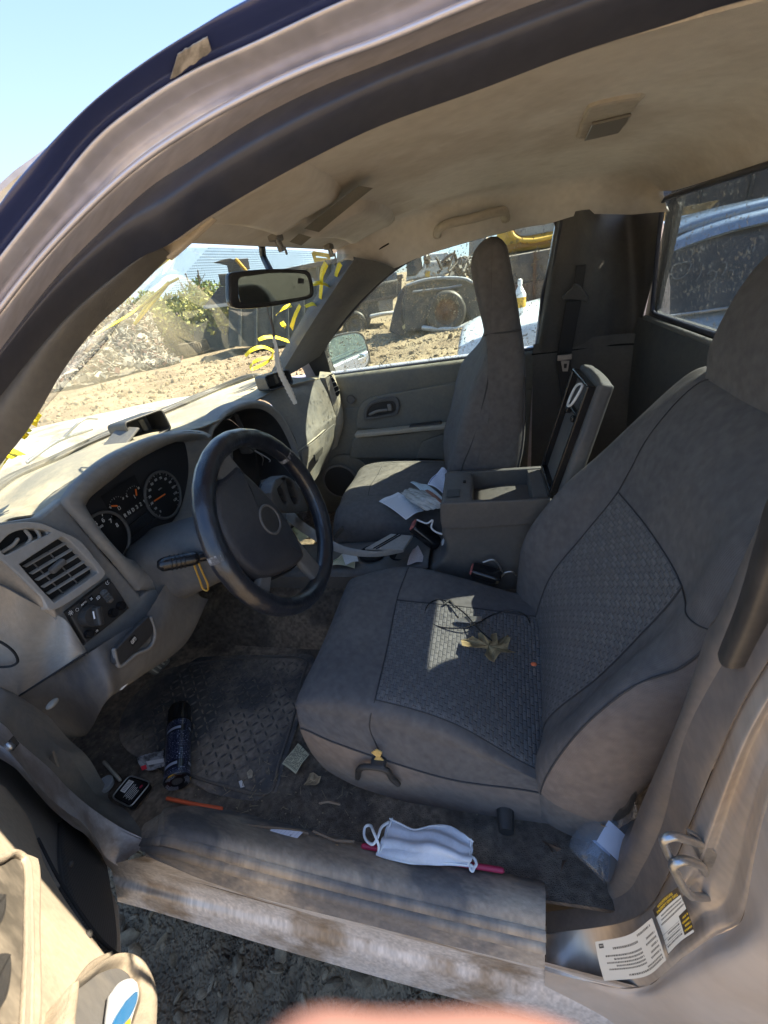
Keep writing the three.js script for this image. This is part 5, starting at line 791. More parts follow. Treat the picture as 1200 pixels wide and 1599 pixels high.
  part('wiper', [tube([hit(60, 722).add(V(0, 0.0, -0.03)), hit(110, 695).add(V(0, 0.012, -0.03)), hit(160, 676).add(V(0, 0.012, -0.03))], 0.005, false, 20, 6), tube([hit(120, 690).add(V(0, 0.015, -0.03)), hit(150, 664).add(V(0, 0.015, -0.035)), hit(172, 661).add(V(0, 0.015, -0.035))], 0.004, false, 20, 6)], M.steel);
  part('wing_panel', [slab([V(0.80, 0.95, -1.05), V(0.80, 0.95, -2.2), V(0.80, 0.45, -2.2), V(0.80, 0.45, -1.05)], 0.03, 0.01), slab([V(-0.80, 1.0, -1.12), V(-0.80, 0.95, -2.2), V(-0.80, 0.45, -2.2), V(-0.80, 0.45, -1.12)], 0.03, 0.01)], M.paint);
}
{ // driver's side: pillar foot trim, painted jamb, pillar behind the door opening
  const ku = L([[-150, 1010], [-60, 1045], [0, 1074], [22, 1092], [50, 1122], [77, 1152], [110, 1182], [140, 1228], [166, 1252], [240, 1276]], (u, v) => X(u, v, -0.69));
  const kl = L([[-150, 1060], [-60, 1098], [0, 1133], [25, 1160], [75, 1203], [100, 1230], [137, 1262], [180, 1291], [205, 1304], [232, 1316]], (u, v) => X(u, v, -0.745));
  const kp = L([[-150, 1095], [-60, 1128], [0, 1163], [20, 1180], [70, 1238], [107, 1270], [128, 1284], [152, 1314], [165, 1338], [184, 1352]], (u, v) => X(u, v, -0.79));
  const kk = kp.map(p => p.clone().add(V(0.0, -0.06, -0.03)));
  part('foot_trim', [band(ku, kl, 60, 10, j => 0.007 * Math.sin(Math.PI * j), OUTW), band(ku, ku.map(p => p.clone().add(V(0.03, -0.06, -0.02))), 60, 2, () => 0, OUTW)], M.dash);
  part('door_jamb', [band(kl.map(p => p.clone().add(V(0.004, -0.003, 0))), kp, 60, 8, j => 0.003 * Math.sin(Math.PI * j), OUTW), band(kp, kk, 60, 3, () => 0, OUTW)], M.jamb);
  part('trim_clip', slab([[76, 1178], [84, 1164], [94, 1192], [90, 1200]].map(q => X(q[0], q[1], -0.712).add(V(-0.012, 0, 0.01))), 0.004, 0.001), M.dash);
  part('bolt_plate', slab([[4, 1168], [16, 1154], [26, 1166], [16, 1178]].map(q => X(q[0], q[1], -0.775)), 0.006, 0.001), M.black);
  part('bolt', at(new THREE.SphereGeometry(0.008, 12, 8), X(15, 1166, -0.779)), M.steel);
  // pillar trim and jamb at the back of the opening
  const A = L([[1300, 600], [1180, 830], [1122, 960], [1105, 985], [1060, 1120], [1000, 1260], [975, 1325], [945, 1365], [905, 1392], [852, 1402]], (u, v) => X(u, v, -0.672));
  const R = L([[1330, 640], [1210, 880], [1165, 960], [1140, 1015], [1070, 1150], [1035, 1285], [1003, 1355], [977, 1394], [925, 1414], [852, 1424]], (u, v) => X(u, v, -0.712));
  const B = L([[1380, 760], [1280, 920], [1230, 980], [1197, 1035], [1142, 1132], [1078, 1285], [1055, 1340], [1017, 1412], [967, 1442], [852, 1458]], (u, v) => X(u, v, -0.742));
  const Cc = [[1420, 1000, -0.79], [1300, 1120, -0.79], [1240, 1160, -0.79], [1200, 1250, -0.79], [1180, 1330, -0.79], [1156, 1440, -0.79], [1110, 1465, -0.79], [1066, 1496, -0.79], [1000, 1544, -0.79], [925, 1534, -0.79], [851, 1516, -0.794]].map(q => X(...q));
  const sill = std({ map: soiled(512, 0.4, [0.13, 0.112, 0.098], [0.24, 0.185, 0.135], 0.5), roughness: 0.5 });
  part('pillar_trim', [band(A, A.map(p => p.clone().add(V(0.05, p.y < 0.62 ? -0.05 : 0.0, p.y < 0.62 ? 0.01 : 0.10))), 60, 4, () => 0, OUTW), band(A, R, 80, 8, j => 0.010 * Math.sin(Math.PI * j), V(-0.6, 0, -0.8)), band(R, B, 80, 8, j => 0.008 * Math.sin(Math.PI * j), OUTW)], sill);
  const jamb = phys({ map: soiled(512, 0.5, [0.50, 0.42, 0.335], [0.38, 0.27, 0.18], 0.5), metalness: 0.25, roughness: 0.36, clearcoat: 0.8, clearcoatRoughness: 0.25 });
  part('door_jamb', [band(B.map(p => p.clone().add(V(0.004, 0, 0.004))), Cc, 100, 24, (j, i) => 0.012 * Math.sin(Math.PI * j) * (1 - 0.9 * sstep(0.7, 0.88, i)) - 0.016 * sstep(0.25, 0.4, j) * sstep(0.95, 0.75, j) * sstep(0.05, 0.2, i) * sstep(0.75, 0.6, i), V(-0.8, 0, -0.6))].map(g => sideUV(g)), jamb);
  const out = [[1500, 1010, -0.83], [1400, 1130, -0.83], [1330, 1180, -0.83], [1260, 1260, -0.83], [1240, 1340, -0.83], [1215, 1455, -0.825], [1160, 1500, -0.82], [1090, 1550, -0.815], [1000, 1572, -0.803], [925, 1554, -0.797], [851, 1536, -0.793]].map(q => X(...q));
  const out2 = [[1600, 1020, -0.85], [1500, 1150, -0.85], [1430, 1200, -0.85], [1360, 1300, -0.85], [1330, 1400, -0.85], [1310, 1560, -0.85], [1260, 1640, -0.845], [1150, 1668, -0.835], [1020, 1640, -0.82], [935, 1617, -0.815], [851, 1597, -0.813]].map(q => X(...q));
  part('rear_body_panel', [sideUV(skin(surf([Cc, out, out2].map(l => even(l, 16))), 60, 20))], phys({ map: soiled(512, 0.9, [0.52, 0.45, 0.38], [0.42, 0.33, 0.25], 0.6, 3, 0.05), metalness: 0.2, roughness: 0.5, clearcoat: 0.3, clearcoatRoughness: 0.3 }));
  // dark inner pillar and belt cover
  const u0 = L([[1300, 560], [1200, 775], [1178, 850], [1150, 930], [1121, 1002]], (u, v) => X(u, v, -0.69)), u1 = L([[1420, 620], [1290, 820], [1262, 880], [1232, 960], [1196, 1030]], (u, v) => X(u, v, -0.725));
  part('pillar_cover', [band(u0, u1, 40, 10, j => 0.03 * Math.sin(Math.PI * j), V(-0.7, 0, -0.7)), band(u0, u0.map(p => p.clone().add(V(0.05, 0, 0.12))), 40, 3, () => 0, OUTW)], std({ map: soiled(256, 0.3, [0.03, 0.028, 0.028], [0.09, 0.075, 0.06], 0.4), roughness: 0.38 }));
  // door striker: plate with two looped bars
  const st = sub('door_striker', truck), Q = (u, v, d = 0) => X(u, v, -0.752 - d);
  part('striker_plate', slab(smooth([[1074, 1300], [1090, 1308], [1108, 1325], [1130, 1345], [1140, 1380], [1139, 1410], [1130, 1425], [1112, 1412], [1098, 1390], [1100, 1360], [1084, 1330]].map(q => Q(q[0], q[1], 0.006)), 60), 0.006, 0.002), M.steel, st);
  part('striker_bar', [tube([[1094, 1318], [1075, 1312], [1050, 1306], [1038, 1310], [1040, 1325], [1046, 1338]].map((q, i) => Q(q[0], q[1], [0.006, 0.02, 0.03, 0.032, 0.03, 0.028][i])), 0.0045, false, 50, 10), tube([[1100, 1362], [1092, 1350], [1062, 1344], [1052, 1350], [1058, 1368], [1072, 1392], [1085, 1400], [1115, 1400]].map((q, i) => Q(q[0], q[1], [0.004, 0.02, 0.034, 0.036, 0.036, 0.034, 0.025, 0.006][i])), 0.0048, false, 60, 10)], M.steel, st);
  // labels on the jamb
  const strip = (pts, w, h, draw) => { const S = surf(pts); const g = skin(S, 16, 8), n = g.attributes.uv; for (let j = 0; j <= 8; j++) for (let i = 0; i <= 16; i++) n.setXY(j * 17 + i, i / 16, 1 - j / 8); return [g, std({ map: canvasTex(w, h, draw), roughness: 0.55 })]; };
  const T = (q, d) => X(q[0], q[1], d);
  const txt = (g, s, x, y, f, c = '#222') => { g.font = f; g.fillStyle = c; g.fillText(s, x, y); };
  const bars = (g, x, y, w, h, c = '#3a3630') => { g.fillStyle = c; let q = x; const end = x + w; while (q < end - 3) { const k = Math.min(end - q, h * (0.35 + ((q * 7 + y * 3) % 5) * 0.12)); g.fillRect(q, y - h, k * 0.8, h); q += k + ((q * 3 + y) % 4 === 0 ? h * 0.5 : h * 0.12); } };
  const flip = (f) => (g, w, h) => { g.translate(w, h); g.rotate(Math.PI); f(g, w, h); };
  const a = strip([[[933, 1466], [985, 1455], [1022, 1428]].map((q, i) => T(q, -0.772)), [[939, 1498], [998, 1490], [1034, 1462]].map(q => T(q, -0.782)), [[947, 1527], [1010, 1520], [1044, 1494]].map(q => T(q, -0.79))], 512, 320, flip((g, w, h) => { g.fillStyle = '#c9c2b2'; g.fillRect(0, 0, w, h); bars(g, 20, 44, 330, 17); bars(g, 20, 66, 180, 14); for (let i = 0; i < 5; i++) bars(g, 190, 100 + i * 27, 270 - (i % 2) * 50, 14); for (let i = 0; i < 5; i++) bars(g, 20, 104 + i * 34, 120 - (i % 3) * 22, 15); bars(g, 200, 262, 200, 16); bars(g, 40, 296, 150, 15); g.fillStyle = '#333'; g.fillRect(455, 265, 34, 34); g.fillStyle = '#c9c2b2'; g.font = 'bold 15px sans-serif'; g.fillText('GM', 460, 288); }));
  tag(part('certification_label', a[0].translate(-0.004, 0, -0.004), a[1]), 'pale printed label on the door jamb');
  const b = strip([[[1023, 1416], [1040, 1396], [1062, 1380]].map(q => T(q, -0.762)), [[1036, 1450], [1056, 1432], [1076, 1412]].map(q => T(q, -0.772)), [[1047, 1486], [1066, 1466], [1089, 1450]].map(q => T(q, -0.785))], 384, 448, flip((g, w, h) => { g.fillStyle = '#d2ccbc'; g.fillRect(0, 0, w, h); g.fillStyle = '#2a211b'; g.fillRect(0, h - 80, w, 80); g.fillRect(0, 30, 120, 190); txt(g, 'TIRE AND LOADING', 30, h - 44, 'bold 34px sans-serif', '#e0b818'); txt(g, 'INFORMATION', 80, h - 10, 'bold 32px sans-serif', '#e0b818'); for (let i = 0; i < 4; i++) bars(g, 10, 72 + i * 38, 96 - (i % 2) * 20, 18, '#e0b818'); for (let i = 0; i < 3; i++) { bars(g, 140, 70 + i * 50, 220 - i * 25, 18); g.fillRect(130, 82 + i * 50, 250, 3); } bars(g, 12, 282, 340, 17); bars(g, 12, 316, 320, 15); bars(g, 12, 346, 300, 15); g.strokeStyle = '#2a211b'; g.lineWidth = 6; g.strokeRect(3, 3, w - 6, h - 6); }));
  tag(part('tyre_label', b[0].translate(-0.004, 0, -0.004), b[1]), 'tyre label with yellow lettering on a dark strip');
}
{ // open driver's door, its inner face towards the camera
  const ang = 24 * Math.PI / 180, H = V(-0.80, 0, -0.97), n = V(Math.cos(ang), 0, Math.sin(ang)), D = (u, v, d = 0) => on(u, v, n, n.dot(H) + d);
  const dd = sub('driver_door', truck);
  const P = l => l.map(q => D(q[0], q[1], q[2] || 0));
  part('door_shell', slab(P([[-60, 1130], [0, 1160], [20, 1176], [60, 1222], [100, 1268], [150, 1330], [190, 1420], [196, 1500], [215, 1640], [-60, 1640]]), 0.05, 0.012), M.dash, dd);
  const tan = std({ map: soiled(512, 0.35, [0.27, 0.225, 0.165], [0.36, 0.3, 0.215], 0.6, 4, 0.14), roughness: 0.72, bumpMap: bumpGrain, bumpScale: 0.0006 });
  part('door_panel', slab(smooth(P([[-60, 1205, 0.03], [0, 1220, 0.03], [25, 1246, 0.03], [50, 1281, 0.03], [68, 1326, 0.03], [76, 1352, 0.03], [100, 1396, 0.03], [130, 1440, 0.03], [160, 1480, 0.03], [185, 1520, 0.03], [200, 1640, 0.03], [-60, 1640, 0.03]]).slice(), 140), 0.028, 0.010), tan, dd);
  part('upper_trim', slab(smooth(P([[-60, 1150, 0.02], [0, 1172, 0.02], [20, 1188, 0.02], [58, 1228, 0.02], [98, 1275, 0.02], [96, 1320, 0.02], [106, 1380, 0.02], [90, 1380, 0.02], [70, 1335, 0.02], [40, 1275, 0.02], [0, 1230, 0.02], [-60, 1212, 0.02]]), 120), 0.018, 0.006), M.dash, dd);
  const perf = std({ map: tex(256, 0.02, (a, b) => { const d = Math.hypot((a * 5) % 1 - 0.5, (b * 5) % 1 - 0.5); const k = d < 0.3 ? 0.008 : 0.045; return [k, k, k]; }), roughness: 0.75 });
  part('speaker_grille', slab(smooth(P([[97, 1280, 0.028], [115, 1270, 0.028], [133, 1279, 0.028], [155, 1315, 0.028], [168, 1345, 0.028], [177, 1390, 0.028], [186, 1450, 0.028], [185, 1488, 0.028], [168, 1484, 0.028], [133, 1436, 0.028], [108, 1385, 0.028], [98, 1330, 0.028]]), 90), 0.02, 0.007), perf, dd);
  const pod = sub('armrest', truck);
  part('armrest_body', slab(smooth(P([[-50, 1334, 0.04], [0, 1328, 0.045], [26, 1325, 0.045], [50, 1333, 0.045], [65, 1352, 0.045], [70, 1441, 0.045], [72, 1640, 0.045], [-50, 1640, 0.04]]), 110), 0.07, 0.006), tan, pod);
  part('switch_panel', slab(smooth(P([[-50, 1350, 0.05], [0, 1345, 0.05], [24, 1335, 0.05], [37, 1343, 0.05], [44, 1441, 0.05], [38, 1640, 0.05], [-50, 1640, 0.05]]), 90), 0.01, 0.003), std({ map: soiled(256, 0.2, [0.075, 0.07, 0.06], [0.28, 0.24, 0.18], 0.5, 4, 0.3), roughness: 0.7 }), pod);
  part('switch_rim', tube(P([[-40, 1348, 0.052], [0, 1343, 0.052], [24, 1333, 0.052], [38, 1341, 0.052], [45, 1441, 0.052], [40, 1640, 0.052]]), 0.0035, false, 60, 8), tan, pod);
  for (const l of [[[-30, 1392], [12, 1394], [8, 1438], [-30, 1442]], [[-30, 1490], [20, 1486], [16, 1558], [-30, 1578]]]) part('window_switch', slab(smooth(l.map(q => D(q[0], q[1], 0.056)), 40), 0.012, 0.004), M.black, pod);
  part('panel_seam', tube(P([[60, 1310, 0.031], [92, 1372, 0.031], [128, 1428, 0.031], [160, 1470, 0.031], [196, 1500, 0.031]]), 0.002, false, 40, 6), M.pit, dd);
  part('panel_crease', tube(P([[100, 1640, 0.031], [112, 1560, 0.031], [140, 1512, 0.031], [172, 1492, 0.031]]), 0.004, false, 40, 6), tan, dd);
  for (const q of [[150, 1330], [178, 1440]]) part('trim_screw', at(new THREE.SphereGeometry(0.005, 10, 6), D(q[0] - 40, q[1] + 20, 0.03)), M.black, dd);
  // pull handle cup with the bright latch lever
  const hc = sub('pull_cup', truck), E = (q, d) => D(q[0], q[1], d);
  const ro = smooth([[108, 1540], [140, 1516], [168, 1496], [188, 1488], [213, 1491], [231, 1508], [245, 1547], [244, 1610], [238, 1650], [108, 1650]].map(q => E(q, 0.046)), 80), ri = smooth([[124, 1536], [146, 1520], [171, 1503], [198, 1498], [217, 1514], [224, 1550], [210, 1600], [202, 1645], [124, 1645]].map(q => E(q, 0.044)), 80), rb = ri.map(p => p.clone().addScaledVector(n, -0.009)), rw = ro.map(p => p.clone().addScaledVector(n, -0.03));
  const G = [], rows = [rw, ro.map(p => p.clone().addScaledVector(n, -0.01)), ro, ro.map((p, i) => p.clone().lerp(ri[i], 0.5).addScaledVector(n, 0.003)), ri, ri.map(p => p.clone().addScaledVector(n, -0.004)), rb]; rows.forEach(r => { for (let i = 0; i <= 80; i++) G.push(r[i % 80]); });
  part('cup_rim', grid(G, 80, rows.length - 1), tan, hc); part('cup_floor', slab(rb.filter((_, i) => i % 2 === 0), 0.003, 0), M.dashDark, hc);  // floor darkened by colour to stand for shade in a deeper cup
  // a printed packet stuck in the cup
  const pk = base('snack_packet', E([195, 1570], 0.043), 'white, blue and yellow packet stuffed in the driver door pull cup', 'packet');
  const piece = (nm2, l, m2, d) => mesh(nm2, rel(slab(smooth(l.map(q => E(q, d)), 30), 0.006, 0.002), pk), m2, pk);
  piece('packet_body', [[176, 1548], [188, 1532], [206, 1526], [216, 1536], [218, 1556], [208, 1590], [198, 1640], [176, 1640], [172, 1592]], phys({ color: col(0.62, 0.66, 0.68), roughness: 0.3, clearcoat: 0.5 }), 0.043);
  piece('blue_print', [[198, 1560], [214, 1546], [217, 1558], [208, 1582], [196, 1598], [182, 1612], [180, 1590]], phys({ color: col(0.02, 0.16, 0.36), roughness: 0.3, clearcoat: 0.5 }), 0.0455);
  piece('yellow_print', [[182, 1612], [206, 1588], [198, 1640], [180, 1640]], phys({ color: col(0.7, 0.5, 0.03), roughness: 0.3, clearcoat: 0.5 }), 0.047);
}

// ---------------------------------------------------------------- loose things in the cab
const paper = std({ map: soiled(256, 0.2, [0.70, 0.69, 0.66], [0.5, 0.45, 0.36], 0.25), roughness: 0.85, side: THREE.DoubleSide });
const one = (name, geo, mat, label, cat, group) => { // a thing of one mesh, its origin at its base
  const g = Array.isArray(geo) ? merge(geo) : geo; g.computeBoundingBox(); const b = g.boundingBox, p = V((b.min.x + b.max.x) / 2, b.min.y, (b.min.z + b.max.z) / 2);
  g.translate(-p.x, -p.y, -p.z); const m = mesh(name, g, mat); m.position.copy(p); return tag(m, label, cat, group);
};
// a thing of several pieces given in world metres
const many = (name, p, label, cat, pieces, group) => { const g = base(name, p, label, cat, group); const made = []; for (const [n, geo, mat, par] of pieces) { const q = Array.isArray(geo) ? merge(geo) : geo; q.translate(-p.x, -p.y, -p.z); made.push(mesh(n, q, mat, par === undefined ? g : made[par])); } return g; };
// sheet of paper through corner points, a little curled
function sheet(c, curl = 0.004, n = 10) { const P = []; for (let j = 0; j <= n; j++) for (let i = 0; i <= n; i++) { const s = i / n, t = j / n, p = c[0].clone().lerp(c[1], s).lerp(c[3].clone().lerp(c[2], s), t); p.y += curl * (Math.sin(Math.PI * s) * 0.4 + Math.sin(Math.PI * t) * 0.6 + 0.3 * Math.sin(7 * s + 4 * t)); P.push(p); } const g = grid(P, n, n, 0.0004); return g; }
function unitUV(g, n = 10) { const uv = g.attributes.uv; let U = 0, W = 0; for (let i = 0; i < uv.count; i++) { U = Math.max(U, uv.getX(i)); W = Math.max(W, uv.getY(i)); } for (let i = 0; i < uv.count; i++) uv.setXY(i, uv.getX(i) / U, 1 - uv.getY(i) / W); return g; }
{ // rubber floor mat with raised treads
  const y = 0.428, o = smooth(L([[205, 1090], [245, 1052], [292, 1029], [342, 1024], [420, 1022], [487, 1023], [482, 1060], [465, 1130], [444, 1196], [430, 1246], [412, 1253], [337, 1240], [300, 1222], [240, 1196], [192, 1165], [188, 1125]], (u, v) => Y(u, v, y)), 120);
  const p0 = V(-0.42, 0.424, -0.85), mat = base('floor_mat', p0, 'worn black rubber floor mat with raised diamond treads in the driver footwell', 'floor mat');
  const rub = std({ map: soiled(1024, 0.5, [0.06, 0.058, 0.056], [0.23, 0.185, 0.14], 0.85, 4.5, 0.35), roughness: 0.7, bumpMap: bumpGrain, bumpScale: 0.0008 });
  const g = slab(o, 0.008, 0.002); mesh('mat_sheet', rel(g, mat), rub, mat);
  const rimp = L([[300, 1212], [345, 1226], [408, 1240], [424, 1236], [436, 1192], [456, 1130], [472, 1060], [478, 1032], [342, 1031], [296, 1036]], (u, v) => Y(u, v, y + 0.003)); mesh('rim', rel(tube(rimp, 0.0035, false, 80, 6), mat), rub, mat);
  const list = []; const a = Y(310, 1205, y), inside = (x, z) => { let c = false; for (let i = 0, j = o.length - 1; i < o.length; j = i++) if ((o[i].z > z) !== (o[j].z > z) && x < (o[j].x - o[i].x) * (z - o[i].z) / (o[j].z - o[i].z) + o[i].x) c = !c; return c; };
  for (let i = -6; i < 24; i++) for (let j = -6; j < 30; j++) { const x = -0.66 + i * 0.022 + 0, z = -1.14 + j * 0.022 + (i % 2) * 0.0; if (!inside(x - 0.025, z) || !inside(x + 0.025, z) || !inside(x, z + 0.025) || !inside(x, z - 0.04) || z < -1.06) continue; const h = new THREE.SphereGeometry(1, 6, 4).scale(0.011, 0.0028, 0.0032); h.rotateY((i + j) % 2 ? 0.785 : -0.785); h.translate(x + rnd(-0.0006, 0.0006), y, z); list.push(h); }
  tag(mesh('tread', rel(boxUV(merge(list)), mat), rub, mat), undefined, undefined, undefined, 'stuff');
}
{ // spray can lying on the mat
  const a = Y(277, 1222, 0.462), b = Y(281, 1104, 0.462), d = b.clone().sub(a), len = d.length(); d.normalize();
  const can = base('spray_can', V(a.x, 0.43, a.z), 'black spray can lying on the floor mat', 'spray can');
  const zc = d, xc = V(0, 1, 0).cross(zc).normalize(), yc = zc.clone().cross(xc), m = new THREE.Matrix4().makeBasis(xc, zc, V(0, 0, 0).crossVectors(xc, zc)).setPosition(a);
  const r = 0.030, lathe = (pts) => new THREE.LatheGeometry(pts.map(q => new THREE.Vector2(q[0], q[1])), 48).applyMatrix4(m);
  const lab = canvasTex(1024, 1024, (g, w, h) => { g.fillStyle = '#0b0c11'; g.fillRect(0, 0, w, h); g.fillStyle = '#171c33'; g.fillRect(0, 120, w, 560); let s = 5; const R = () => (s = (s * 16807) % 2147483647) / 2147483647; for (let i = 0; i < 9000; i++) { g.fillStyle = R() > 0.93 ? '#c9ccd6' : R() > 0.5 ? '#6c7185' : '#4b5064'; g.fillRect(R() * w, 140 + Math.floor(R() * 88) * 6, 2 + R() * 9, 3.4); } for (let c = 0; c < 3; c++) for (let i = 0; i < 4; i++) { g.fillStyle = '#10121c'; g.fillRect(c * 340 + 20, 190 + i * 118, 300, 22); g.fillStyle = '#aab0c0'; g.fillRect(c * 340 + 40, 195 + i * 118, 90 + R() * 150, 9); } g.fillStyle = '#b98d2b'; for (const x of [150, 490, 830]) { g.beginPath(); g.arc(x, 760, 40, 0, 7); g.fill(); g.fillRect(x - 60, 812, 120, 14); } g.fillStyle = '#c8ccd8'; g.font = 'bold 34px sans-serif'; g.fillText('the Finest', 120, 100); g.fillText('the Finest', 620, 100); for (const x of [40, 380, 720]) for (let i = 0; i < 5; i++) g.fillRect(x, 850 + i * 26, 120 + R() * 140, 8); });
  const body = lathe([[0.012, 0.003], [0.027, 0.0], [r, 0.004], [r, 0.008], [0.0295, 0.011], [0.0295, len * 0.70], [0.0285, len * 0.72]]);
  mesh('can_body', rel(body, can), phys({ map: lab, roughness: 0.3, metalness: 0.1, clearcoat: 0.5 }), can);
  mesh('can_bottom', rel(lathe([[0.0, 0.010], [0.014, 0.009], [0.024, 0.003], [0.0275, 0.0005]]), can), std({ map: soiled(256, 0.06, [0.2, 0.19, 0.18], [0.09, 0.075, 0.06], 0.8), metalness: 0.5, roughness: 0.5 }), can);
  mesh('cap', rel(lathe([[0.0282, len * 0.72], [0.0288, len * 0.725], [0.0284, len * 0.95], [0.025, len * 0.99], [0.0, len]]), can), M.blackGloss, can);
}
{ // small tin with a barcode label, a bottle cap, wrapper, straw
  const q = [[175, 1245], [203, 1211], [236, 1222], [204, 1261]].map(p => Y(p[0], p[1], 0.452)), c = q.reduce((s, p) => s.add(p), V(0, 0, 0)).multiplyScalar(0.25);
  const tin = base('flat_tin', V(c.x, 0.43, c.z), 'flat black tin with a barcode label beside the sill', 'tin'); const out = []; for (let i = 0; i < 4; i++) { const a = q[(i + 3) % 4], b = q[i], d = q[(i + 1) % 4]; for (const t of [0.2, 0.08, 0.0]) out.push(b.clone().lerp(a, t).lerp(b.clone().lerp(d, 0.2 - t), t ? 0.3 : 0.12)); out.push(b.clone().lerp(d, 0.18)); }
  const rnd4 = []; for (let i = 0; i < 4; i++) { const a = q[(i + 3) % 4], b = q[i], d = q[(i + 1) % 4]; for (let k = 0; k <= 4; k++) { const t = k / 4; rnd4.push(b.clone().addScaledVector(a.clone().sub(b), 0.18 * (1 - t) ** 2).addScaledVector(d.clone().sub(b), 0.18 * t * t)); } }
  mesh('tin_body', rel(slab(rnd4, 0.018, 0.002), tin), M.blackGloss, tin);
  mesh('rim', rel(tube(rnd4.map(p => p.clone().add(V(0, 0.001, 0))), 0.0016, true, 80, 6), tin), M.steel, tin);
  const lq = [q[0], q[1], q[2], q[3]].map(p => p.clone().lerp(c, 0.14).add(V(0, 0.0015, 0)));
  mesh('label', rel(unitUV(sheet([lq[0], lq[1], lq[2], lq[3]], 0, 2)), tin), std({ roughness: 0.5, map: canvasTex(512, 400, (g, w, h) => { g.fillStyle = '#101012'; g.fillRect(0, 0, w, h); g.fillStyle = '#e8e6e0'; g.fillRect(150, 30, 300, 110); g.fillStyle = '#111'; for (let x = 165; x < 440; x += 4 + (x * 7 % 9)) g.fillRect(x, 40, 2 + (x * 5 % 4), 80); g.fillStyle = '#d8d6d0'; for (let i = 0; i < 6; i++) g.fillRect(60 + (i % 2) * 30, 175 + i * 32, 340 - i * 22, 11); g.fillStyle = '#a8384a'; g.beginPath(); g.ellipse(400, 330, 44, 22, 0, 0, 7); g.fill(); }) }), tin);
  const cp = Y(163, 1223, 0.452); one('bottle_cap', [boxUV(new THREE.CylinderGeometry(0.0185, 0.0175, 0.012, 32).translate(cp.x, 0.445, cp.z)), boxUV(new THREE.TorusGeometry(0.0175, 0.002, 6, 32).rotateX(Math.PI / 2).translate(cp.x, 0.451, cp.z))], std({ color: col(0.26, 0.27, 0.27), roughness: 0.5 }), 'grey round plastic cap lying left of the flat tin', 'bottle cap');
  const wr = [[214, 1184], [228, 1178], [256, 1172], [258, 1196], [236, 1203], [222, 1201]].map(p => Y(p[0], p[1], 0.445 + rnd(0, 0.01)));
  const w = base('plastic_wrapper', V(wr[0].x, 0.43, wr[0].z), 'crumpled clear and grey wrapper left of the spray can', 'wrapper'); const S = surf([[wr[0], wr[1], wr[2]], [wr[5].clone().lerp(wr[0], 0.5).add(V(0, 0.008, 0)), wr[1].clone().lerp(wr[4], 0.5), wr[2].clone().lerp(wr[3], 0.5).add(V(0, 0.006, 0))], [wr[5], wr[4], wr[3]]]);
  mesh('film', rel(skin(S, 16, 12, { off: (s, t) => 0.006 * (F2(s * 2, t * 2) - 0.5), thick: 0.0006 }), w), std({ map: soiled(128, 0.05, [0.38, 0.38, 0.38], [0.1, 0.1, 0.11], 0.9, 5), roughness: 0.3 }), w);
  mesh('print', rel(slab([[228, 1189], [256, 1184], [256, 1190], [231, 1195]].map(p => Y(p[0], p[1], 0.458)), 0.0006, 0), w), std({ color: col(0.6, 0.58, 0.55), roughness: 0.5 }), w); mesh('seal', rel(slab([[220, 1197], [228, 1194], [230, 1200], [222, 1203]].map(p => Y(p[0], p[1], 0.459)), 0.0008, 0), w), std({ color: col(0.65, 0.03, 0.05), roughness: 0.5 }), w);
  one('plastic_stick', tube([Y(262, 1247, 0.442), Y(305, 1256, 0.442), Y(346, 1263, 0.442)], 0.0044, false, 20, 10), std({ color: col(0.72, 0.12, 0.04), roughness: 0.5 }), 'orange plastic stick on the carpet below the spray can', 'plastic stick');
  one('pen', [tube([Y(163, 1190, 0.44), Y(188, 1218, 0.44)], 0.004)], M.doorLight, 'thin grey plastic rod beside the round cap', 'plastic rod');
}
{ // papers of the driver's floor and sill
  const print = (w, h, ink, bg = '#d9d5c8') => canvasTex(w, h, g => { g.fillStyle = bg; g.fillRect(0, 0, w, h); g.fillStyle = ink; let s = 9; const R = () => (s = (s * 16807) % 2147483647) / 2147483647; for (let y = 18; y < h - 14; y += 18) { let x = 14; while (x < w - 30) { const k = 8 + R() * 34; if (R() > 0.12) g.fillRect(x, y, k, 8); x += k + 7; } } });
  const t = [[441, 1193], [466, 1161], [483, 1178], [462, 1208]].map(p => Y(p[0], p[1], 0.445)); one('torn_card', unitUV(sheet(t, 0.004)), std({ map: print(200, 260, '#3c3a34', '#b9b190'), roughness: 0.9 }), 'torn yellowed printed card under the front of the seat', 'card');
  const n = [[402, 1317], [424, 1295], [474, 1299], [449, 1327]].map(p => Y(p[0], p[1], 0.494)); one('note_slip', unitUV(sheet(n, 0.002)), std({ roughness: 0.85, map: canvasTex(360, 240, (g, w, h) => { g.fillStyle = '#c9c9cf'; g.fillRect(0, 0, w, h); g.strokeStyle = '#8f90a0'; g.lineWidth = 2; for (let y = 30; y < h; y += 30) { g.beginPath(); g.moveTo(0, y); g.lineTo(w, y); g.stroke(); } g.strokeStyle = '#34343c'; g.lineWidth = 6; g.beginPath(); g.moveTo(180, 110); g.lineTo(205, 140); g.lineTo(270, 80); g.stroke(); g.lineWidth = 4; for (let i = 0; i < 5; i++) { g.beginPath(); g.moveTo(150 + i * 26, 185); g.lineTo(165 + i * 26, 170); g.lineTo(170 + i * 26, 188); g.stroke(); } }) }), 'white ruled note slip with a tick lying on the scuff plate', 'paper');
  one('paper_scrap', slab([[373, 1220], [378, 1218], [382, 1228], [376, 1230]].map(p => Y(p[0], p[1], 0.434)), 0.0008, 0), paper, 'tiny white paper scrap on the near edge of the floor mat', 'paper scrap');
}
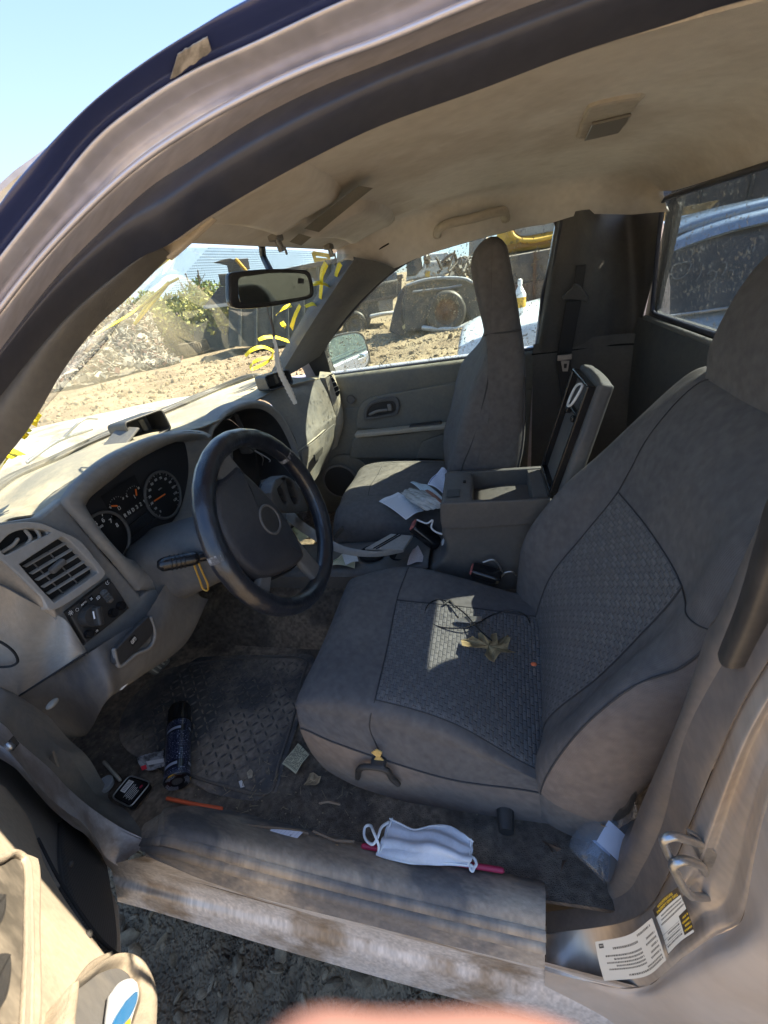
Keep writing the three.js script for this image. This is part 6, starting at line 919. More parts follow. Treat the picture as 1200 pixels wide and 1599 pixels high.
{ // face mask with ear loops, red stick below it
  const y = 0.492; const rowsPx = [[[610, 1277], [628, 1286], [648, 1295], [674, 1289], [700, 1291], [722, 1302], [739, 1313]], [[602, 1298], [624, 1306], [650, 1311], [676, 1306], [703, 1310], [722, 1320], [738, 1328]], [[595, 1318], [618, 1324], [646, 1331], [676, 1326], [704, 1331], [722, 1338], [736, 1342]], [[588, 1335], [614, 1344], [642, 1350], [674, 1349], [702, 1350], [720, 1352], [733, 1353]]];
  const rows = rowsPx.map((r, j) => r.map((p, i) => Y(p[0], p[1], y + 0.02 * Math.sin(Math.PI * i / 6) * Math.sin(Math.PI * (j + 0.3) / 3.6) + [0.004, 0.0, 0.006, 0][j])));
  const S = surf(rows), m0 = base('face_mask', Y(665, 1325, 0.48), 'crumpled white disposable face mask on the sill', 'face mask');
  mesh('mask_sheet', rel(skin(S, 60, 40, { off: (s, t) => 0.0022 * Math.sin(t * 18 + 2 * Math.sin(s * 6)) + 0.004 * (F1(s, t) - 0.5), thick: 0.0012 }), m0), std({ map: soiled(512, 0.12, [0.70, 0.72, 0.76], [0.5, 0.51, 0.53], 0.4, 3, 0.04), roughness: 0.9, bumpMap: tex(128, 0.012, (x, yv) => Math.abs(Math.sin(x * 25) * Math.sin(yv * 25)), false), bumpScale: 0.0006 }), m0);
  const edge = (f) => tube(iso(12, f).map(([s, t]) => S(s, t).add(V(0, 0.0015, 0))), 0.0016, false, 40, 6);
  mesh('hem', rel(merge([edge(i => [0.03, i]), edge(i => [0.97, i]), edge(i => [i, 0.03]), edge(i => [i, 0.97])]), m0), M.white, m0);
  const lp = (l, h) => tube(l.map((p, i) => Y(p[0], p[1], h[i] ?? y)), 0.0026, false, 70, 8);
  mesh('ear_loop', rel(lp([[607, 1284], [596, 1292], [590, 1308], [583, 1318], [574, 1314], [569, 1303], [571, 1291], [578, 1289], [584, 1300], [589, 1312], [592, 1322], [591, 1332]], [0.495, 0.505, 0.51, 0.505, 0.50, 0.495, 0.495, 0.50, 0.512, 0.512, 0.505, 0.495]), m0), M.white, m0);
  mesh('ear_loop', rel(lp([[736, 1337], [742, 1342], [744, 1350], [740, 1354], [735, 1351], [735, 1357], [738, 1360], [741, 1354]], []), m0), M.white, m0);
  one('red_stick', tube([Y(568, 1321, 0.484), Y(675, 1341, 0.484), Y(784, 1359, 0.484)], 0.0048, false, 20, 10), std({ color: col(0.36, 0.02, 0.06), roughness: 0.5 }), 'dark red stick running under the face mask', 'stick');
}
{ // leaves, twigs, grit
  const leafMat = c => std({ map: soiled(128, 0.05, c, [c[0] * 0.5, c[1] * 0.45, c[2] * 0.4], 0.7, 4), roughness: 0.9, side: THREE.DoubleSide });
  const leaf = (pts, h, curl, mat, label, group) => { const p = pts.map((q, i) => Y(q[0], q[1], h + curl * Math.sin(i * 1.7))); const c = p.reduce((s, q) => s.add(q), V(0, 0, 0)).multiplyScalar(1 / p.length); const pos = [], n = p.length; const ring = k => p.map(q => q.clone().lerp(c, k).add(V(0, -curl * k * 0.6, 0))); const A = ring(0), B = ring(0.5); const P = []; for (const r of [A, ring(0.25), B, ring(0.75), ring(0.98)]) for (let i = 0; i <= n; i++) P.push(r[i % n]); const g = grid(P, n, 4, 0.0006); return one('dry_leaf', g, mat, label, 'leaf', group); };
  leaf([[806, 1019], [792, 1014], [798, 996], [793, 992], [784, 1005], [778, 1006], [776, 988], [768, 990], [764, 1001], [752, 987], [747, 989], [748, 998], [738, 993], [732, 997], [720, 999], [722, 1008], [732, 1010], [752, 1012], [762, 1014], [757, 1022], [764, 1030], [772, 1034], [776, 1026], [782, 1018]], 0.685, 0.008, leafMat([0.34, 0.25, 0.12]), 'lobed tan oak leaf on the driver seat cushion');
  leaf([[474, 1226], [480, 1218], [484, 1208], [490, 1206], [498, 1212], [502, 1212], [499, 1222], [493, 1226], [484, 1226]], 0.445, 0.006, leafMat([0.42, 0.3, 0.17]), 'small crumpled brown leaf by the torn card', 'dry leaves on the carpet');
  leaf([[846, 1312], [856, 1320], [866, 1338], [872, 1350], [876, 1362], [882, 1346], [896, 1340], [890, 1330], [868, 1322]], 0.445, 0.012, leafMat([0.16, 0.09, 0.05]), 'dark brown curled leaf by the plastic bottle', 'dry leaves on the carpet');
  leaf([[524, 1318], [528, 1318], [533, 1328], [539, 1334], [536, 1338], [529, 1332]], 0.484, 0.003, leafMat([0.55, 0.36, 0.18]), 'tiny tan leaf on the edge of the scuff plate', 'dry leaves on the carpet');
  leaf([[386, 1206], [392, 1200], [396, 1206], [394, 1214], [388, 1216]], 0.434, 0.003, leafMat([0.48, 0.4, 0.28]), 'pale leaf scrap on the floor mat', 'dry leaves on the carpet');
  leaf([[936, 1285], [950, 1275], [962, 1282], [966, 1290], [952, 1292], [940, 1290]], 0.53, 0.006, leafMat([0.34, 0.25, 0.15]), 'crumpled leaf stuck under the seat hinge', 'dry leaves on the carpet');
  const wood = leafMat([0.28, 0.2, 0.13]);
  for (const [l, lab] of [[[[376, 1288], [420, 1292], [468, 1298], [481, 1302]], 'long twig behind the note slip'], [[[490, 1298], [508, 1306], [524, 1312], [552, 1314]], 'forked twig right of the note slip'], [[[500, 1254], [512, 1252], [530, 1256]], 'short curved twig under the seat edge']]) one('twig', tube(l.map(p => Y(p[0], p[1], 0.492)), 0.0026, false, 30, 6), wood, lab, 'twig', 'twigs on the driver floor');
  // crumbs, grass bits and grit on the carpet
  const list = []; for (let i = 0; i < 420; i++) { const u = rnd(330, 900), v = lerp(1190, 1400, rnd()); const p = Y(u, v, 0.437); if (p.x < -0.70 || p.x > -0.45 || p.z > 0.15) continue; const s = rnd(0.001, 0.0035); const g = rnd() > 0.45 ? new THREE.SphereGeometry(s * 0.6, 5, 4).scale(1, 0.6, 1.2) : new THREE.CylinderGeometry(0.0006, 0.0009, s * 7, 5).rotateZ(Math.PI / 2).rotateY(rnd(0, 6.3)); list.push(g.translate(p.x, p.y + rnd(0, 0.004), p.z)); }
  for (let i = 0; i < 160; i++) { const p = Y(rnd(140, 480), rnd(1060, 1260), 0.433); const s = rnd(0.0008, 0.0022); list.push(new THREE.SphereGeometry(s, 5, 4).translate(p.x, p.y, p.z)); }
  const g = boxUV(merge(list)); g.translate(0.6, -0.43, 0.4); const cr0 = mesh('floor_litter', g, std({ map: soiled(64, 0.02, [0.34, 0.27, 0.17], [0.16, 0.11, 0.07], 1, 4), roughness: 1 })); cr0.position.set(-0.6, 0.43, -0.4); tag(cr0, 'crumbs, straw and grit strewn over the driver floor', 'litter', undefined, 'stuff');
}
{ // black cable and clip on the seat, bottle behind the seat
  const C = (l, h) => l.map((p, i) => Y(p[0], p[1], Array.isArray(h) ? h[i] : h));
  const cb = base('black_cable', Y(720, 970, 0.67), 'thin black cable looped on the driver seat', 'cable');
  mesh('wire', rel(tube(C([[828, 972], [822, 962], [806, 954], [790, 954], [768, 961], [748, 972], [728, 980], [705, 981], [684, 978], [670, 970], [664, 958], [668, 946], [676, 939], [688, 936], [700, 940], [716, 950], [730, 962], [742, 976], [756, 990], [768, 1000]], [0.71, 0.70, 0.69, 0.688, 0.685, 0.684, 0.684, 0.684, 0.684, 0.686, 0.69, 0.692, 0.69, 0.688, 0.69, 0.692, 0.692, 0.692, 0.692, 0.694]), 0.0018, false, 160, 6), cb), M.blackGloss, cb);
  mesh('cable_tie', rel(tube(C([[694, 943], [702, 938], [710, 948]], 0.694), 0.003), cb), M.black, cb);
  one('metal_clip', slab(C([[711, 966], [730, 962], [753, 962], [752, 968], [732, 972], [712, 970]], 0.688), 0.003, 0.0008), M.steel, 'small silver clip under the black cable', 'clip');
  one('orange_crumb', at(new THREE.SphereGeometry(0.005, 8, 6).scale(1, 0.6, 1.3), Y(834, 1037, 0.665)), std({ color: col(0.6, 0.14, 0.05), roughness: 0.7 }), 'small orange crumb in the fold of the driver seat', 'crumb');
  const b0 = Y(916, 1352, 0.475), b1 = Y(950, 1292, 0.50), bt = base('plastic_bottle', V(b0.x, 0.44, b0.z), 'clear blue plastic bottle wedged behind the driver seat', 'bottle'); const d = b1.clone().sub(b0), n = d.length(); d.normalize(); const x = d.clone().cross(V(0, 1, 0)).normalize();
  const m = new THREE.Matrix4().makeBasis(x, d, x.clone().cross(d)).setPosition(b0);
  mesh('bottle_wall', rel(new THREE.LatheGeometry([[0, 0], [0.03, 0], [0.036, 0.006], [0.037, 0.02], [0.036, 0.05], [0.037, 0.09], [0.03, 0.12], [0.014, 0.14], [0.014, 0.155]].map(q => new THREE.Vector2(q[0], q[1])), 40).applyMatrix4(m), bt), phys({ color: col(0.86, 0.9, 0.95), transmission: 0.92, thickness: 0, roughness: 0.05 }), bt);
  mesh('bottle_label', rel(new THREE.CylinderGeometry(0.0375, 0.0375, 0.04, 40, 1, true, 0, 4).translate(0, 0.06, 0).applyMatrix4(m), bt), std({ color: col(0.42, 0.45, 0.52), roughness: 0.3, side: THREE.DoubleSide }), bt);
}
{ // papers on the passenger seat and in the console
  const pr = (seedv, bg, ink, head) => canvasTex(300, 400, (g, w, h) => { g.fillStyle = bg; g.fillRect(0, 0, w, h); g.fillStyle = ink; let s = seedv; const R = () => (s = (s * 16807) % 2147483647) / 2147483647; if (head) { g.fillStyle = head; g.fillRect(14, 16, 150, 18); g.fillStyle = ink; } for (let y = 52; y < h - 20; y += 14) { let x = 16; const end = w - 20 - R() * 80; while (x < end) { const k = 6 + R() * 26; g.fillRect(x, y, k, 4); x += k + 5; } } });
  const T = (l, h) => l.map((p, i) => Y(p[0], p[1], h + (i === 1 || i === 2 ? 0.004 : 0)));
  const P1 = 'papers on the passenger seat';
  one('paper_sheet', unitUV(sheet(T([[592, 783], [622, 769], [662, 797], [634, 811]], 0.745), 0.006)), std({ map: pr(11, '#dcdcdc', '#9b9b9f'), roughness: 0.85 }), 'white letter lowest in the heap on the passenger seat', 'paper', P1);
  one('paper_sheet', unitUV(sheet(T([[668, 757], [690, 731], [703, 741], [699, 777]], 0.765), 0.012)), std({ map: pr(23, '#d6d9e4', '#8d93a8', '#5a6a9a'), roughness: 0.85 }), 'bluish printed page leaning at the back of the seat heap', 'paper', P1);
  one('brochure', unitUV(sheet(T([[641, 753], [666, 757], [698, 783], [668, 778]], 0.755), 0.008)), std({ map: pr(37, '#c8d4d6', '#7a8f98', '#4d7d8a'), roughness: 0.6 }), 'pale blue leaflet in the middle of the seat heap', 'leaflet');
  one('brochure', unitUV(sheet(T([[650, 768], [668, 765], [696, 786], [680, 792]], 0.76), 0.006)), std({ color: col(0.30, 0.12, 0.07), roughness: 0.6 }), 'reddish brown leaflet edge in the seat heap', 'leaflet');
  const S = surf([T([[626, 769], [640, 763], [664, 766]], 0.765), T([[640, 782], [660, 777], [684, 782]], 0.782), T([[664, 797], [680, 795], [697, 792]], 0.768)]);
  one('plastic_bag', skin(S, 24, 18, { off: (s, t) => 0.010 * (F2(s, t) - 0.5), thick: 0.0006 }), std({ map: soiled(128, 0.05, [0.5, 0.5, 0.46], [0.3, 0.3, 0.28], 0.8, 5), roughness: 0.25 }), 'clear crumpled bag over the papers on the seat', 'bag');
  one('white_cord', tube([Y(652, 812, 0.745), Y(668, 817, 0.75), Y(676, 812, 0.755), Y(674, 824, 0.74), Y(680, 830, 0.73), Y(690, 834, 0.73)], 0.0028, false, 50, 8), M.white, 'white charging cord hanging over the seat front', 'cord');
  one('receipt', unitUV(sheet([[643, 862], [653, 852], [665, 877], [636, 882]].map(p => Y(p[0], p[1], 0.66)), 0.006)), std({ map: pr(5, '#c9bdb6', '#9a8f88'), roughness: 0.9 }), 'pinkish receipt curled in the cup well', 'receipt');
  one('receipt', unitUV(sheet([[515, 883], [534, 866], [557, 871], [554, 887]].map(p => Y(p[0], p[1], 0.64)), 0.008)), std({ map: pr(71, '#d2cba8', '#8f9a78', '#77935a'), roughness: 0.9 }), 'cream folded papers in the tray beside the steering wheel', 'paper');
  one('receipt', unitUV(sheet([[534, 866], [556, 862], [560, 876], [540, 882]].map(p => Y(p[0], p[1], 0.655)), 0.004)), paper, 'plain white folded slip on the cream papers', 'paper');
  one('receipt', unitUV(sheet([[450, 818], [468, 812], [490, 838], [468, 846]].map(p => Y(p[0], p[1], 0.60)), 0.006)), std({ map: pr(91, '#d6cfae', '#6f9a5c', '#5c8f46'), roughness: 0.9 }), 'cream and green card on the floor seen through the wheel', 'card');
  one('paper_scrap', unitUV(sheet([[690, 845], [698, 836], [701, 846], [690, 852]].map(p => Y(p[0], p[1], 0.68)), 0.003)), paper, 'white paper corner beside the seat belt buckle', 'paper scrap');
}
{ // loose trim frame of the radio, lying from the dash to the console
  const q = V(0.06, 0.66, -0.55), fr = base('radio_trim', q, 'loose grey radio surround lying across the console', 'trim panel');
  const up = L([[440, 742], [448, 782], [466, 808], [492, 828], [520, 846], [548, 857], [590, 861], [634, 853]], (u, v) => Y(u, v, 0.70)); const lo = L([[428, 752], [436, 790], [456, 818], [486, 840], [518, 858], [552, 867], [592, 868], [630, 861]], (u, v) => Y(u, v, 0.685));
  const P = [], A = even(up, 60), B = even(lo, 60); for (let j = 0; j <= 4; j++) for (let i = 0; i <= 60; i++) P.push(A[i].clone().lerp(B[i], j / 4).add(V(0, 0.004 * Math.sin(Math.PI * j / 4), 0))); mesh('frame_strip', rel(grid(P, 60, 4, 0.005), fr), M.ventGrey, fr);
  const pl = L([[570, 856], [611, 833], [645, 836], [630, 858]], (u, v) => Y(u, v, 0.705)); mesh('face_plate', rel(slab(pl, 0.008, 0.002), fr), M.ventGrey, fr);
  for (const [a, b] of [[[584, 856], [622, 834]], [[588, 857], [626, 835]]]) mesh('groove', rel(tube([Y(a[0], a[1], 0.7065), Y(b[0], b[1], 0.7065)], 0.0018), fr), M.pit, fr);
  const vo = smooth([[424, 770], [430, 752], [446, 742], [462, 752], [474, 772], [482, 796], [468, 800], [446, 800], [430, 790]].map(p => Z(p[0], p[1], -0.72)), 70);
  const holes = [smooth([[432, 752], [439, 750], [444, 764], [450, 784], [445, 786], [436, 770]].map(p => Z(p[0], p[1], -0.72)), 30), smooth([[447, 748], [456, 752], [464, 768], [468, 786], [460, 786], [452, 768]].map(p => Z(p[0], p[1], -0.72)), 30)];
  mesh('vent_pod', rel(slab(vo, 0.05, 0.006, holes), fr), M.dashDark, fr); mesh('vent_back', rel(slab(vo.map(p => p.clone().add(V(0, 0, -0.04))), 0.004, 0), fr), M.pit, fr);
  for (const [a, b] of [[[434, 760], [446, 768]], [[438, 774], [448, 780]], [[452, 760], [462, 766]], [[456, 774], [467, 780]]]) mesh('louver', rel(beam(Z(a[0], a[1], -0.735), Z(b[0], b[1], -0.735), 0.003, 0.012), fr), M.dashDark, fr);
  mesh('bracket', rel(beam(Y(524, 838, 0.70), Y(536, 824, 0.73), 0.012, 0.02), fr), M.black, fr);
}
{ // two open plastic boxes on the dash top
  const boxy = (label, c, yaw, w, h, d, pitch = 0) => { // open towards the cab
    const g = base('speaker_box', c, label, 'plastic box'); const R = new THREE.Matrix4().makeRotationFromEuler(new THREE.Euler(pitch, yaw, 0, 'YXZ')); const put = q => q.applyMatrix4(R);
    const o = rrect(w, h, 0.012, 4), i = rrect(w - 0.010, h - 0.010, 0.008, 4);
    mesh('shell', put(plate(o, d, 0.002, [i.slice().reverse()]).translate(0, h / 2, d / 2)), M.black, g); mesh('back_plate', put(plate(o, 0.004, 0.001).translate(0, h / 2, -d / 2 + 0.002)), M.dashDark, g);
    mesh('inner_bracket', put(merge([box(0.014, h * 0.6, 0.01).translate(w * 0.25, h / 2, -d / 2 + 0.014)])), M.doorLight, g); mesh('inner_boss', put(box(w * 0.3, h * 0.35, 0.012).translate(-w * 0.2, h / 2, -d / 2 + 0.014)), M.dashDark, g); return g; };
  const bA = Y(228, 684, 1.118); boxy('open black plastic box on the dash above the gauges', bA, -0.35, 0.115, 0.062, 0.10, -0.12);
  mesh('lid', at(box(0.085, 0.006, 0.10, 0.002), V(-0.085, 0.028, 0.0), 0, -0.35, 0.5), M.dashDark, scene.getObjectByName('speaker_box'));
  const bB = Y(432, 606, 1.11); boxy('smaller black plastic box on the dash near the passenger pillar', bB, -0.7, 0.10, 0.055, 0.10, -0.1);
  // dashboard stains and scuffs come from the material; a cord and feather hang from the mirror
  const f0 = V(-0.045, 1.385, -0.56), fe = base('feather_charm', V(-0.045, 1.15, -0.56), 'white feather hanging on a dark cord from the mirror', 'feather');
  const F = (u, v, z = -0.56) => Z(u, v, z);
  mesh('cord', rel(merge([tube([F(417, 480), F(420, 492), F(423, 500)], 0.0014), tube([F(424, 480), F(424, 492), F(424, 500)], 0.0014), tube([F(423, 498), F(426, 512), F(428, 526)], 0.0038)]), fe), M.trimDark, fe);
  const q = [[427, 526], [432, 545], [434, 565], [440, 585], [450, 605], [462, 630]].map(p => F(...p)), N = 40, rows = even(q, N), P = []; const ws = [0.002, 0.006, 0.0075, 0.008, 0.0085, 0.006]; for (let i = 0; i <= N; i++) { const f = i / N * 5, k = Math.min(4, Math.floor(f)), w = lerp(ws[k], ws[k + 1], f - k); const dn = rows[Math.min(N, i + 1)].clone().sub(rows[Math.max(0, i - 1)]).normalize(), x = dn.clone().cross(V(-0.6, 0, 0.8)).normalize(); for (const k2 of [-1, -0.5, 0, 0.5, 1]) P.push(rows[i].clone().addScaledVector(x, k2 * w * (1 + 0.15 * Math.sin(i * 2.3))).add(V(0, 0, 0.003 * (1 - k2 * k2)))); }
  mesh('vane', rel(grid(P, 4, N, 0.0006), fe), phys({ color: col(0.72, 0.72, 0.66), roughness: 0.9, transmission: 0.3, thickness: 0, side: THREE.DoubleSide }), fe); mesh('quill', rel(tube(rows.filter((_, i) => i % 5 === 0).map(p => p.clone().add(V(0, 0, 0.003))), 0.0011, false, 40, 6), fe), M.white, fe);
}

// ---------------------------------------------------------------- the yard outside
const soil = soiled(1024, 3.0, [0.245, 0.19, 0.118], [0.155, 0.11, 0.064], 0.8, 3.5, 0.3);
const clod = tex(512, 0.5, (x, y) => F2(x, y) * 0.6 + F3(x, y) * 0.4, false);
const G1 = fbm(16, 5, 101);
const groundH = (x, z) => { const d = Math.hypot(x, z), near = Math.exp(-d * d / 9); const n = G1(x / 9 + 0.37, z / 9 + 0.11) - 0.5, m = F2(x / 1.7, z / 1.7) - 0.5, f = F3(x / 1.1, z / 1.1) - 0.5; return 0.22 * n * sstep(2, 8, d) + (0.09 + 0.16 * near) * m + 0.07 * near * f - 0.03; };
{ // one sheet to the horizon, finer near the truck
  const N = 360, P = [], w = s => 420 * Math.sign(s) * Math.pow(Math.abs(s), 3.4); for (let j = 0; j <= N; j++) for (let i = 0; i <= N; i++) { const x = w(i / N * 2 - 1) - 0.6, z = w(j / N * 2 - 1) - 0.6; P.push(V(x, Math.hypot(x, z) < 60 ? groundH(x, z) : 0, z)); }
  const g = grid(P, N, N), uv = g.attributes.uv; P.forEach((p, k) => uv.setXY(k, p.x, p.z)); if (g.attributes.normal.getY(5) < 0) { const ix = g.index.array; for (let i = 0; i < ix.length; i += 3) { const t = ix[i + 1]; ix[i + 1] = ix[i + 2]; ix[i + 2] = t; } g.computeVertexNormals(); }
  tag(mesh('ground', g, std({ map: soil, roughness: 1, bumpMap: clod, bumpScale: 0.04 })), undefined, undefined, undefined, 'structure');
  // clods of earth
  const lump = (() => { const q = new THREE.IcosahedronGeometry(1, 1), p = q.attributes.position; for (let i = 0; i < p.count; i++) { const k = 0.75 + 0.5 * F2(p.getX(i) * 0.3 + 0.5, p.getY(i) * 0.3 + p.getZ(i) * 0.17); p.setXYZ(i, p.getX(i) * k, p.getY(i) * k * 0.6, p.getZ(i) * k); } q.computeVertexNormals(); return boxUV(q); })();
  const n = 14000, im = new THREE.InstancedMesh(lump, std({ map: soil, roughness: 1 }), n), m = new THREE.Matrix4(), q = new THREE.Quaternion(); im.name = nm('clods');
  for (let i = 0; i < n; i++) { let x, z, s; if (i < 5000) { x = rnd(-1.7, -0.5); z = rnd(-1.7, 0.5); s = 0.003 + 0.022 * Math.pow(rnd(), 4); } else { const a = rnd(-1.1, 0.45), d = 1.5 + 12 * Math.pow(rnd(), 0.8); x = d * Math.cos(a); z = d * Math.sin(a); s = (0.008 + 0.034 * Math.pow(rnd(), 2.5)) * (1 + d / 14); } q.setFromEuler(new THREE.Euler(rnd(0, 6), rnd(0, 6), rnd(0, 6))); m.compose(V(x, groundH(x, z) - s * 0.2, z), q, V(s * rnd(0.7, 1.6), s * rnd(0.5, 1), s)); im.setMatrixAt(i, m); im.setColorAt(i, new THREE.Color().setScalar(rnd(0.6, 1.15))); }
  im.castShadow = im.receiveShadow = true; scene.add(im); tag(im, 'clods of brown earth churned up over the yard', 'earth', undefined, 'stuff');
}
// vertical plane facing the truck through a spot on the ground
function spot(u, v) { const o = Y(u, v, 0), n = EYE.clone().sub(o).setY(0).normalize(), r = V(0, 1, 0).cross(n).normalize(); const f = (a, b, d = 0) => on(a, b, n, n.dot(o) + d); f.o = o; f.n = n; f.r = r; return f; }
const grp = (name, S, label, cat, g) => base(name, V(S.o.x, 0, S.o.z), label, cat, g);
const put = (name, g, m, o) => mesh(name, rel(Array.isArray(g) ? merge(g) : g, o), m, o);
const rust = std({ map: soiled(256, 0.6, [0.17, 0.09, 0.05], [0.06, 0.045, 0.04], 0.9, 4), roughness: 0.9 });
const darkMetal = std({ map: soiled(512, 1.2, [0.045, 0.05, 0.055], [0.12, 0.105, 0.085], 0.6, 4, 0.3), roughness: 0.75 });
const greenDark = std({ map: soiled(512, 1.2, [0.05, 0.065, 0.07], [0.11, 0.115, 0.10], 0.6, 4, 0.3), roughness: 0.8 });
const silver = phys({ map: soiled(256, 1, [0.5, 0.5, 0.49], [0.3, 0.26, 0.2], 0.5), metalness: 0.4, roughness: 0.4 });
const yel = std({ map: soiled(256, 1, [0.62, 0.36, 0.035], [0.35, 0.2, 0.06], 0.6, 4), roughness: 0.6 });
const blueM = std({ map: soiled(256, 0.8, [0.03, 0.08, 0.2], [0.12, 0.1, 0.09], 0.4), roughness: 0.6 });
{ // scrap heap
  const S = spot(165, 588), g = grp('scrap_heap', S, 'long heap of mixed scrap metal and rubbish at the yard edge', 'scrap heap'); g.userData.kind = 'stuff';
  const top = [[20, 592], [70, 560], [110, 545], [150, 520], [180, 494], [205, 484], [226, 490], [240, 514], [252, 543], [268, 562], [288, 573]], A = top.map(q => S(q[0], q[1], -1.2)), B = top.map(q => { const p = S(q[0], 590, 0.8); p.y = 0; return p; }), C = top.map(q => { const p = S(q[0], 590, -3.2); p.y = 0; return p; });
  const sf = surf([B.map((p, i) => p.clone()), B.map((p, i) => p.clone().lerp(A[i], 0.6)), A, C]); put('mound', skin(sf, 60, 30, { off: (s, t) => 0.25 * (F2(s * 2, t) - 0.5) }), std({ map: soiled(512, 1.5, [0.09, 0.085, 0.075], [0.22, 0.18, 0.12], 0.8, 4, 0.4), roughness: 1 }), g);
  const mats = [[0.2, 0.185, 0.155], [0.09, 0.085, 0.07], [0.13, 0.095, 0.07], [0.30, 0.27, 0.21], [0.07, 0.08, 0.08], [0.12, 0.06, 0.045]].map(c => std({ color: col(...c), roughness: 0.75 })); const lists = mats.map(() => []);
  for (let i = 0; i < 1500; i++) { const s = rnd(), t = rnd(0.02, 0.66), p = sf(s, t); const k = i % 4; let q = k === 0 ? new THREE.CylinderGeometry(0.02, 0.02, rnd(0.15, 0.6), 6) : k === 1 ? new THREE.BoxGeometry(rnd(0.06, 0.3), rnd(0.005, 0.03), rnd(0.05, 0.2), 3, 1, 2) : k === 2 ? new THREE.TorusGeometry(rnd(0.08, 0.25), 0.015, 5, 10, rnd(1.5, 5)) : new THREE.BoxGeometry(rnd(0.05, 0.25), rnd(0.05, 0.16), rnd(0.05, 0.2)); if (k === 1) { const a = q.attributes.position; for (let n = 0; n < a.count; n++) a.setY(n, a.getY(n) + 0.12 * Math.sin(a.getX(n) * 6 + i)); } q = at(q, p.clone().add(V(0, 0.05, 0)), rnd(0, 6), rnd(0, 6), rnd(-0.6, 0.6)); lists[Math.floor(Math.pow(rnd(), 1.3) * 6) % 6].push(boxUV(q)); }
  lists.forEach((l, i) => tag(put('debris', l, mats[i], g), undefined, undefined, undefined, 'stuff'));
}
{ // truck tyres lying in front of the bushes
  const rub = std({ map: soiled(256, 0.5, [0.035, 0.035, 0.035], [0.2, 0.165, 0.11], 0.8, 3.5), roughness: 0.95 });
  for (const [u, v, r, h, lab] of [[268, 556, 0.56, 0.44, 'pale dusty truck tyre lying nearer the scrap heap'], [307, 552, 0.50, 0.42, 'darker truck tyre lying right of the pale tyre']]) { const o = Y(u, v, 0), t = base('truck_tyre', V(o.x, 0, o.z), lab, 'tyre', 'truck tyres lying in front of the bushes');
    const pts = [[0.56, 0.05], [0.62, 0], [0.92, 0], [1, 0.1], [1, 0.9], [0.92, 1], [0.62, 1], [0.56, 0.94], [0.56, 0.05]].map(q => new THREE.Vector2(q[0] * r, q[1] * h)); mesh('casing', boxUV(new THREE.LatheGeometry(pts, 48)), rub, t);
    const bl = []; for (let i = 0; i < 40; i++) { const a = i / 40 * 6.283; bl.push(at(box(0.03, h * 0.7, 0.05, 0.004, 1), V(r * Math.cos(a), h * 0.5, r * Math.sin(a)), 0, -a)); } tag(mesh('tread_block', merge(bl), rub, t), undefined, undefined, undefined, 'stuff'); }
}
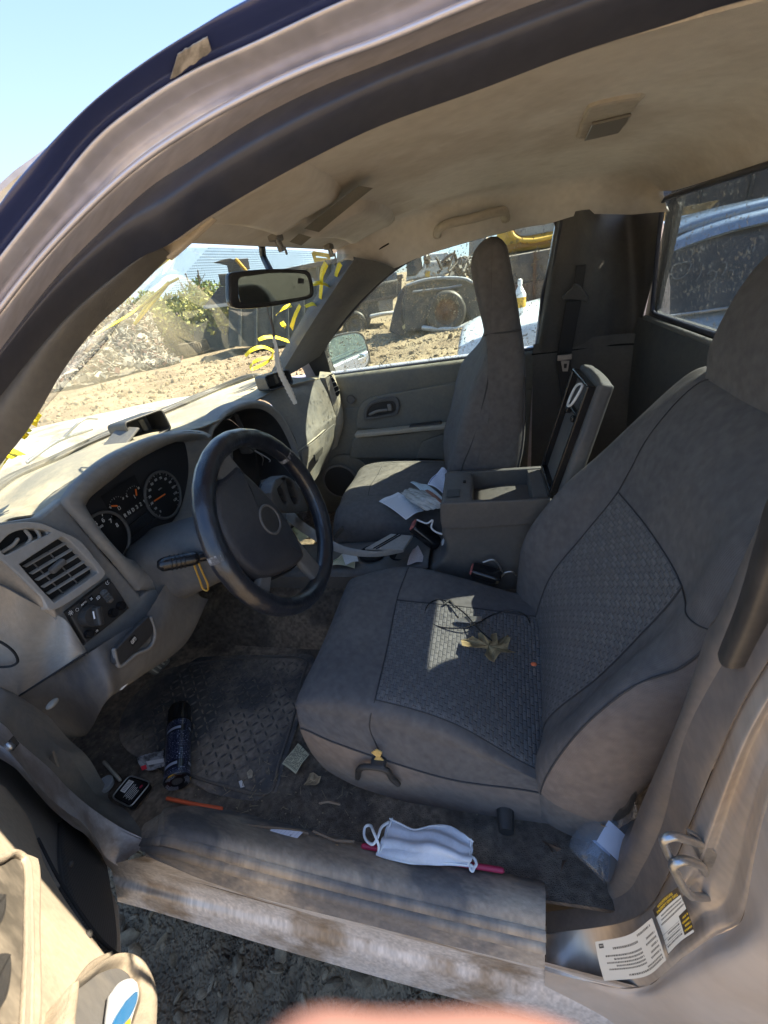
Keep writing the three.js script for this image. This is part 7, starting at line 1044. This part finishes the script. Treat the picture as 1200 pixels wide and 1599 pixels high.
function bush(u, v, pu, pv, w, depth, n, lab, tone, cat = 'bush', bare = false) { // crown reaches up to sight line (pu, pv)
  const o = Y(u, v, 0), dir = o.clone().sub(EYE).setY(0).normalize(); const G0 = EYE.clone().setY(0).addScaledVector(dir, depth); const nrm = dir.clone().negate(), topP = on(pu, pv, nrm, nrm.dot(G0)), h = Math.max(1, topP.y);
  const t = base(cat === 'tree' ? 'tree' : 'bush', V(topP.x, 0, topP.z), lab, cat, undefined); const trunks = [], leafs = [], m = new THREE.Matrix4(), q = new THREE.Quaternion();
  const k = bare ? 5 : 6; for (let i = 0; i < k; i++) { const a = i / k * 6.28 + rnd(), s = bare ? 0.22 : 0.45; const e = V(Math.cos(a) * w * s, h * rnd(0.7, bare ? 1 : 0.85), Math.sin(a) * w * s); trunks.push(tube([V(0, 0, 0), V(e.x * 0.25, h * 0.3, e.z * 0.25), e], bare ? 0.03 : 0.045, false, 10, 6)); for (let b = 0; b < 5; b++) { const p = V(e.x * 0.25, h * 0.3, e.z * 0.25).lerp(e, rnd(0.1, 0.9)); trunks.push(tube([p, p.clone().add(V(rnd(-0.5, 0.5), rnd(0.2, 0.7), rnd(-0.5, 0.5)))], 0.014, false, 4, 5)); } }
  mesh('trunk', merge(trunks), std({ color: col(0.12, 0.095, 0.07), roughness: 1 }), t);
  const lg = new THREE.BufferGeometry(); lg.setAttribute('position', new THREE.Float32BufferAttribute([0, 0, 0, 0.35, 0.5, 0.06, 0, 1, 0, -0.35, 0.5, 0.06], 3)); lg.setAttribute('uv', new THREE.Float32BufferAttribute([0.5, 0, 1, 0.5, 0.5, 1, 0, 0.5], 2)); lg.setIndex([0, 1, 2, 0, 2, 3]); lg.computeVertexNormals();
  if (n) { const cl = []; for (let i = 0; i < 26; i++) { const a = rnd(0, 6.28), rr = Math.sqrt(rnd()) * w * 0.5, hh = h * (0.15 + 0.75 * rnd() * (1 - 0.5 * (rr / w))); cl.push([Math.cos(a) * rr, hh, Math.sin(a) * rr, rnd(0.25, 0.5) * w * 0.42]); }
    const im = new THREE.InstancedMesh(lg, phys({ color: col(1, 1, 1), roughness: 0.8, transmission: 0.35, thickness: 0, side: THREE.DoubleSide }), n); im.name = 'crown'; for (let i = 0; i < n; i++) { const c = cl[i % 26], d = V(rnd(-1, 1), rnd(-1, 1), rnd(-1, 1)).normalize().multiplyScalar(c[3] * Math.cbrt(rnd())); q.setFromEuler(new THREE.Euler(rnd(0, 6.28), rnd(0, 6.28), rnd(0, 6.28))); const s = rnd(0.08, 0.19) * (h > 3 ? 1.4 : 1); m.compose(V(c[0] + d.x, Math.max(0.05, Math.min(h * 1.02, c[1] + d.y * 0.8)), c[2] + d.z), q, V(s, s * 1.3, s)); im.setMatrixAt(i, m); const b = rnd(0.55, 1.35), y = rnd(0, 1); im.setColorAt(i, col(tone[0] * 1.7 * b * (1 + 0.4 * y), tone[1] * 1.65 * b * (1 + 0.15 * y), tone[2] * 1.5 * b)); } im.castShadow = true; t.add(im); tag(im, undefined, undefined, undefined, 'stuff'); }
  return t;
}
bush(215, 560, 203, 455, 4.6, 26, 6500, 'grey green tree standing behind the left end of the scrap heap', [0.11, 0.15, 0.055], 'tree');
bush(250, 555, 250, 470, 4.0, 21, 6500, 'yellow green bush behind the middle of the scrap heap', [0.13, 0.165, 0.045]);
bush(285, 550, 284, 462, 3.8, 19, 6500, 'yellowish bush directly behind the truck tyres', [0.145, 0.165, 0.045]);
bush(325, 548, 325, 438, 4.4, 24, 7500, 'tall green tree rising left of the machine', [0.10, 0.145, 0.04], 'tree');
bush(345, 548, 350, 466, 3.6, 21, 5200, 'green bush below the hanging panel of the machine', [0.14, 0.165, 0.045]);
bush(395, 545, 405, 450, 4, 27, 4600, 'green tree behind the interior mirror', [0.10, 0.135, 0.04], 'tree');
bush(300, 550, 291, 424, 2.4, 23, 300, 'bare thin branched tree behind the tyres', [0.12, 0.1, 0.06], 'tree', true);
{ // dark container and loader ahead of the windscreen
  const S = spot(430, 543), g = grp('scrap_container', S, 'big dark open scrap container seen below the mirror', 'container');
  put('wall', slab([[357, 541], [358, 482], [364, 440], [450, 420], [495, 409], [560, 402], [545, 480], [480, 536], [430, 542]].map(q => S(q[0], q[1])), 2.2, 0.02), greenDark, g);
  for (let i = 0; i < 7; i++) put('rib', beam(S(375 + i * 25, 541 - i * 2.6 - (i > 3 ? (i - 3) * 6 : 0), 0.06), S(376 + i * 24, 438 - i * 4.5, 0.06), 0.10, 0.10, V(1, 0, 0), 0.01), greenDark, g);
  put('top_rail', beam(S(364, 440, 0.06), S(540, 404, 0.06), 0.12, 0.12, V(0, 1, 0), 0.01), darkMetal, g);
  const L2 = spot(335, 546), b = grp('loader_bucket', L2, 'low dark loader bucket beside the container, right of the tyres', 'bucket');
  put('bucket_shell', slab([[304, 545], [303, 510], [308, 503], [317, 504], [324, 510], [340, 511], [360, 508], [366, 545]].map(q => L2(q[0], q[1])), 1.2, 0.03), greenDark, b); put('lip', beam(L2(303, 544, 0.05), L2(364, 545, 0.05), 0.06, 0.2), darkMetal, b); put('tooth', beam(L2(322, 506, -0.4), L2(355, 501, -0.4), 0.05, 0.05), std({ color: col(0.45, 0.4, 0.28), roughness: 0.7 }), b);
  const H = spot(372, 546), m = grp('material_handler', H, 'dark scrap handler with hooked jaw and tilted panel behind the mirror', 'machine'); const h = (u, v, d = 0) => H(u, v, d - 1.6);
  put('mast', slab([[357, 480], [358, 430], [356, 412], [366, 404], [382, 404], [384, 416], [378, 480], [376, 546], [359, 546]].map(q => h(q[0], q[1])), 0.6, 0.03), darkMetal, m);
  put('jaw', slab([[334, 410], [348, 405], [360, 403], [366, 405], [362, 424], [357, 424], [355, 414], [345, 411]].map(q => h(q[0], q[1], 0.1)), 0.3, 0.02), darkMetal, m);
  put('side_plate', slab([[372, 404], [388, 403], [391, 420], [376, 424]].map(q => h(q[0], q[1], 0.15)), 0.12, 0.02), std({ color: col(0.1, 0.105, 0.11), roughness: 0.6 }), m);
  put('hydraulic_ram', tube([h(370, 406, 0.3), h(377, 414, 0.3), h(384, 422, 0.3)], 0.06), yel, m);
  put('counterweight', slab([[341, 428], [356, 427], [357, 447], [345, 446]].map(q => h(q[0], q[1], 0.1)), 0.3, 0.03), darkMetal, m);
  put('tilted_panel', slab([[318, 479], [343, 448], [362, 446], [364, 474], [345, 478]].map(q => h(q[0], q[1], 0.3)), 0.08, 0.01), std({ color: col(0.018, 0.022, 0.035), roughness: 0.35 }), m);
  put('panel_edge', beam(h(318, 480, 0.32), h(362, 475, 0.32), 0.10, 0.08), std({ color: col(0.3, 0.32, 0.33), roughness: 0.6 }), m);
  put('deck', slab([[362, 484], [395, 483], [395, 470], [362, 472]].map(q => h(q[0], q[1], 0.4)), 0.3, 0.02), std({ color: col(0.4, 0.3, 0.14), roughness: 0.7 }), m);
  const E = spot(520, 535), e = grp('yellow_machine', E, 'yellow machine cab frame above the container by the pillar', 'machine'); const q = (u, v, d = 0) => E(u, v, d - 4);
  for (const [a, c] of [[[489, 394], [497, 420]], [[489, 395], [516, 400]], [[493, 405], [514, 407]], [[514, 398], [513, 420]]]) put('cab_post', beam(q(...a), q(...c), 0.11, 0.2), yel, e);
  put('cab_glass', slab([[494, 406], [513, 408], [512, 428], [499, 424]].map(p => q(p[0], p[1], -0.1)), 0.1, 0.01), darkMetal, e);
  put('boom', slab([[524, 406], [540, 405], [540, 425], [528, 444], [521, 440]].map(p => q(p[0], p[1], 0.3)), 0.5, 0.03), std({ map: soiled(256, 0.8, [0.42, 0.3, 0.12], [0.16, 0.1, 0.06], 0.9, 5), roughness: 0.8 }), e); put('undercarriage', slab([[490, 535], [490, 430], [560, 430], [560, 530]].map(p => q(p[0], p[1], -0.2)), 1.2, 0.03), darkMetal, e);
}
const wheel = (g, c, n, R, rimMat) => { const ax = n.clone().normalize(), x = V(0, 1, 0).cross(ax).normalize(), y = ax.clone().cross(x), m = new THREE.Matrix4().makeBasis(x, ax, x.clone().cross(ax)).setPosition(c); const w = sub('wheel', g); const lt = (p, mat, nm2) => { const q = boxUV(new THREE.LatheGeometry(p.map(a => new THREE.Vector2(a[0] * R, a[1] * R)), 40)).applyMatrix4(m); mesh(nm2, rel(q, g), mat, w); }; lt([[0.58, -0.3], [0.85, -0.33], [1, -0.22], [1, 0.22], [0.85, 0.33], [0.62, 0.28], [0.58, 0.2]], M.black, 'tyre'); lt([[0.58, 0.22], [0.5, 0.12], [0.42, -0.02], [0.2, 0.05], [0.14, 0.16], [0, 0.17]], rimMat, 'rim'); };
for (const [x, z] of [[-0.72, -1.72], [0.72, -1.72], [-0.72, 1.35], [0.72, 1.35]]) wheel(truck, V(x, 0.34, z), V(Math.sign(x), 0, 0), 0.34, M.steel);
{ // wrecks beyond the passenger window
  const S = spot(680, 518), g = grp('black_van_wreck', S, 'black wrecked van without glass showing a rusty wheel rim', 'wrecked van');
  put('body', slab([[632, 520], [628, 470], [634, 446], [650, 438], [690, 432], [728, 434], [748, 444], [760, 480], [770, 514], [740, 512], [735, 500], [724, 485], [706, 468], [688, 470], [674, 486], [664, 514]].map(q => S(q[0], q[1])), 1.7, 0.06), darkMetal, g);
  put('roof_gutter', tube([S(636, 446, 0.06), S(660, 438, 0.06), S(690, 434, 0.06), S(728, 436, 0.06), S(742, 444, 0.06)], 0.035, false, 40, 8), std({ color: col(0.2, 0.22, 0.25), roughness: 0.5 }), g);
  put('side_crease', tube([S(646, 456, 0.05), S(680, 452, 0.06), S(700, 450, 0.06), S(720, 446, 0.05)], 0.03), std({ color: col(0.13, 0.14, 0.16), roughness: 0.4 }), g);
  put('bumper', tube([S(662, 512, 0.15), S(690, 514, 0.2), S(718, 512, 0.2), S(736, 504, 0.15)], 0.06, false, 30, 10), silver, g);
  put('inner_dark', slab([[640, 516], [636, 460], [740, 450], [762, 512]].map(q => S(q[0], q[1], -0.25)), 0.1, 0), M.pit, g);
  wheel(g, S(697, 487, 0.08), S.n.clone().add(V(0, 0.05, 0)), 0.46, rust); wheel(g, S(652, 490, -0.2), S.n, 0.4, darkMetal);
  // silver pickup lying on top
  const T = spot(680, 518), k = grp('silver_pickup_wreck', T, 'silver crushed pickup cab stacked on the black van', 'wrecked pickup'); const t = (u, v, d = 0) => T(u, v, d - 0.5);
  put('lower_body', slab([[634, 440], [636, 424], [660, 418], [664, 408], [704, 405], [708, 424], [690, 432], [664, 434]].map(q => t(q[0], q[1])), 1.5, 0.05), silver, k);
  put('cab_frame', slab([[660, 420], [664, 400], [672, 396], [700, 394], [706, 410], [720, 400], [738, 412], [740, 430], [708, 428]].map(q => t(q[0], q[1], -0.1)), 1.3, 0.04, [[[670, 415], [673, 401], [697, 399], [701, 410]].map(q => t(q[0], q[1], -0.1))]), silver, k);
  put('rear_glass', slab([[670, 415], [673, 401], [697, 399], [701, 410]].map(q => t(q[0], q[1], -0.2)), 0.03, 0), M.blackGloss, k);
  put('mirror', at(new THREE.SphereGeometry(0.16, 16, 10).scale(1.3, 0.8, 0.5), t(667, 404, 0.1)), M.black, k); put('yellow_panel', slab([[664, 432], [664, 424], [672, 423], [671, 433]].map(q => t(q[0], q[1], 0.04)), 0.05, 0.005), yel, k);
  const j = []; for (let i = 0; i < 46; i++) { const p = t(rnd(690, 745), rnd(408, 440), rnd(-0.4, 0.25)); j.push(i % 2 ? tube([p, p.clone().add(V(rnd(-0.3, 0.3), rnd(-0.2, 0.2), rnd(-0.3, 0.3))), p.clone().add(V(rnd(-0.4, 0.4), rnd(-0.25, 0.25), rnd(-0.4, 0.4)))], rnd(0.015, 0.04), false, 10, 6) : at(box(rnd(0.05, 0.25), rnd(0.04, 0.16), rnd(0.05, 0.2), 0.01, 1), p, rnd(0, 3), rnd(0, 3), rnd(0, 3))); } tag(put('engine_parts', j, darkMetal, k), undefined, undefined, undefined, 'stuff');
  put('door_wreck', slab([[636, 432], [634, 402], [640, 396], [658, 400], [660, 418], [650, 430]].map(q => t(q[0], q[1], 0.05)), 0.4, 0.03), greenDark, k);
  // leaning dark door, blue post, further wreck on the left
  const U = spot(620, 524), d = grp('leaning_panel', U, 'dark car panel leaning against the front of the black van', 'car panel'); put('panel_sheet', slab(smooth([[608, 518], [614, 490], [624, 458], [634, 446], [644, 450], [640, 480], [632, 522]].map(q => U(q[0], q[1], 0.3)), 50), 0.08, 0.02), std({ color: col(0.02, 0.027, 0.045), roughness: 0.4 }), d); put('latch_plate', slab([[628, 510], [637, 502], [638, 508], [630, 515]].map(q => U(q[0], q[1], 0.42)), 0.02, 0), std({ color: col(0.5, 0.4, 0.2), roughness: 0.7 }), d);
  const pO = U(620, 512, -0.6); const bp = base('blue_post', V(pO.x, 0, pO.z), 'blue steel post standing left of the black van', 'post'); put('post', beam(V(pO.x, 0, pO.z), U(625, 432, -0.6), 0.09, 0.09, V(1, 0, 0)), blueM, bp); put('cap', at(box(0.16, 0.1, 0.16, 0.02), U(625, 432, -0.6)), blueM, bp);
  const Q = spot(575, 522), c = grp('dark_car_wreck', Q, 'dark wrecked car front beyond the passenger mirror', 'wrecked car'); const w = (u, v, e = 0) => Q(u, v, e - 1.5);
  put('body', slab([[530, 530], [545, 480], [560, 462], [585, 448], [600, 440], [622, 436], [622, 462], [612, 470], [612, 490], [580, 498], [575, 520]].map(q => w(q[0], q[1])), 1.6, 0.05), darkMetal, c); put('bumper', tube([w(580, 494, 0.15), w(600, 490, 0.2), w(618, 488, 0.15)], 0.06), silver, c); put('grille', slab([[590, 470], [614, 466], [614, 484], [592, 486]].map(q => w(q[0], q[1], 0.05)), 0.05, 0.01), std({ color: col(0.16, 0.15, 0.14), roughness: 0.5 }), c); put('stripe', beam(w(560, 474, 0.05), w(618, 462, 0.05), 0.06, 0.04), blueM, c); put('screen_frame', slab([[575, 452], [592, 428], [620, 424], [622, 438], [600, 442]].map(q => w(q[0], q[1], -0.3)), 0.8, 0.03), std({ color: col(0.14, 0.16, 0.18), roughness: 0.4 }), c); wheel(c, w(555, 505, 0.05), Q.n, 0.36, darkMetal);
}
{ // container wall with the yellow excavator behind
  const S = spot(820, 476), g = grp('rusty_container', S, 'long dark rusty container behind the passenger seat', 'container'); const s = (u, v, d = 0) => S(u, v, d);
  const aP = s(752, 476), bP = s(860, 478); const r = bP.clone().sub(aP).setY(0).normalize(), O = s(800, 476); O.y = 0; const W3 = (x, y, d = 0) => O.clone().addScaledVector(r, x).add(V(0, y, 0)).addScaledVector(S.n, d);
  const hT = s(820, 396).y, hM = s(820, 441).y; put('side_wall', slab([W3(-1.2, hM), W3(9.5, hM), W3(9.5, hT), W3(-1.2, hT)], 2.2, 0.02), std({ map: soiled(512, 1.4, [0.10, 0.09, 0.085], [0.2, 0.16, 0.12], 0.7, 4, 0.3), roughness: 0.85 }), g); put('lower_wall', slab([W3(-1.2, 0, 0.04), W3(9.5, 0, 0.04), W3(9.5, hM - 0.01, 0.04), W3(-1.2, hM - 0.01, 0.04)], 2.2, 0.02), std({ map: soiled(512, 1.2, [0.17, 0.105, 0.075], [0.24, 0.18, 0.13], 0.7, 4, 0.25), roughness: 0.9 }), g);
  for (let i = 0; i < 9; i++) put('rib', beam(W3(-0.6 + i * 1.2, 0.02, 0.07), W3(-0.6 + i * 1.2, hT, 0.07), 0.09, 0.08, V(1, 0, 0)), rust, g);
  const ex = grp('excavator', S, 'yellow excavator body with a grey hatch above the rusty container', 'excavator'); const e = (u, v, d = 0) => S(u, v, d - 2.6);
  put('body', slab([[772, 398], [776, 366], [790, 345], [880, 320], [980, 296], [1000, 360], [900, 376], [860, 386]].map(q => e(q[0], q[1])), 2.0, 0.08), yel, ex); put('side_hatch', slab(smooth([[800, 350], [806, 340], [860, 326], [905, 320], [908, 350], [868, 360], [820, 369], [806, 364]].map(q => e(q[0], q[1], 0.06)), 60), 0.08, 0.02), std({ color: col(0.30, 0.28, 0.25), roughness: 0.5 }), ex); put('lower_rail', beam(e(775, 389, 0.08), e(905, 369, 0.08), 0.14, 0.2), std({ color: col(0.35, 0.16, 0.02), roughness: 0.7 }), ex); put('exhaust', tube([e(792, 352, 0.2), e(806, 372, 0.3), e(830, 376, 0.35), e(870, 368, 0.3)], 0.07), yel, ex);
  put('grey_block', slab([[732, 400], [733, 372], [758, 366], [770, 398]].map(q => e(q[0], q[1])), 1.2, 0.04), std({ color: col(0.26, 0.24, 0.21), roughness: 0.8 }), ex); put('undercarriage', slab([e(780, 396, -0.2), e(990, 358, -0.2), e(990, 358, -0.2).setY(0), e(780, 396, -0.2).setY(0)], 1.2, 0.03), darkMetal, ex);
  const board = spot(1080, 432), bd = grp('wooden_board', board, 'yellow brown board leaning on the container, seen through the rear window', 'board'); const k = (u, v) => { const p = on(u, v, S.n, S.n.dot(O) + 0.25); return p; }; put('board_sheet', slab([[1030, 352], [1036, 330], [1124, 312], [1096, 340]].map(q => k(q[0], q[1])), 0.08, 0.005), std({ map: soiled(256, 0.5, [0.5, 0.34, 0.14], [0.28, 0.16, 0.07], 0.8, 4), roughness: 0.8 }), bd); const kp = k(1075, 340), k0 = kp.clone().setY(0); put('prop', beam(k0, kp, 0.06, 0.06, V(1, 0, 0)), rust, bd);
}
{ // tall dark container behind the sedan
  const S = spot(1120, 414), g = grp('tall_container', S, 'tall dark steel container filling the view behind the blue sedan', 'container'), O = S.o.clone().setY(0), W3 = (x, y, d = 0) => O.clone().addScaledVector(S.r, x).add(V(0, y, 0)).addScaledVector(S.n, d);
  put('side_wall', slab([W3(-4.6, 0), W3(5.5, 0), W3(5.5, 5.2), W3(-4.6, 5.2)], 2.4, 0.02), std({ map: soiled(512, 1.6, [0.075, 0.075, 0.08], [0.15, 0.13, 0.11], 0.6, 4, 0.3), roughness: 0.85 }), g);
  for (let i = 0; i < 9; i++) put('rib', beam(W3(-4.2 + i * 1.15, 0.02, 0.05), W3(-4.2 + i * 1.15, 5.15, 0.05), 0.10, 0.08, V(1, 0, 0)), darkMetal, g);
}
{ // blue sedan parked beside the truck, bottle on its bonnet
  const o = V(3.3, 0, 1.7), car = base('blue_sedan', o, 'silver blue sedan with dark chalked windows, seen through the rear window', 'car');
  const bp = phys({ map: soiled(256, 0.8, [0.34, 0.45, 0.58], [0.4, 0.42, 0.45], 0.4), metalness: 0.3, roughness: 0.3, clearcoat: 1, clearcoatRoughness: 0.1 }), bpSunlit = phys({ map: soiled(256, 0.8, [0.62, 0.66, 0.70], [0.45, 0.43, 0.4], 0.35), roughness: 0.35, clearcoat: 0.6 });  // blue brightened for sky reflection; pale copy paints in sunlight on the bonnet
  const x0 = 2.75, x1 = 4.35; // near and far side
  const sec = (z, yb, yt, ins) => [V(x0 + ins, yb, z), V(x0, lerp(yb, yt, 0.35), z), V(x0 + 0.03 + ins, yt - 0.06, z), V(x0 + 0.16 + ins, yt, z), V((x0 + x1) / 2, yt + 0.03, z), V(x1 - 0.16 - ins, yt, z), V(x1 - 0.03 - ins, yt - 0.06, z), V(x1, lerp(yb, yt, 0.35), z), V(x1 - ins, yb, z)];
  put('bonnet', skin(surf([sec(-0.32, 0.3, 0.66, 0.10), sec(-0.26, 0.28, 0.78, 0.05), sec(0.0, 0.28, 0.86, 0), sec(0.35, 0.28, 0.90, 0), sec(0.72, 0.28, 0.93, 0)]), 60, 30), bpSunlit, car);
  put('body_side', skin(surf([sec(0.72, 0.28, 0.92, 0), sec(1.0, 0.28, 0.82, 0), sec(1.6, 0.28, 0.80, 0), sec(2.6, 0.28, 0.80, 0), sec(3.4, 0.3, 0.82, 0.02), sec(3.9, 0.35, 0.78, 0.08)]), 60, 40), bp, car);
  const ro = (z, y, w) => [V(x0 + w - 0.03, y - 0.12, z), V(x0 + w + 0.03, y - 0.04, z), V(x0 + w + 0.3, y + 0.01, z), V((x0 + x1) / 2, y + 0.03, z), V(x1 - w - 0.3, y + 0.01, z), V(x1 - w - 0.05, y - 0.015, z), V(x1 - w, y - 0.07, z)];
  put('roof', skin(surf([ro(1.05, 1.22, 0.22), ro(1.28, 1.33, 0.2), ro(1.7, 1.41, 0.18), ro(2.3, 1.42, 0.17), ro(2.9, 1.34, 0.2)]), 50, 24, { thick: -0.03 }), bp, car);
  const P = (a, b, w, h) => beam(a, b, w, h, V(1, 0, 0), 0.012);
  for (const sx of [0, 1]) { const fx = v => sx ? x1 + x0 - v : v; put('pillar', tube([V(fx(x0 + 0.06), 0.93, 0.62), V(fx(x0 + 0.16), 1.12, 0.92), V(fx(x0 + 0.27), 1.31, 1.28), V(fx(x0 + 0.26), 1.385, 1.7), V(fx(x0 + 0.25), 1.39, 2.3), V(fx(x0 + 0.26), 1.31, 2.9), V(fx(x0 + 0.10), 0.98, 3.4)], 0.045, false, 80, 10), bp, car); put('pillar', P(V(fx(x0 + 0.06), 0.94, 1.95), V(fx(x0 + 0.23), 1.38, 1.98), 0.07, 0.03), M.black, car); put('side_glass', slab([V(fx(x0 - 0.01), 0.80, 0.80), V(fx(x0 + 0.22), 1.32, 1.32), V(fx(x0 + 0.24), 1.37, 1.75), V(fx(x0 + 0.23), 1.37, 2.3), V(fx(x0 + 0.24), 1.3, 2.85), V(fx(x0 - 0.01), 0.80, 3.3)], 0.006, 0), std({ map: soiled(256, 0.6, [0.03, 0.035, 0.045], [0.09, 0.095, 0.1], 0.6, 4), roughness: 0.3 }), car); put('belt_trim', tube([V(fx(x0 - 0.02), 0.80, 0.9), V(fx(x0 - 0.02), 0.80, 2), V(fx(x0 - 0.02), 0.81, 3.3)], 0.012), silver, car); }
  put('windscreen', slab([V(x0 + 0.1, 0.95, 0.64), V(x1 - 0.1, 0.95, 0.64), V(x1 - 0.3, 1.33, 1.26), V(x0 + 0.3, 1.33, 1.26)], 0.006, 0), std({ color: col(0.10, 0.17, 0.17), roughness: 0.15 }), car);
  const chalk = std({ color: col(0.24, 0.24, 0.23), roughness: 0.9 }), gl = (u, v) => { const n = V(-0.43, 0.19, 0).normalize(); return on(u, v, n, n.dot(V(x0 + 0.05, 0.95, 1)) + 0.009); };
  for (const l of [[[1048, 425], [1052, 415], [1062, 411], [1079, 410], [1077, 420], [1068, 432], [1054, 436], [1048, 428]], [[1099, 411], [1094, 428], [1088, 438]], [[1105, 428], [1112, 422], [1119, 426], [1115, 436], [1106, 444]], [[1129, 410], [1135, 410], [1133, 422], [1127, 430]], [[1140, 422], [1145, 422], [1144, 430]], [[1168, 386], [1170, 394]], [[1174, 382], [1179, 384], [1176, 392]]]) put('chalk_mark', tube(l.map(q => gl(...q)), 0.004, false, 40, 5), chalk, car);
  for (const z of [0.45, 3.0]) { wheel(car, V(x0 + 0.04, 0.31, z), V(-1, 0, 0), 0.31, silver); wheel(car, V(x1 - 0.04, 0.31, z), V(1, 0, 0), 0.31, silver); }
  const hb = X(812, 512, 3.15), bt = base('spray_bottle', V(3.15, 0.9, hb.z), 'white cleaner bottle with yellow label standing on the sedan bonnet', 'bottle'); const lath = (p, m2, n2) => mesh(n2, boxUV(new THREE.LatheGeometry(p.map(q => new THREE.Vector2(...q)), 24)), m2, bt); lath([[0, 0], [0.045, 0], [0.05, 0.02], [0.05, 0.17], [0.03, 0.21], [0.016, 0.235], [0.016, 0.25]], M.white, 'bottle_body'); lath([[0.0505, 0.07], [0.0508, 0.07], [0.0508, 0.15], [0.0505, 0.15]], yel, 'label'); lath([[0.019, 0.245], [0.019, 0.28], [0.012, 0.29], [0, 0.29]], M.white, 'cap');
}
{ // fingertip of the photographer, just below the lens
  const q = (u, v, d) => EYE.clone().addScaledVector(dirOf(u, v).normalize(), d);
  const tip = q(280, 1985, 0.033), mid = q(520, 1925, 0.033), root = q(860, 1950, 0.037), far = q(1400, 2100, 0.054);
  const pts = [tip, mid, root, far], N = 60, K = 28, P = [], c = even(pts, N), toEye = i => EYE.clone().sub(c[i]).normalize();
  for (let i = 0; i <= N; i++) { const f = i / N, d = c[Math.min(N, i + 1)].clone().sub(c[Math.max(0, i - 1)]).normalize(), x = d.clone().cross(toEye(i)).normalize(), y = x.clone().cross(d); const r = 0.0056 * Math.pow(Math.min(1, Math.sin(Math.min(1, f / 0.14 + 0.02) * Math.PI / 2)), 0.6) * (1 + 0.06 * Math.cos((f - 0.42) * 14) + 0.1 * f); for (let k = 0; k <= K; k++) { const a = k / K * 2 * Math.PI; P.push(c[i].clone().addScaledVector(x, r * 1.06 * Math.cos(a)).addScaledVector(y, r * 0.94 * Math.sin(a))); } }
  const f0 = base('person', tip.clone(), 'fingertip of the photographer across the bottom edge, blurred', 'person');
  mesh('finger', rel(grid(P, K, N), f0), phys({ color: col(0.20, 0.105, 0.085), roughness: 0.55, sheen: 0.3 }), f0);
  camera.focus = 1.25; camera.userData.fStop = 11;
}
renderer.render(scene, camera);
